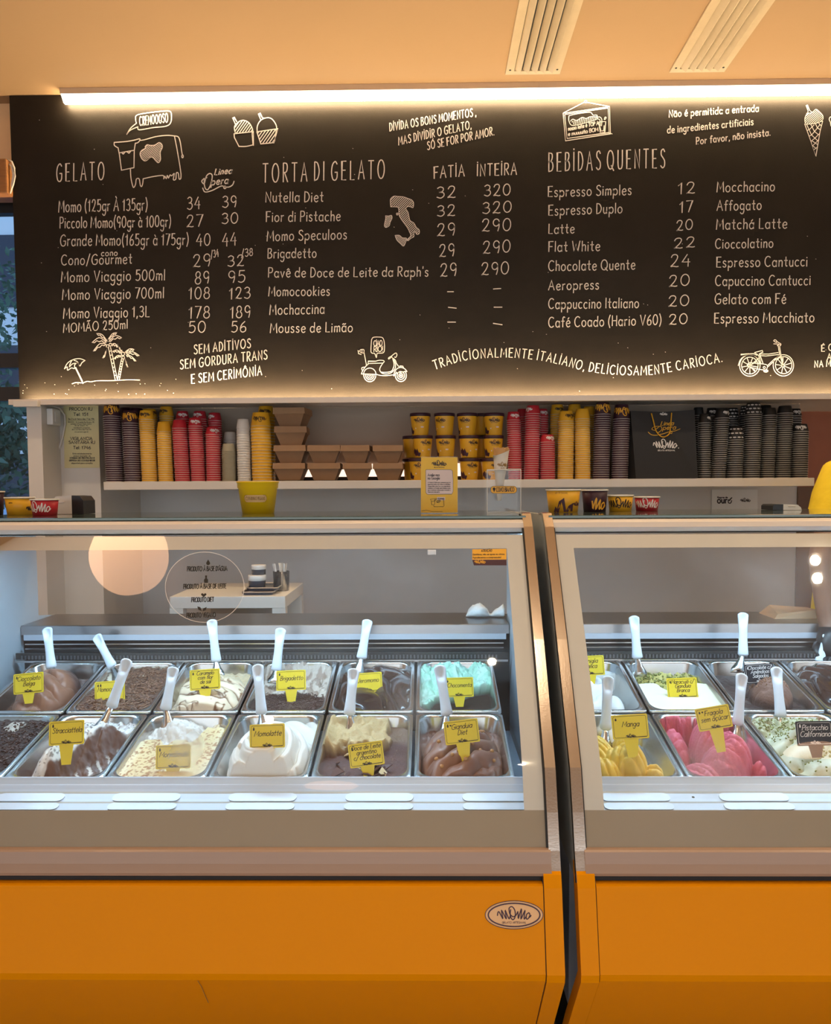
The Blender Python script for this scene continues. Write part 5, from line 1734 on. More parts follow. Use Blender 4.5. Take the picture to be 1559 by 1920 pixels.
def spatula(label, top, bot, d0, d1, tip, dt, bw=.046):
    """top/bot: handle ends, tip: blade end (photo px); d*: their distances from the viewer's plane"""
    p0, p1, p2 = at(bot[0], bot[1], d0), at(top[0], top[1], d1), at(tip[0], tip[1], dt)
    ax = (p1 - p0)
    L = ax.length
    z = ax.normalized()
    y = (Vector((0, 1, 0)) - z * z.y).normalized()
    x = y.cross(z)
    M = Matrix((x, y, z)).transposed().to_4x4()
    M.translation = p0
    t = thing('gelato_spatula', label, 'spatula', tuple(p2), group='white handled gelato spatulas')
    mb = handle_mesh(L)
    mb.v = [tuple(M @ Vector(v)) for v in mb.v]
    mb.build('handle', 'handle_white', t, smooth=True)
    bl = MB()
    s0 = p0 + z * .012
    dr = (p2 - s0)
    rings = []
    for q, wd, th in ((0, .016, .004), (.25, .018, .003), (.5, .028, .002), (.75, bw, .0015), (1.0, bw * .96, .0012)):
        c = s0 + dr * q
        rings.append([c + x * wd / 2 * sx + y * (th / 2 * sy + .006 * (abs(sx) * q)) for sx, sy in ((-1, -1), (0, -1), (1, -1), (1, 1), (0, 1), (-1, 1))])
    bl.loft(rings, True, True)
    bl.build('blade', 'pan_steel', t, smooth=True)


for a in (
 ('white spatula upright in the folded milk chocolate', (88, 1176), (97, 1254), 2.66, 2.70, (103, 1277), 2.62),
 ('white spatula tilted left in the shaving covered pan', (180, 1191), (212, 1252), 2.70, 2.76, (222, 1278), 2.64),
 ('tallest white spatula in the striped caramel pan', (397, 1161), (406, 1242), 2.68, 2.70, (408, 1272), 2.64),
 ('white spatula in the sprinkle covered pan', (527, 1177), (518, 1259), 2.66, 2.69, (514, 1282), 2.62),
 ('white spatula tilted right in the glossy dark pan', (690, 1161), (678, 1236), 2.70, 2.74, (668, 1268), 2.66),
 ('leaning white spatula in the chocolate coated ridge', (240, 1235), (208, 1328), 2.36, 2.40, (178, 1385), 2.30),
 ('white spatula with shiny blade in the burnt cream', (326, 1250), (310, 1332), 2.38, 2.42, (316, 1378), 2.34),
 ('white spatula in the tall white swirl', (483, 1245), (491, 1341), 2.36, 2.41, (496, 1368), 2.32),
 ('white spatula with broad blade in the tan caramel', (664, 1253), (655, 1342), 2.36, 2.41, (661, 1392), 2.32),
 ('white spatula in the hazelnut dotted pan', (824, 1247), (839, 1343), 2.36, 2.41, (834, 1392), 2.30),
 ('white spatula in the scooped pale cream', (1189, 1154), (1196, 1236), 2.70, 2.73, (1202, 1270), 2.68),
 ('white spatula in the nut topped dark chocolate', (1394, 1148), (1394, 1231), 2.68, 2.72, (1384, 1262), 2.64),
 ('white spatula beside the left edge band in the mango pan', (1141, 1267), (1136, 1370), 2.32, 2.37, (1134, 1410), 2.28),
 ('white spatula leaning over the pink strawberry', (1392, 1262), (1384, 1361), 2.34, 2.39, (1388, 1400), 2.30),
 ('white spatula standing in the pale green pistachio', (1456, 1250), (1465, 1346), 2.38, 2.44, (1472, 1385), 2.34),
):
    spatula(*a)


# ------------------------------------------------------------------ flavour tags
def icon(kind, x, y, s):
    if kind == 'b':       # bottle
        return [(x - .3 * s, y + s), (x + .3 * s, y + s), (x + .3 * s, y + .55 * s), (x + .55 * s, y + .2 * s), (x + .5 * s, y - s), (x - .5 * s, y - s), (x - .55 * s, y + .2 * s), (x - .3 * s, y + .55 * s)]
    if kind == 'd':       # drop
        return [(x, y + s)] + [(x + .6 * s * math.cos(R(q)), y - .3 * s + .6 * s * math.sin(R(q))) for q in range(30, -211, -30)]
    return [(x, y - .7 * s), (x - .7 * s, y + .1 * s), (x - .4 * s, y + .6 * s), (x, y + .3 * s), (x + .4 * s, y + .6 * s), (x + .7 * s, y + .1 * s)]


TW, TH = .094, .0625


def flavour_tag(lines, cx, cy, wpx, roll, stem, d, label, black=False, icons='b', lean=14):
    c = at(cx, cy, d)
    sc_ = wpx * c.y / 1560 / TW
    t = thing('flavour_tag', label, 'sign', tuple(c), (R(-lean), R(-roll), 0), group='flavour tags in the pans')
    t.scale = (sc_, sc_, sc_)
    base, ink = ('tag_black', 'print_white') if black else ('tag_yellow', 'print_dark')
    pts = rrect(0, 0, TW, TH, .0035, 4)
    sl = stem / sc_
    pl = MB()
    pl.loft([[(a, .0008, b) for a, b in pts], [(a, -.0008, b) for a, b in pts]], True, True)
    st0 = [(-.019, -TH / 2 + .001), (.019, -TH / 2 + .001), (.012, -TH / 2 - sl), (-.012, -TH / 2 - sl)]
    pl.loft([[(a, .0008, b) for a, b in st0], [(a, -.0008, b) for a, b in st0]], True, True)
    pl.build('plate', base, t, local=True)
    f = lambda u, v: (u, -.0011, v)
    m = MB()
    bx, bz = TW / 2 - .0042, TH / 2 - .0042
    br = rrect(0, 0, 2 * bx, 2 * bz, .004, 4)
    k = min(range(len(br)), key=lambda i: abs(br[i][0] + bx * .95) + abs(br[i][1] + bz))
    path = [(.022, -bz), (bx - .004, -bz)] + br[18:24][3:] + br[0:6] + br[6:12] + br[12:18] + [(-bx + .004, -bz), (-.022, -bz)]
    path = [(.022, -bz)] + [(bx - .004 + .004 * math.cos(R(a)), -bz + .004 + .004 * math.sin(R(a))) for a in range(-90, 1, 30)] + br[0:6] + br[6:12] + br[12:18] + [(-.022, -bz)]
    ribbon(m, [path], .0009, f)
    n = len(lines)
    hgt = .0135 if n < 3 else .0115
    for i, s in enumerate(lines):
        y = .005 + (n - 1) * (.0082 if n < 3 else .0066) - i * (.0164 if n < 3 else .0132) - hgt * .35
        ribbon(m, text2d(s, 0.001, y, hgt, slant=.28, center=True, gap=.13, maxw=TW - .016), .0015, f)
    for i, ic in enumerate(icons):
        fill(m, icon(ic, -.036 + i * .008, .0195, .0042)[::-1], f)
    m.build('lettering', ink, t, local=True)
    m = MB()
    ribbon(m, logo2d(0, -TH / 2 + .0035, .025), .0013, f)
    m.build('logo_mark', ink, t, local=True)


for a in (
 (('Cioccolato', 'Belga'), 53.5, 1281, 58, 5.5, .030, 2.47, 'yellow flavour tag reading Cioccolato Belga'),
 (('Momocookies',), 206, 1296, 58, 4.5, .032, 2.52, 'yellow flavour tag in the chocolate shavings half hidden by a spatula', False, 'bb'),
 (('Stracciattela',), 125, 1374, 68, 3.5, .050, 2.12, 'yellow flavour tag reading Stracciattela'),
 (('MomoBrulle',), 325, 1419, 67, 2, .030, 2.12, 'fogged yellow flavour tag standing in the burnt cream pan'),
 (('Caramelo', 'com flor', 'de sal'), 384.5, 1274, 58, 4, .030, 2.49, 'yellow flavour tag reading Caramelo com flor de sal'),
 (('Momolatte',), 501.5, 1380, 67.5, 2.5, .030, 2.09, 'yellow flavour tag standing in the tall white swirl'),
 (('Brigadetto',), 546, 1275.5, 56.5, 2.5, .038, 2.55, 'yellow flavour tag standing in the dark sprinkles'),
 (('Jeromomo',), 690, 1279.5, 55, 4, .022, 2.57, 'yellow flavour tag in the glossy dark chocolate'),
 (('Doce de Leite', 'argentino', 'c/ chocolate'), 687, 1414.5, 66.5, 8, .030, 2.12, 'tilted yellow flavour tag reading Doce de Leite argentino'),
 (('Chocomenta',), 861, 1288.5, 55, 1.5, .030, 2.55, 'yellow flavour tag reading Chocomenta'),
 (('Gianduia', 'Diet'), 866, 1372, 65.5, 6.8, .048, 2.13, 'yellow flavour tag reading Gianduia Diet', False, 'bh'),
 (('Vaniglia', 'Bianca'), 1106, 1248, 55.5, 2.5, .026, 2.56, 'yellow flavour tag cut by the glass band of the right case'),
 (('Maracujá c/', 'Gianduia', 'Branca'), 1280, 1290, 57, 2, .030, 2.55, 'yellow flavour tag reading Maracujá'),
 (('Manga',), 1182, 1362.5, 68.5, 3.2, .046, 2.11, 'yellow flavour tag reading Manga', False, 'd'),
 (('Fragola', 'sem açúcar'), 1339, 1346, 64, 9.5, .058, 2.13, 'tilted yellow flavour tag reading Fragola', False, 'dh'),
 (('Chocolate c/', 'Amêndoas', 'Salgadas'), 1425, 1263, 54.5, 3.5, .020, 2.56, 'black flavour tag in the nut topped dark chocolate', True),
 (('Pistacchio', 'Californiano'), 1528, 1375, 68.5, 1, .030, 2.12, 'black flavour tag in the pale green pistachio', True),
):
    flavour_tag(*a)


# ------------------------------------------------------------------ stacked paper cups on the shelf
CUPS = {}


def cup_mesh(key, D, H, color, seg=20):
    """upside-down cup: rolled rim at z=0, closed foot at z=H"""
    k = (key, round(D, 4), round(H, 4))
    if k in CUPS:
        return CUPS[k]
    r, rb = D / 2 - .0012, D / 2 * .76
    mb = MB()
    mb.lathe([(r, .0016), (r + (rb - r) * .5, H * .5), (rb, H - .001), (rb - .001, H), (rb - .003, H), (rb - .004, H - .004), (.0005, H - .004)], seg, 0)
    mb.lathe([(r - .0012, .0008), (r - .0003, 0), (r + .0008, .0003), (r + .0011, .0009), (r + .0008, .0016), (r - .0002, .0019)], seg, 1)
    me = mb.mesh(key + '_cup', ['cup_' + color, 'cup_white' if color != 'grey' else 'cup_grey'], smooth=True)
    CUPS[k] = me
    return me


LOW = MB()      # rims buried in the rear rows


def cone_text(o, D, H, polys, width, m, flip, off_ang=0.0):
    r, rb = D / 2, D / 2 * .76

    def f(u, v):
        if flip:
            u, v = -u, -v
        z = H * .5 + v
        rr_ = r + (rb - r) * z / H + .0007
        a = -math.pi / 2 + off_ang + u / (D / 2 * .88)
        return (rr_ * math.cos(a), rr_ * math.sin(a), z)
    mb = MB()
    ribbon(mb, polys, width, f)
    mb.build('lettering', m, o, local=True)


INK = {'purple': 'print_orange', 'yellow': 'print_dark', 'red': 'print_white', 'black': 'print_white', 'grey': None, 'white': None}
ORD = ['first', 'second', 'third', 'fourth', 'fifth', 'sixth', 'seventh', 'eighth', 'ninth']
count = {}


def stack(color, xl, xr, ytop, yrim, Y, where, lean=0.0, pitch=4.1, rear=False, logo=True, big=False, show=5, pattern=False, dx=0.0):
    """xl/xr: rim ends at the foot of the stack, ytop/yrim: foot and rim of the topmost cup (photo px)"""
    a, b = at(xl, 898, Y), at(xr, 898, Y)
    D = (b - a).length
    ztop, zrim = at((xl + xr) / 2, ytop, Y).z, at((xl + xr) / 2, yrim, Y).z
    H = max(.035, ztop - zrim)
    me = cup_mesh(color, round(D * 500) / 500, round(H * 250) / 250, color)
    p = pitch * Y / 1560
    n = max(2, int(round((zrim - ZSH) / p)) + 1)
    p = (zrim - ZSH - .0006) / (n - 1)
    xc = (a.x + b.x) / 2
    tx = lean * Y / 1560
    rnd = random.Random(int(xl * 10))
    grp = f'{color} cups nested in the {where}'
    for i in range(n):
        t_ = i / (n - 1)
        top = i == n - 1
        x = xc + tx * t_ + rnd.uniform(-.0006, .0006)
        z = ZSH + .0006 + p * i
        if rear and i < n - show:
            LOW.lathe([(D / 2 - .002, 0), (D / 2, .0016), (D / 2 - .002, .0032)], 14, 0, c=(x, Y, z))
            LOW.lathe([(D / 2 - .002, .0032), (D / 2 - .0035, p + .001)], 14, {'purple': 1, 'yellow': 2, 'red': 3, 'black': 4, 'grey': 5, 'white': 0}[color], c=(x, Y, z))
            continue
        o = link(color + '_paper_cup', me)
        o.location = (x, Y, z)
        o.rotation_euler = (0, 0, rnd.uniform(0, 6.28) if not top else 0)
        if top:
            tag(o, f'topmost upside-down {color} paper cup on the {where}', 'cup', f'top cups of the stacks')
            if logo and INK[color]:
                Dm, Hm = round(D * 500) / 500, round(H * 250) / 250
                w = Dm * (1.25 if big else .68)
                if pattern:
                    pol = []
                    for k in range(14):
                        aa, bb = (k % 5 - 2) * Dm * .24 + (k // 5) * .008, (k // 5 - 1) * Hm * .3
                        s = Dm * .2
                        pol += [[(aa + q[0] * s - s / 2, bb + q[1] * s - s * .18) for q in pp] for pp in LOGO[:3]]
                    cone_text(o, Dm, Hm, pol, .0011, INK[color], True)
                else:
                    cone_text(o, Dm, Hm, logo2d(0, -w * LOGO_H / 2, w), .0036 if big else .0022, INK[color], True, dx)
        else:
            tag(o, f'{color} paper cup nested in the {where}', 'cup', grp)


YFR, YRE = 3.905, 4.03
# front row, left of the kraft boxes
stack('purple', 199, 232.5, 757, 781.6, YFR, 'leftmost purple stack', -2.5, big=True)
stack('purple', 234, 265.5, 770, 794.6, YFR, 'second purple stack from the left', -2.0, big=True)
stack('yellow', 266, 296.5, 770, 787.7, YFR, 'leftmost yellow stack', -3.0, 4.15)
stack('yellow', 297.2, 326, 792, 810.8, YFR, 'shorter yellow stack beside the left red stacks', -1.5, 4.15, logo=False)
stack('red', 328.5, 357.8, 788.5, 804, YFR, 'leftmost red stack', -4.0, 4.1, logo=False)
stack('red', 358.3, 386.5, 784, 800, YFR, 'second red stack from the left', -3.5, 4.1, dx=.25)
stack('red', 387, 415.5, 801, 816, YFR, 'third red stack from the left', 0, 4.1, dx=.6)
stack('grey', 417, 443, 833, 846.7, YFR, 'short grey stack beside the white cups', 0, 2.2)
stack('white', 445.5, 472, 785.7, 804, YFR, 'tall white stack beside the kraft boxes', -1.0, 4.7)
stack('yellow', 473, 512, 774, 800, YFR, 'wide yellow stack left of the kraft boxes', -1.5, 5.6, big=False)
# rear row, left
stack('purple', 226, 252, 765, 785, YRE, 'purple stack behind the leftmost pair', 0, rear=True, logo=False)
stack('purple', 240, 271, 766, 786, YRE, 'purple stack behind the second purple stack', 3, rear=True, logo=False)
stack('yellow', 272, 301, 767, 783, YRE, 'yellow stack behind the leftmost yellow one', -3, rear=True, dx=.7)
stack('yellow', 302, 330, 763, 781.5, YRE, 'tallest yellow stack behind the shorter one', -1, rear=True, dx=-.3)
stack('red', 332, 358, 771.5, 787, YRE, 'red stack behind the leftmost red one', 0, rear=True, dx=.3)
stack('red', 363.5, 391, 771.5, 787, YRE, 'red stack behind the second red one', 0, rear=True, dx=-.2)
stack('red', 391.7, 418.5, 775, 790, YRE, 'red stack behind the third red one', 0, rear=True, dx=-.6, show=9)
stack('white', 420, 446, 810, 826, YRE, 'white stack behind the short grey one', 0, rear=True)
stack('yellow', 484, 518, 761.7, 784, YRE, 'wide yellow stack in the rear row', 0, 5.6, rear=True)
# front row, right of the tubs
stack('red', 953, 980, 772.6, 788.7, YFR, 'red stack beside the yellow ice cream tubs', -3, dx=.2)
stack('red', 982, 1011.5, 761, 777, YFR, 'tallest red stack right of the tubs', 2.5, dx=-1.0)
stack('red', 1012.5, 1042.5, 815, 830, YFR, 'shortest red stack right of the tubs', -1, dx=.5)
stack('yellow', 1045, 1076, 772, 791, YFR, 'yellow stack right of the shortest red one', 1, dx=.5)
stack('yellow', 1077.5, 1108.5, 767.5, 786.7, YFR, 'yellow stack beside the right purple pair', -1.5, logo=False)
stack('purple', 1111, 1143.5, 756, 778, YFR, 'third purple stack from the left', 2, 4.05, big=True)
stack('purple', 1145.5, 1178, 759, 786.7, YFR, 'purple stack beside the black paper bag', 3, 4.05, big=True)
stack('red', 968, 993, 768, 783, YRE, 'red stack behind the tallest right red one', 0, rear=True, logo=False)
stack('red', 1002, 1029, 768, 783, YRE, 'red stack behind the shortest right red one', 0, rear=True, show=12, dx=.4)
stack('yellow', 1031, 1058, 759, 778, YRE, 'yellow stack behind the shortest red one', 0, rear=True, show=12, dx=.3)
stack('yellow', 1063, 1091, 758.5, 776, YRE, 'yellow stack behind the right yellow pair', 0, rear=True, logo=False)
stack('yellow', 1092, 1117, 762, 780, YRE, 'yellow stack behind the third purple one', 0, rear=True, logo=False)
# black cups
stack('black', 1309, 1333, 776, 794, YFR, 'black stack leaning beside the black paper bag', -1, 4.0, logo=True, dx=.9)
stack('black', 1333.2, 1361, 766, 785, YFR, 'second black stack right of the bag', 5.5, 4.0, dx=.6)
stack('black', 1362, 1392.7, 800, 826, YFR, 'short black stack with white pattern', 1, 4.2, pattern=True)
stack('black', 1393.5, 1425, 755, 778.5, YFR, 'tallest black stack with white pattern', 1.5, 4.0, pattern=True)
stack('black', 1425.5, 1452, 765.5, 780, YFR, 'fifth black stack right of the bag', 2.5, 4.0, logo=False)
stack('black', 1453, 1482, 761, 776, YFR, 'sixth black stack right of the bag', 2.5, 4.0, logo=False)
stack('black', 1483, 1515, 796, 810, YFR, 'rightmost black stack', 0, 4.0, dx=-.3)
stack('black', 1301, 1322, 764, 780, YRE, 'black stack half hidden by the bag top', -3, rear=True, logo=False)
stack('black', 1322, 1345, 765, 781, YRE, 'black stack behind the leaning one', 0, rear=True)
stack('black', 1357, 1384, 765, 786, YRE, 'patterned black stack behind the short patterned one', 0, rear=True, pattern=True, show=8)
stack('black', 1385, 1411, 761, 780, YRE, 'black stack behind the tallest patterned one', 0, rear=True, pattern=True)
stack('black', 1421, 1446, 760, 776, YRE, 'black stack behind the fifth black one', 0, rear=True, logo=False)
stack('black', 1474, 1501, 767, 781, YRE, 'black stack behind the rightmost one', 0, rear=True, dx=.2, show=8)
lo_ = LOW.build('nested_paper_cups', ['cup_white', 'cup_purple', 'cup_yellow', 'cup_red', 'cup_black', 'cup_grey'], smooth=True)
lo_['kind'] = 'stuff'
tag(lo_, 'rims of paper cups hidden low in the rear row of stacks', 'cups')

# ------------------------------------------------------------------ kraft boxes
def kraft(xl, xr, ylid, ybot, Y0, label, rz=0.0):
    a, b = at(xl, ybot, Y0), at(xr, ybot, Y0)
    z0, z1 = a.z, at(xl, ylid, Y0).z
    w = b.x - a.x
    d = .165
    xc = (a.x + b.x) / 2
    H = z1 - z0
    hl = H * .34
    t = thing('kraft_box', label, 'box', (xc, Y0 + d / 2, z0), (0, 0, rz), group='kraft takeaway boxes on the shelf')
    bw, bd = w * .94, d * .94
    k = .68
    m = MB()
    lo = [(sx * bw * k / 2, sy * bd * .78 / 2, .0004) for sx, sy in ((-1, -1), (1, -1), (1, 1), (-1, 1))]
    hi = [(sx * bw / 2, sy * bd / 2, H - hl * .9) for sx, sy in ((-1, -1), (1, -1), (1, 1), (-1, 1))]
    m.loft([lo, hi], True, True)
    m.build('tray', 'kraft_dark', t, local=True)
    m = MB()
    l0 = [(sx * w / 2, sy * d / 2, H - hl) for sx, sy in ((-1, -1), (1, -1), (1, 1), (-1, 1))]
    l1 = [(sx * w * .975 / 2, sy * d * .975 / 2, H - .0008) for sx, sy in ((-1, -1), (1, -1), (1, 1), (-1, 1))]
    m.loft([l0, l1], True, True)
    m.build('lid', 'kraft', t, local=True)


YK = 3.875
ys = [(868, 900.5), (834.5, 868), (799, 834.5), (763.8, 799)]
for i, (xa_, xb_, nst, nm) in enumerate(((513, 574, 4, 'tall left column'), (576, 638, 2, 'second column'), (641, 696, 2, 'third column'), (700, 757, 2, 'right column'))):
    for k in range(nst):
        j = (-2, 1, 0, 1)[k] if i == 0 else k * -1.5
        kraft(xa_ + j, xb_ + j, ys[k][0], ys[k][1], YK + (0.0, .004, .002, .006)[k], f'brown kraft box, {("bottom", "second from the bottom", "third from the bottom", "topmost")[k] if nst == 4 else ("lower", "upper")[k]} of the {nm}',
              (.02, -.03, .05, -.08)[k] if i == 0 else (-.03, .02, .06)[(i + k) % 3])

# ------------------------------------------------------------------ ice cream tubs with lids
def tub_mesh():
    mb = MB()
    mb.lathe([(.0005, 0), (.036, 0), (.0375, .002), (.0455, .090)], 28, 0)
    return mb.mesh('tub', 'cup_yellow', True)


TUB = tub_mesh()
LID = MB().lathe([(.0455, .0885), (.0488, .0888), (.0492, .0915), (.0488, .1022), (.0470, .1036), (.0455, .1030), (.0005, .1030)], 28, 0).mesh('lid', 'cup_purple', True)


def tub(px, pyb, Y, label, rot, deco=True, show=True):
    p = at(px, pyb, Y)
    t = thing('ice_cream_tub', label, 'tub', (p.x, Y, p.z), (0, 0, 0), group='yellow lidded ice cream tubs')
    b = link('tub_body', TUB, t, True)
    l = link('lid', LID, t, True)
    if not show:
        return

    def f(u, v):
        z = .012 + v
        rr_ = .0375 + .0080 * z / .09 + .0006
        a = -math.pi / 2 + rot + u / .042
        return (rr_ * math.cos(a), rr_ * math.sin(a), z)
    m = MB()
    ribbon(m, logo2d(0, .050, .052), .0022, f)
    ribbon(m, text2d('GELATO ARTESANAL', 0, .045, .0028, center=True, width=.034), .0005, f)
    m.build('lettering', 'print_dark', t, local=True)
    m = MB()
    ribbon(m, [[(-.075 + a * .11, b * .11 - .004) for a, b in LOGO[0]], [(.062 + a * .11, b * .11 - .004) for a, b in LOGO[2]]], .009, f)
    m.build('big_letter', 'print_purple', t, local=True)
    m = MB()
    fill(m, rrect(.014, .026, .014, .006, .0015, 3), f)
    fill(m, rrect(-.018, .020, .005, .006, .001, 3), f)
    m.build('small_label', 'print_pink', t, local=True)


rows = [(901, 'bottom'), (858.6, 'middle'), (817, 'top')]
colsx = {'bottom': (786, 834, 880.5, 921), 'middle': (793, 836, 880, 925.5), 'top': (788.5, 834, 876.5, 926.5)}
rots = {'bottom': (.1, 0, .35, .6), 'middle': (.45, -.2, .55, .15), 'top': (-.1, -.55, -.35, 0)}
for (yb_, nm) in rows:
    for i in range(4):
        tub(colsx[nm][i], yb_, 3.92, f'yellow tub with purple lid, {nm} row, {ORD[i]} column', rots[nm][i])
for (yb_, nm) in rows:
    for i, px in enumerate((774, 903)):
        if nm == 'top' and i == 0:
            continue
        tub(px, yb_ - .4, 4.045, f'yellow tub with purple lid behind the {"first" if i == 0 else "fourth"} column, {nm} row', -.8, show=False)

# ------------------------------------------------------------------ black paper bag
YG = 3.862
bl, br = at(1193, 899.5, YG), at(1309, 899.5, YG)
ul, ur = at(1186, 769, YG), at(1307, 766, YG)
zb_ = ZSH + .0008
t = thing('paper_bag', 'black paper carrier bag with gold cord handle standing among the cups', 'bag', ((bl.x + br.x) / 2, YG, zb_))
D_ = .11
m = MB()
fr_ = [(bl.x, YG, zb_), (br.x, YG, zb_), (ur.x, YG + .03, ur.z - .003), ((ul.x + ur.x) / 2, YG + .034, ul.z - .006), (ul.x, YG + .03, ul.z)]
bk_ = [(bl.x - .02, YG + D_, zb_), (br.x, YG + D_, zb_), (ur.x, YG + .052, ur.z - .003), ((ul.x + ur.x) / 2, YG + .048, ul.z - .006), (ul.x, YG + .052, ul.z)]
mid_l = (bl.x - .035, YG + D_ * .5, zb_ + .0)
m.add(fr_, [(0, 1, 2, 3, 4)])
m.add(bk_, [(4, 3, 2, 1, 0)])
m.add([fr_[0], fr_[4], bk_[4], bk_[0], (bl.x - .032, YG + .05, zb_), (ul.x - .001, YG + .041, ul.z)], [(0, 1, 5, 4), (4, 5, 2, 3)])
m.add([fr_[1], fr_[2], bk_[2], bk_[1]], [(3, 2, 1, 0)])
m.add([fr_[0], fr_[1], bk_[1], bk_[0]], [(0, 3, 2, 1)])
bag = m.build('bag_body', 'bag_black', t)
H0 = ul.z - zb_


def onbag(px, py, off=.002):
    p = at(px, py, YG)
    tt = (p.z - zb_) / H0
    return at(px, py, YG + .03 * tt - off)


m = MB()
cord = [(1222, 775), (1226, 790), (1230, 806), (1236, 815), (1243, 819.5), (1250, 818), (1256, 812), (1258, 800), (1259, 788), (1260, 774)]
m.tube([onbag(a, b, .005) for a, b in smooth(cord, 4)], .0028, 8)
m.build('cord_handle', 'cord_gold', t, smooth=True)
m = MB()
fb = lambda u, v: tuple(onbag(u, v))
pxtext('Linea', 1239, 798, 1263, 797, 7.5, 1.3, fb, m, .3)
pxtext('pera', 1243, 806, 1267, 805, 8, 1.3, fb, m, .25)
ribbon(m, [smooth([(1232, 808), (1223, 805), (1228, 800), (1240, 800), (1241, 806), (1234, 811), (1230, 806), (1238, 799)]),
           smooth([(1216, 810), (1222, 815), (1232, 816), (1245, 813), (1257, 809), (1266, 808), (1276, 804)]), E_(1259, 811, 1.8, 1.8)], 1.1, fb)
m.build('gold_lettering', 'print_gold', t)
m = MB()
ribbon(m, [[(1225.5 + a * 45, 840.5 - b * 45) for a, b in p] for p in LOGO], 1.6, fb)
ribbon(m, [[(1238 + a * 14, 778.5 - b * 14) for a, b in p] for p in LOGO], .7, fb)
pxtext('GELATO ARTESANAL', 1234, 845.8, 1266.5, 845.8, 2.6, .5, fb, m)
ribbon(m, [[(1272.6, 840), (1273.4, 840)]], 1.6, fb)
m.build('white_lettering', 'print_white', t)

# ------------------------------------------------------------------ sign, switch, cable, loose cable on the left
YSG = 4.04
p0, p1 = at(119, 756.5, YSG), at(187, 877, YSG)
t = thing('notice_sign', 'pale yellow consumer notice with black print beside the left pillar', 'sign', (p0.x, YSG, p1.z))
m = MB()
q = [at(119, 757, YSG - .002), at(184.5, 756.5, YSG - .002), at(187.5, 877, YSG - .002), at(121.5, 877.5, YSG - .002)]
m.loft([[(a.x, YSG - .001, a.z) for a in q], [(a.x, YSG - .004, a.z) for a in q]], True, True)
m.build('sign_plate', 'sign_cream', t)
m = MB()
fsn = lambda u, v: tuple(at(u, v, YSG - .0046))
for (s, x0, x1, y, h, wd) in (('PROCON RJ', 130, 173, 769.6, 5.6, 1.0), ('Tel: 151', 138, 165, 779.6, 5.6, 1.0), ('VIGILANCIA', 132, 173, 825, 5.6, 1.0), ('SANITÁRIA RJ', 129, 178, 832, 5.4, 1.0), ('Tel: 1746', 137.5, 170, 842, 5.6, 1.0),
                             ('De 2ª a 6ª feira das 7 às 19h', 128, 176.5, 787, 2.9, .55), ('PROCON - RJ Avenida Rio Branco, 25,', 127.5, 177, 792.6, 2.1, .42), ('próximo à Praça Mauá, Centro', 133, 171.5, 795.9, 2.1, .42),
                             ('Rio de Janeiro - RJ', 140.5, 165, 799, 2.1, .42), ('Atendimento presencial', 138, 168, 803, 2.0, .42), ('de 2ª a 6ª feira das 9 às 17h', 135, 171, 806.3, 2.0, .42), ('www.procon.rj.gov.br', 140, 166, 810.6, 2.0, .42),
                             ('Este estabelecimento', 136.5, 172, 851.8, 2.5, .5), ('possui exemplar do', 138, 170, 856, 2.5, .5), ('CÓDIGO DE PROTEÇÃO E', 131, 177.5, 860.2, 2.7, .8), ('DEFESA DO CONSUMIDOR', 130, 178, 864.8, 2.7, .8), ('disponível para consulta.', 134, 174, 869.6, 2.5, .5)):
    pxtext(s, x0, y, x1, y, h, wd, fsn, m)
ribbon(m, [[(127, 788.6), (177.5, 788.6)]], .5, fsn)
m.build('lettering', 'print_dark', t)

psw = at(92, 782, 3.93)
t = thing('wall_switch_box', 'white switch box on the side of the pillar', 'switch', (XP1, 3.93, psw.z))
bevel_box('box_body', XP1 + .0005, XP1 + .03, 3.90, 3.985, at(92, 797, 3.93).z, at(92, 767, 3.93).z, .004, 'device_white', t)
bevel_box('rocker', XP1 + .0305, XP1 + .034, 3.92, 3.965, at(92, 791, 3.93).z, at(92, 773, 3.93).z, .0015, 'paper_white', t)
m = MB()
cpts = [(78, 757, 3.90), (95, 760, 3.94), (112, 766, 3.99), (121, 778, 4.02), (122, 795, 4.028), (117, 820, 4.028), (109, 848, 4.028), (103.5, 872, 4.028), (103, 900, 4.028), (104, 940, 4.028), (104.5, 975, 4.028)]
m.tube([at(*p) for p in cpts], .0052, 8)
cbl = m.build('power_cable', 'cable', None, smooth=True)
tag(cbl, 'white cable running down beside the yellow notice', 'cable')
m = MB()
lp = [(14, 300, 3.83), (22, 303, 3.825), (27, 315, 3.82), (28, 330, 3.82), (25, 345, 3.82), (20, 362, 3.82), (22, 345, 3.822), (25, 328, 3.822), (22, 312, 3.826), (14, 304, 3.83)]
m.tube([at(*p) for p in lp], .0042, 7)
tag(m.build('loose_cable', 'cable', None, smooth=True), 'loop of white cable hanging at the top left board edge', 'cable')
bevel_box('cable_trunking', at(27, 750, 3.77).x, at(73, 750, 3.77).x, 3.755, 3.784, at(40, 763, 3.77).z, at(40, 752, 3.77).z, .002, 'cable')
tag(bpy.data.objects['cable_trunking'], 'short white cable trunking at the lower left board corner', 'trunking')

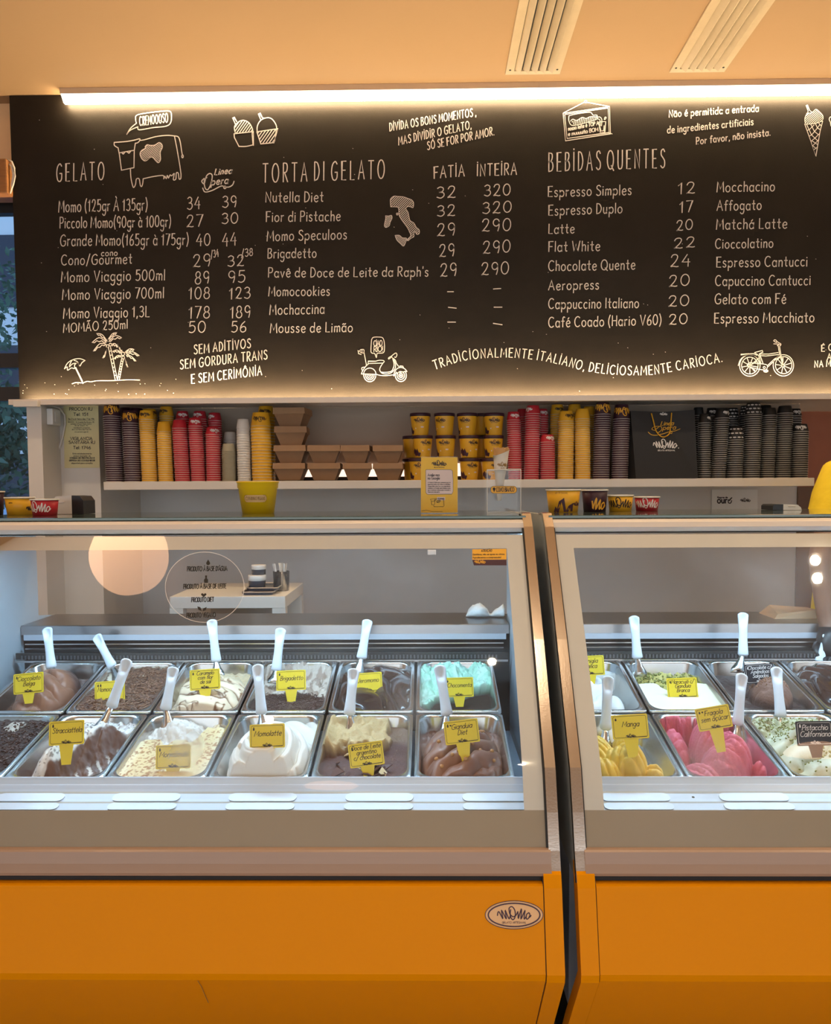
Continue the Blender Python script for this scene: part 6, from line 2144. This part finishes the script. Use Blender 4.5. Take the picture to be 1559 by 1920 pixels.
# card on the wall below the shelf
YC = YW - .002
t = thing('wall_card', 'white card with black lettering on the wall below the shelf', 'card', tuple(at(1378, 957, YC)))
q = [at(1335, 918, YC), at(1421, 918, YC), at(1421, 975, YC), at(1335, 975, YC)]
m = MB()
m.loft([[(a.x, YC, a.z) for a in q], [(a.x, YC - .003, a.z) for a in q]], True, True)
m.build('card_sheet', 'card_white', t)
m = MB()
fc_ = lambda u, v: tuple(at(u, v, YC - .004))
pxtext('Regras de', 1346, 934, 1365, 934, 2.8, .9, fc_, m)
pxtext('our', 1346, 943.4, 1364, 943.4, 12, 2.3, fc_, m)
ribbon(m, [smooth([(1366, 938.5), (1367, 943), (1371, 943), (1372.5, 938.5)]), [(1365.5, 936.5), (1368, 938.5), (1373, 933)]], 1.8, fc_)
ribbon(m, [[(1389 + a * 19, 941 - b * 19) for a, b in p] for p in LOGO], .9, fc_)
m.build('lettering', 'print_dark', t)

# ------------------------------------------------------------------ things on top of the cases
ZT = 1.4237


def sample_cup(color, px0, px1, pyt, pyb, d, label, letter, ink, kind='logo'):
    a, b = at(px0, pyt, d), at(px1, pyt, d)
    D = b.x - a.x
    H = a.z - ZT
    t = thing('sample_cup', label, 'cup', ((a.x + b.x) / 2, d, ZT), group='empty sample cups on the case tops')
    r1, r0 = D / 2 - .003, D / 2 * .80
    m = MB()
    m.lathe([(.0005, .003), (r0 - .002, .003), (r0, 0), (r0 + .0004, 0), (r1, H - .003), (r1 - .0012, H - .003), (r0 - .0008, .006), (.0005, .006)], 32, 0)
    m.build('cup_wall', 'cup_' + color, t, smooth=True, local=True)
    MB().lathe([(r1 - .0015, H - .0045), (r1 + .0024, H - .0045), (r1 + .003, H - .002), (r1 + .0018, H), (r1 - .001, H - .0004), (r1 - .0015, H - .0045)], 32).build('rim', 'cup_white', t, smooth=True, local=True)

    def f(u, v):
        rr_ = r0 + (r1 - r0) * v / H + .0008
        an = -math.pi / 2 + u / (D * .45)
        return (rr_ * math.cos(an), rr_ * math.sin(an), v)
    m = MB()
    if kind == 'logo':
        ribbon(m, [[(-.62 * D + a_ * D * 1.02, H * .22 + b_ * D * 1.02) for a_, b_ in p] for p in LOGO], D * .035, f)
    elif kind == 'mo':
        ribbon(m, [[(-.62 * D + (a_ - .3) * D * 1.45, H * .10 + b_ * D * 1.3) for a_, b_ in p] for p in LOGO[2:]], D * .055, f)
    elif kind == 'big':
        sm_ = [[(-.48 * D + a_ * D * 1.45, -.02 * D + max(b_, .02) * D * 1.3) for a_, b_ in LOGO[2]]]
        ribbon(m, [[(-.34 * D, .002), (-.30 * D, .012), (-.25 * D, .003)], [(-.24 * D, .003), (-.16 * D, H * .45), (-.09 * D, H * .56), (-.05 * D, H * .3), (-.02 * D, .004)], [(.05 * D, .004), (.12 * D, H * .26), (.18 * D, H * .36), (.19 * D, .005)]], D * .075, f)
        ribbon(m, text2d('ARTESANAL', -.12 * D, H * .80, .006, center=True), .0006, f)
        ribbon(m, [[(.24 * D + a_ * D * .3, H * .28 + b_ * D * .3) for a_, b_ in p] for p in LOGO], D * .018, f)
    elif kind == 'note':
        ribbon(m, text2d(letter, -.1 * D, H * .66, .004, center=True), .0008, f)
        ribbon(m, [[(.42 * D + a_ * D * .5, H * .25 + b_ * D * .5) for a_, b_ in p] for p in LOGO[:1]], D * .03, f)
    m.build('lettering', ink, t, local=True)


sample_cup('yellow', 1023.5, 1090, 917.5, 963, 2.72, 'largest yellow sample cup on the right case corner', '', 'print_purple', 'big')
sample_cup('purple', 1090.5, 1141, 918, 962, 2.76, 'purple sample cup with orange lettering on the right case', '', 'print_orange', 'mo')
sample_cup('yellow', 1139, 1189, 928, 962, 2.78, 'smaller yellow sample cup beside the purple one', '', 'print_dark')
sample_cup('red', 1189.5, 1238, 931, 962, 2.80, 'red sample cup with white lettering on the right case', '', 'print_white')
sample_cup('purple', -44, 7, 921, 963, 2.72, 'purple sample cup cut off by the left edge', '', 'print_orange', 'mo')
sample_cup('yellow', 9.5, 64, 932, 965, 2.70, 'yellow sample cup at the left end of the left case', '#gelato', 'print_dark', 'note')
sample_cup('red', 57.5, 109.5, 935.5, 965.5, 2.62, 'red sample cup on the left case beside the dispenser', '', 'print_white')

# yellow tub with oval label
d = 2.74
a, b = at(444, 903, d), at(523, 903, d)
t = thing('plastic_tub', 'bright yellow flared tub with an oval label on the left case', 'tub', ((a.x + b.x) / 2, d, ZT))
D, H = b.x - a.x, a.z - ZT
m = MB()
m.lathe([(.0005, .004), (D * .355, .004), (D * .365, 0), (D * .37, 0), (D * .455, H * .78), (D * .475, H * .80), (D * .482, H * .95), (D * .5, H * .965), (D * .5, H), (D * .48, H), (D * .44, H * .78), (D * .35, .007), (.0005, .007)], 40)
m.build('tub_wall', 'yellow_tub', t, smooth=True, local=True)


def ft(u, v, off=.0012):
    rr_ = D * .37 + D * .085 * v / (H * .78) + off
    an = -math.pi / 2 + u / (D * .41)
    return (rr_ * math.cos(an), rr_ * math.sin(an), v)


m = MB()
pil = rrect(.002, H * .47, .073, .023, .009, 6)
cols_ = 14
for i in range(cols_):
    u0, u1 = .002 - .0365 + .073 * i / cols_, .002 - .0365 + .073 * (i + 1) / cols_

    def hh_(u):
        e = max(0, abs(u - .002) - .0275)
        return .0115 - (.009 - math.sqrt(max(0, .009 ** 2 - e * e))) if e > 0 else .0115
    m.add([ft(u0, H * .47 - hh_(u0)), ft(u1, H * .47 - hh_(u1)), ft(u1, H * .47 + hh_(u1)), ft(u0, H * .47 + hh_(u0))], [(0, 1, 2, 3)])
lb = m.build('label', 'badge_tan', t, local=True)
m = MB()
f2 = lambda u, v: ft(u, v, .0018)
ribbon(m, [pil + [pil[0]]], .001, f2)
ribbon(m, text2d('PAZINHAS VEGANAS', .008, H * .47 - .0045, .010, center=True, width=.050), .0011, f2)
ribbon(m, [[(-.029, H * .47 + .004), (-.020, H * .47 + .004), (-.021, H * .47 - .005), (-.028, H * .47 - .005), (-.029, H * .47 + .004)], [(-.026, H * .47 + .004), (-.025, H * .47 + .009), (-.023, H * .47 + .004)]], .0009, f2)
m.build('lettering', 'print_brown', t, local=True)

# yellow poster in a clear stand
d = 2.66
q = [at(790, 857.5, d), at(858.5, 857.5, d), at(858.5, 961, d), at(789.5, 961, d)]
t = thing('table_poster', 'yellow review card with pink text box standing in a clear holder', 'poster', (at(824, 961, d).x, d, ZT))
m = MB().loft([[(p.x, d, p.z) for p in q], [(p.x, d - .001, p.z) for p in q]], True, True)
m.build('poster_sheet', 'poster_yellow', t)
x0_, x1_ = q[0].x - .001, q[1].x + .001
m = MB().box(x0_, x1_, d + .002, d + .004, ZT, q[0].z + .002)
m.box(x0_, x1_, d - .03, d + .04, ZT, ZT + .002)
m.build('acrylic_holder', 'acrylic', t)
fp = lambda u, v, o=.0014: tuple(at(u, v, d - o))
m = MB()
pk = [(799.5, 880.5), (846, 880.5), (849, 883), (850, 900), (850, 922), (847.5, 926.5), (802, 927), (799, 924), (798.6, 900), (798.6, 882.5)]
fill(m, pk[::-1], fp)
bb_ = m.build('text_box', 'print_pink', t)
m = MB()
fp2 = lambda u, v: fp(u, v, .0020)
ribbon(m, [[(810.5 + a_ * 27, 873.5 - b_ * 27) for a_, b_ in p] for p in LOGO], 1.1, fp2)
pxtext('GELATO ARTESANAL', 814, 877, 834, 877, 1.5, .35, fp2, m)
pxtext('Avalie-nos', 802.5, 893, 824.5, 893, 5.2, .75, fp2, m)
pxtext('no Google', 802.5, 899, 825, 899, 5.2, .75, fp2, m)
ribbon(m, [pk + [pk[0]]], .5, fp2)
for i, s in enumerate(('A Momo é feita por pessoas que se', 'importam muito com todos os detalhes.', 'Compartilhe como foi a sua experiência:', 'avaliação no Google ajuda demais nossa', 'loja a continuar melhorando e levando a', 'Momo para mais gente.')):
    pxtext(s, 802.5, 905.5 + i * 3.55, 845 if i < 5 else 825, 905.5 + i * 3.55, 1.9, .42, fp2, m)
cw = lambda *c: [(c[i] / 9.744 * .185 + 807, c[i + 1] / 9.744 * .185 * 1.0 + 925) for i in range(0, len(c), 2)]
cs = 1 / 56.0
cw = lambda *c: [(807 + (c[i] - 130) * cs * 1.25, 926 + (c[i + 1] - 280) * cs * .95 * 1.25) for i in range(0, len(c), 2)]
ribbon(m, [cw(140, 750, 600, 690, 580, 750, 525, 765, 500, 1212, 272, 1258, 210, 850, 140, 750), cw(238, 940, 500, 895), cw(605, 715, 900, 690, 1240, 700, 1300, 1330, 1200, 1420), cw(435, 1235, 445, 1400, 668, 1415, 1030, 1400, 1200, 1420),
           cw(650, 950, 720, 850, 960, 800, 1000, 900, 900, 1050, 700, 1050, 650, 950), cw(680, 1000, 960, 830), cw(720, 1040, 980, 900), [(791, 958), (800, 956.5), (810, 959), (830, 959)],
           [(815, 940), (820, 934.5)]], .6, fp2)
m.build('lettering', 'print_dark', t)
m = MB()
fill(m, [(820, 932), (835, 932), (835, 938), (820, 938)][::-1], fp2)
sb_ = m.build('speech_label', 'print_pink', t)
m = MB()
pxtext('TE AMAMOS', 821.5, 936.6, 833.5, 936.6, 3, .4, lambda u, v: fp(u, v, .0024), m)
m.build('speech_text', 'print_dark', t)

# clear cone stand with a wrapped cone
d = 2.66
t = thing('cone_stand', 'clear acrylic cone stand with an orange label at the left case corner', 'stand', (at(945, 962, d).x, d + .03, ZT))
xa_, xb_ = at(914, 920, d).x, at(977, 920, d).x
zt_ = at(945, 880.5, d).z
hx = at(938, 880, d + .04).x
m = MB()
m.add([(xa_, d, ZT), (xb_, d, ZT), (xb_, d, zt_ - .0026), (xa_, d, zt_ - .0026)], [(0, 1, 2, 3)])
m.add([(xa_, d + .086, ZT), (xb_, d + .086, ZT), (xb_, d + .086, zt_ - .0026), (xa_, d + .086, zt_ - .0026)], [(0, 1, 2, 3)])
# top plate with a round hole
n_ = 24
ho = [(hx + .0165 * math.cos(2 * math.pi * k / n_), d + .042 + .0165 * math.sin(2 * math.pi * k / n_)) for k in range(n_)]
ou = []
for k in range(n_):
    c_, s_ = math.cos(2 * math.pi * k / n_), math.sin(2 * math.pi * k / n_)
    ex = ((xb_ - hx) if c_ > 0 else (hx - xa_)) / max(abs(c_), 1e-6)
    ey = .0455 / max(abs(s_), 1e-6)
    kk = min(ex, ey)
    ou.append((hx + c_ * kk, d + .042 + s_ * kk))
m.loft([[(a_, b_, zt_ - .0025) for a_, b_ in ou], [(a_, b_, zt_) for a_, b_ in ou], [(a_, b_, zt_) for a_, b_ in ho], [(a_, b_, zt_ - .0025) for a_, b_ in ho], [(a_, b_, zt_ - .0025) for a_, b_ in ou]])
m.build('acrylic_body', 'acrylic', t)
m = MB()
for (a_, b_) in (((xa_, ZT), (xa_, zt_)), ((xb_, ZT), (xb_, zt_)), ((xa_, zt_), (xb_, zt_)), ((xa_, ZT + .002), (xb_, ZT + .002))):
    m.tube([(a_[0], d - .0005, a_[1]), (b_[0], d - .0005, b_[1])], .0011, 6)
m.build('polished_edge_glint', 'paper_white', t)  # opaque white tubes paint the light glowing along the acrylic edges
m = MB()
fr_ = lambda u, v, o=.001: tuple(at(u, v, d - o))
pill = [(945 + a_, 918.3 + b_) for a_, b_ in rrect(0, 0, 49, 13.5, 6, 5)]
fill(m, pill, fr_)
lb = m.build('label', 'print_orange', t)
m = MB()
f3 = lambda u, v: fr_(u, v, .0016)
ribbon(m, [pill + [pill[0]]], .6, f3)
pxtext('CONO BIANCO', 931, 922, 964.5, 921.5, 8, 1.0, f3, m, 0, .14)
fill(m, [(924.6, 917), (929.4, 917), (927, 923)], f3)
fill(m, [(927 + 2.6 * math.cos(R(q_)), 916.4 + 2.6 * math.sin(R(q_))) for q_ in range(0, 360, 40)], f3)
m.build('lettering', 'print_dark', t)
zt0 = at(938, 842, d + .04).z
zb0 = at(941, 938.5, d + .04).z
t = thing('wafer_cone', 'wafer cone wrapped in a printed napkin standing in the clear holder', 'cone', (hx, d + .042, zb0))
HC = zt0 - zb0
ck = []
for i in range(9):
    q_ = i / 8
    ck.append((.006 + .0232 * q_ - .002 * q_ * q_, HC * q_))
rings = []
for i, (r_, z_) in enumerate(ck):
    rings.append([(hx + (q_i := r_) * math.cos(2 * math.pi * k / 28) + .006 * (z_ / HC - .4), d + .042 + r_ * math.sin(2 * math.pi * k / 28),
                   zb0 + z_ - (0 if i < 8 else .022 * (1 - math.cos(2 * math.pi * k / 28 - .4)) * .5)) for k in range(28)])
MB().loft(rings, True).build('napkin_wrap', 'napkin', t, smooth=True)
rings = []
for i in range(6):
    q_ = .55 + .47 * i / 5
    r_ = .006 + .0232 * q_ - .002 * q_ * q_ - .0022
    rings.append([(hx + r_ * math.cos(2 * math.pi * k / 28) + .006 * (q_ - .4), d + .042 + r_ * math.sin(2 * math.pi * k / 28),
                   zb0 + HC * q_ + (0 if i < 5 else .004 * math.sin(k * 2.1) * .6)) for k in range(28)])
m = MB().loft(rings)
rings2 = [[(hx + (x_ - hx) * .93, d + .042 + (y_ - d - .042) * .93, z_) for x_, y_, z_ in r_] for r_ in rings[::-1]]
m.loft([rings[-1]] + rings2)
m.build('wafer', 'cone_wafer', t, smooth=True)
m = MB()


def fcn(u, v):
    q_ = v / HC
    r_ = .006 + .0232 * q_ - .002 * q_ * q_ + .0006
    an = -math.pi / 2 + u / .022
    return (hx + r_ * math.cos(an) + .006 * (q_ - .4), d + .042 + r_ * math.sin(an), zb0 + v)


ribbon(m, logo2d(.006, HC * .66, .036), .0017, fcn)
ribbon(m, text2d('GELATO', .006, HC * .62, .003, center=True), .0006, fcn)
m.build('lettering', 'print_brown', t)


def dispenser(px0, px1, pyt, d, label, flip):
    a, b = at(px0, pyt, d), at(px1, pyt, d)
    t = thing('towel_dispenser', label, 'dispenser', ((a.x + b.x) / 2, d, ZT))
    H = a.z - ZT
    w = b.x - a.x
    s = -1 if flip else 1
    xc = (a.x + b.x) / 2

    def sec(x0, x1, m_, nm, k):
        m = MB()
        pr = [(d - .05, ZT + .0005), (d - .05, ZT + H * .75 * k), (d - .03, ZT + H * .97 * k), (d + .03, ZT + H * k), (d + .055, ZT + H * .85 * k), (d + .055, ZT + .0005)]
        pr2 = [(y, z) for y, z in pr]
        m.extrude_x(pr2, x0, x1)
        return m.build(nm, m_, t)
    xm = xc + s * w * .14
    xs_ = sorted((xc - s * w * .5, xm))
    m = MB()
    prof = [(xs_[0], ZT + .0005), (xs_[0] + .004, ZT + H * .72), (xs_[0] + .016, ZT + H * .95), (xs_[1], ZT + H), (xs_[1], ZT + .0005)]
    if flip:
        prof = [(xs_[1], ZT + .0005), (xs_[1] - .003, ZT + H * .45), (xs_[1] - .014, ZT + H * .9), (xs_[0], ZT + H), (xs_[0], ZT + .0005)]
    m.loft([[(x, d - .05, z) for x, z in prof], [(x, d + .05, z) for x, z in prof]], True, True)
    m.build('front_shell', 'device_white', t)
    xs2 = sorted((xm, xc + s * w * .5))
    prof = [(xs2[0], ZT + .0005), (xs2[0], ZT + H), (xs2[1] - .012, ZT + H * .97), (xs2[1], ZT + H * .72), (xs2[1], ZT + .0005)]
    if flip:
        prof = [(xs2[1], ZT + .0005), (xs2[1], ZT + H), (xs2[0] + .006, ZT + H * .97), (xs2[0], ZT + H * .72), (xs2[0], ZT + .0005)]
    m = MB()
    m.loft([[(x, d - .049, z) for x, z in prof], [(x, d + .049, z) for x, z in prof]], True, True)
    m.build('rear_shell', 'black_plastic', t)
    bevel_box('slot', xs_[0] + w * .16, xs_[0] + w * .42, d - .0525, d - .0502, ZT + H * .6, ZT + H * .69, .001, 'alu', t)


dispenser(108, 167, 929, 2.80, 'small white and black dispenser behind the red sample cup', False)
dispenser(1439, 1492, 945, 2.84, 'low black and white dispenser at the right end of the right case', True)

# ------------------------------------------------------------------ behind the cases, seen through the glass
d0, d1 = 3.42, 3.92
zt_ = at(535, 1118, d0).z
xr_, xl_ = at(535, 1118, d0).x, at(318, 1118, d0).x
t = thing('work_table', 'white work table behind the left case seen through the glass', 'table', ((xl_ + xr_) / 2, (d0 + d1) / 2, 0))
bevel_box('table_top', xl_, xr_, d0, d1, zt_ - .05, zt_, .003, 'white_laminate', t)
for sx in (xl_, xr_ - .055):
    for sy in (d0, d1 - .055):
        MB().box(sx, sx + .055, sy, sy + .055, .0, zt_ - .0502).build('leg', 'white_laminate', t)
MB().box(xl_ + .06, xr_ - .06, d1 - .08, d1 - .07, .2, zt_ - .08).build('modesty_panel', 'side_panel', t)
for i, (px0, px1, pyb) in enumerate(((456, 517, 1115), (462, 522, 1107))):
    a, b = at(px0, pyb, d0 + .08), at(px1, pyb, d0 + .08)
    z0 = zt_ + .0005 + i * .014
    tr_ = thing('serving_tray', ('lower dark tray on the work table', 'upper dark tray on the work table')[i], 'tray', ((a.x + b.x) / 2, d0 + .13 + i * .03, z0), group='trays on the work table')
    w_, l_ = b.x - a.x, .20
    xc, yc = (a.x + b.x) / 2, d0 + .13 + i * .03
    m = MB()
    m.loft([[(x, y, z0) for x, y in rrect(xc, yc, w_ * .92, l_ * .92, .02)], [(x, y, z0 + .012) for x, y in rrect(xc, yc, w_, l_, .024)], [(x, y, z0 + .012) for x, y in rrect(xc, yc, w_ * .95, l_ * .95, .02)],
            [(x, y, z0 + .004) for x, y in rrect(xc, yc, w_ * .88, l_ * .88, .018)]], True, True)
    m.build('tray_body', 'jar_dark', tr_)
    m = MB().tube([(x, y, z0 + .0125) for x, y in rrect(xc, yc, w_ * .975, l_ * .975, .022) + [rrect(xc, yc, w_ * .975, l_ * .975, .022)[0]]], .0022, 6)
    m.build('tray_rim', 'alu', tr_)
for i, (px0, px1, pyb, pyt, dd) in enumerate(((466, 499, 1095, 1073, d0 + .10), (472, 499, 1075, 1057, d0 + .12))):
    a, b = at(px0, pyb, dd), at(px1, pyb, dd)
    z0 = zt_ + .0285 if i == 0 else at(px0, pyb, dd).z
    H = at(px0, pyt, dd).z - at(px0, pyb, dd).z
    if i == 1:
        z0 = zj_
    j = thing('storage_jar', ('lower dark jar with white lid on the trays', 'upper dark jar with white lid on the trays')[i], 'jar', ((a.x + b.x) / 2, dd, z0), group='white lidded jars on the work table')
    r_ = (b.x - a.x) / 2
    MB().lathe([(.0005, 0), (r_ * .95, 0), (r_ * .97, H * .5), (r_ * .97, H * .55)], 24).build('jar_body', 'jar_dark', j, smooth=True, local=True)
    MB().lathe([(r_ * .97, H * .55), (r_, H * .56), (r_, H * .97), (r_ * .97, H), (.0005, H)], 24).build('lid', 'device_white', j, smooth=True, local=True)
    zj_ = z0 + H + .0005
# clear beaker with spoons
p = at(528, 1098, d0 + .2)
z0 = zt_ + .0005
t = thing('spoon_beaker', 'clear beaker full of small spoons beside the jars', 'beaker', (p.x, d0 + .2, z0))
MB().lathe([(.0005, .002), (.032, .002), (.034, 0), (.036, .085), (.035, .085), (.0325, .004), (.0005, .004)], 24).build('beaker_wall', 'acrylic', t, smooth=True, local=True)
rnd = random.Random(4)
sp = MB().box(-.003, .003, -.001, .001, 0, .115).mesh('spoon', 'paper_white')
for k in range(11):
    o_ = link('spoon', sp, t, True)
    an = rnd.uniform(0, 6.28)
    o_.location = (.015 * math.cos(an), .015 * math.sin(an), .005)
    o_.rotation_euler = (rnd.uniform(-.16, .16), rnd.uniform(-.16, .16), an)

# knotted white bag and kraft bag on the serving decks
ZD = 1.0365


def blob_bag(label, name, x0, x1, y, h, knot, m_):
    m = MB()
    n = 14
    L = x1 - x0
    rings = []
    for i in range(17):
        q_ = i / 16
        r_ = (max(.02, math.sin(math.pi * min(1, q_ / knot)) ** .6) if q_ < knot else .22 + 1.0 * min(1, (q_ - knot) / (1 - knot)) ** .8 * .7)
        if abs(q_ - knot) < .05:
            r_ = .22
        rr2 = [(x0 + L * q_, y + .045 * r_ * math.cos(2 * math.pi * k / n) * (1 + .15 * math.sin(3 * k + i)), ZD + .002 + max(0, h * r_ * (.5 + .5 * math.sin(2 * math.pi * k / n)) * (1 + .12 * math.sin(k * 2 + i * 1.3)))) for k in range(n)]
        rings.append(rr2)
    m.loft(rings, True, True)
    o = m.build(name, m_, None, smooth=True)
    return tag(o, label, 'bag')


blob_bag('knotted white plastic bag on the serving deck of the left case', 'knotted_bag', at(874, 1160, 3.0).x, .275, 3.0, .045, .66, 'cloth_white')
a, b = at(1442, 1168, 2.98), at(1535, 1166, 2.98)
m = MB()
kz = ZD
m.add([(a.x, 2.93, kz), (b.x, 2.93, kz), (b.x, 3.07, kz), (a.x, 3.07, kz), (a.x + .02, 2.95, kz + .015), (b.x - .02, 2.95, kz + .030), (b.x - .01, 3.05, kz + .024), (a.x + .03, 3.05, kz + .034)],
      [(3, 2, 1, 0), (4, 5, 6, 7), (0, 1, 5, 4), (1, 2, 6, 5), (2, 3, 7, 6), (3, 0, 4, 7)])
tag(m.build('folded_paper_bag', 'kraft', None), 'folded kraft paper bag on the serving deck of the right case', 'bag')

# ------------------------------------------------------------------ person behind the right case
t = thing('person', 'person in a yellow T-shirt behind the right case, reaching into a pan', 'person', (1.80, 3.36, 0))


def skin(name, pts, edges, m_, root, sub=2):
    me = bpy.data.meshes.new(name)
    me.from_pydata([p[:3] for p in pts], edges, [])
    me.materials.append(MATS[m_])
    o = link(name, me, t)
    sk_ = o.modifiers.new('skin', 'SKIN')
    sk_.use_smooth_shade = True
    lay = me.skin_vertices[0] if me.skin_vertices else None
    if lay is None:
        bm = bmesh.new()
        bm.from_mesh(me)
        bm.verts.layers.skin.verify()
        bm.to_mesh(me)
        bm.free()
        lay = me.skin_vertices[0]
    for i, p in enumerate(pts):
        lay.data[i].radius = (p[3], p[4] if len(p) > 4 else p[3])
        lay.data[i].use_root = (i == root)
    ss = o.modifiers.new('sub', 'SUBSURF')
    ss.levels = sub
    ss.render_levels = sub
    return o


SHR = at(1578, 900, 3.17)      # shoulder seen at the frame edge
HND = at(1553, 1205, 2.80)     # gloved hand over the pan
ELB = Vector((SHR.x - .13, 3.05, (SHR.z + HND.z) / 2 + .0))
px_ = SHR.x + .20
body = [(px_, 3.40, .98, .15, .11), (px_, 3.38, 1.15, .14, .10), (px_, 3.32, 1.38, .16, .11), (px_, 3.27, 1.55, .12, .09), (px_, 3.25, 1.66, .055), (px_, 3.20, 1.74, .05),
        (SHR.x + .02, SHR.y + .04, SHR.z - .03, .055), (ELB.x, ELB.y, ELB.z, .042), ((ELB.x + HND.x) / 2, (ELB.y + HND.y) / 2, (ELB.z + HND.z) / 2, .036), (HND.x, HND.y, HND.z + .03, .026),
        (px_ + .20, 3.24, SHR.z - .03, .055), (px_ + .27, 3.22, 1.27, .042), (px_ + .22, 3.05, 1.12, .036), (px_ + .17, 2.96, 1.10, .026),
        (px_ - .09, 3.40, .88, .095), (px_ - .10, 3.37, .48, .062), (px_ - .10, 3.42, .09, .042), (px_ - .10, 3.30, .045, .036),
        (px_ + .09, 3.40, .88, .095), (px_ + .10, 3.37, .48, .062), (px_ + .10, 3.42, .09, .042), (px_ + .10, 3.30, .045, .036)]
skin('body', body, [(0, 1), (1, 2), (2, 3), (3, 4), (4, 5), (3, 6), (6, 7), (7, 8), (8, 9), (3, 10), (10, 11), (11, 12), (12, 13), (0, 14), (14, 15), (15, 16), (16, 17), (0, 18), (18, 19), (19, 20), (20, 21)], 'skin', 0)
# head with face
hc = Vector((px_, 3.18, 1.83))
m = MB()
rings = []
for i in range(15):
    ph = math.pi * i / 14
    rr_ = math.sin(ph)
    z = math.cos(ph)
    r2 = []
    for k in range(24):
        an = 2 * math.pi * k / 24
        x, y = .076 * rr_ * math.cos(an), .096 * rr_ * math.sin(an)
        if z < 0:
            x *= 1 + .28 * z
            y *= 1 + .12 * z
        fr = max(0, -math.sin(an)) ** 6
        nose = .028 * fr * math.exp(-((z + .12) / .14) ** 2) * max(0, 1 - (x / .02) ** 2 if abs(x) < .02 else 0)
        sock = -.008 * max(0, -math.sin(an)) * math.exp(-((z - .02) / .08) ** 2) * math.exp(-((abs(x) - .03) / .014) ** 2)
        r2.append((hc.x + x, hc.y + y - nose - sock * -1 * -1, hc.z + .118 * z))
    rings.append(r2)
m.loft(rings, True, True)
m.build('head', 'skin', t, smooth=True)
for s in (-1, 1):
    MB().lathe([(.0005, -.011), (.008, -.008), (.011, 0), (.008, .008), (.0005, .011)], 12, c=(hc.x + s * .030, hc.y - .080, hc.z + .003)).build('eye', 'paper_white', t, smooth=True)
    MB().lathe([(.0005, -.022), (.008, -.018), (.012, 0), (.008, .022), (.0005, .03)], 10, c=(hc.x + s * .078, hc.y + .005, hc.z - .01)).build('ear', 'skin', t, smooth=True)
MB().tube([(hc.x - .022, hc.y - .078, hc.z - .062), (hc.x, hc.y - .086, hc.z - .060), (hc.x + .022, hc.y - .078, hc.z - .062)], .005, 8).build('mouth', 'shade_peach', t, smooth=True)
rings = []
for i in range(10):
    ph = math.pi * .62 * i / 9
    rings.append([(hc.x + .083 * math.sin(ph) * math.cos(2 * math.pi * k / 20), hc.y + .012 + .098 * math.sin(ph) * math.sin(2 * math.pi * k / 20), hc.z + .012 + .118 * math.cos(ph) + (.055 * max(0, -math.sin(2 * math.pi * k / 20)) * (ph / 1.9) ** 2)) for k in range(20)])
MB().loft(rings, True).build('hair', 'hair', t, smooth=True)
# T-shirt: torso and open sleeves
rings = []
for (z, y, a_, b_) in ((.92, 3.40, .195, .135), (1.10, 3.39, .185, .130), (1.30, 3.34, .195, .132), (1.44, 3.29, .205, .125), (1.53, 3.26, .195, .110), (1.585, 3.25, .150, .092), (1.625, 3.24, .085, .075)):
    rings.append([(px_ + a_ * math.cos(2 * math.pi * k / 32), y + b_ * math.sin(2 * math.pi * k / 32), z) for k in range(32)])
shirt = MB().loft(rings).build('shirt', 'shirt_yellow', t, smooth=True)
for s, S0, E0 in ((-1, SHR, ELB), (1, Vector((px_ + .20, 3.24, SHR.z)), Vector((px_ + .27, 3.22, 1.27)))):
    dr = (E0 - S0).normalized()
    c0 = S0 + Vector((.09 * -s, .05, .035))
    pts_ = [c0, S0 + Vector((.015 * -s, .02, .005)), S0 + dr * .07 + Vector((0, .01, -.005)), S0 + dr * .14, S0 + dr * .185]
    rad_ = [.075, .085, .083, .082, .084]
    mt = MB().tube(pts_, rad_, 24)
    mt.f = mt.f[:-1]
    mt.m = mt.m[:-1]
    mt.build('sleeve', 'shirt_yellow', t, smooth=True)
# apron-dark trousers
for s in (-1, 1):
    MB().tube([(px_ + s * .085, 3.40, .95), (px_ + s * .095, 3.385, .7), (px_ + s * .10, 3.375, .48), (px_ + s * .10, 3.41, .10)], [.118, .105, .085, .07], 20).build('trouser_leg', 'trousers', t, smooth=True)
    bevel_box('shoe', px_ + s * .10 - .045, px_ + s * .10 + .045, 3.22, 3.48, 0.001, .085, .02, 'black_plastic', t)
# gloved hand closed on a spatula, with five fingers
hp = HND
m = MB()
m.tube([hp + Vector((.004, .012, .05)), hp + Vector((.002, .006, .02)), hp, hp + Vector((-.004, -.01, -.03)), hp + Vector((-.006, -.016, -.048))], [.028, .034, .038, .036, .024], 14)
m.build('palm', 'glove', t, smooth=True)
for k in range(4):
    b0 = hp + Vector((-.022 + .016 * k, -.018, -.038 + .004 * k))
    ln = (.062, .072, .068, .054)[k]
    m = MB()
    m.tube([b0, b0 + Vector((-.006, -.018, -.014)), b0 + Vector((-.010, -.014, -.034)) * (ln / .06), b0 + Vector((-.004, .004, -.044)) * (ln / .06)], [.0105, .010, .009, .0075], 10)
    m.build('finger', 'glove', t, smooth=True)
b0 = hp + Vector((-.034, .0, -.004))
MB().tube([b0, b0 + Vector((-.014, -.014, -.016)), b0 + Vector((-.010, -.026, -.036)), b0 + Vector((.002, -.030, -.048))], [.013, .012, .011, .009], 10).build('thumb', 'glove', t, smooth=True)
hpx = (1551, 1195)
spatula('spatula held by the gloved hand at the right edge', (1553, 1190), (1537, 1243), 2.765, 2.79, (1521, 1279), 2.70, .03)
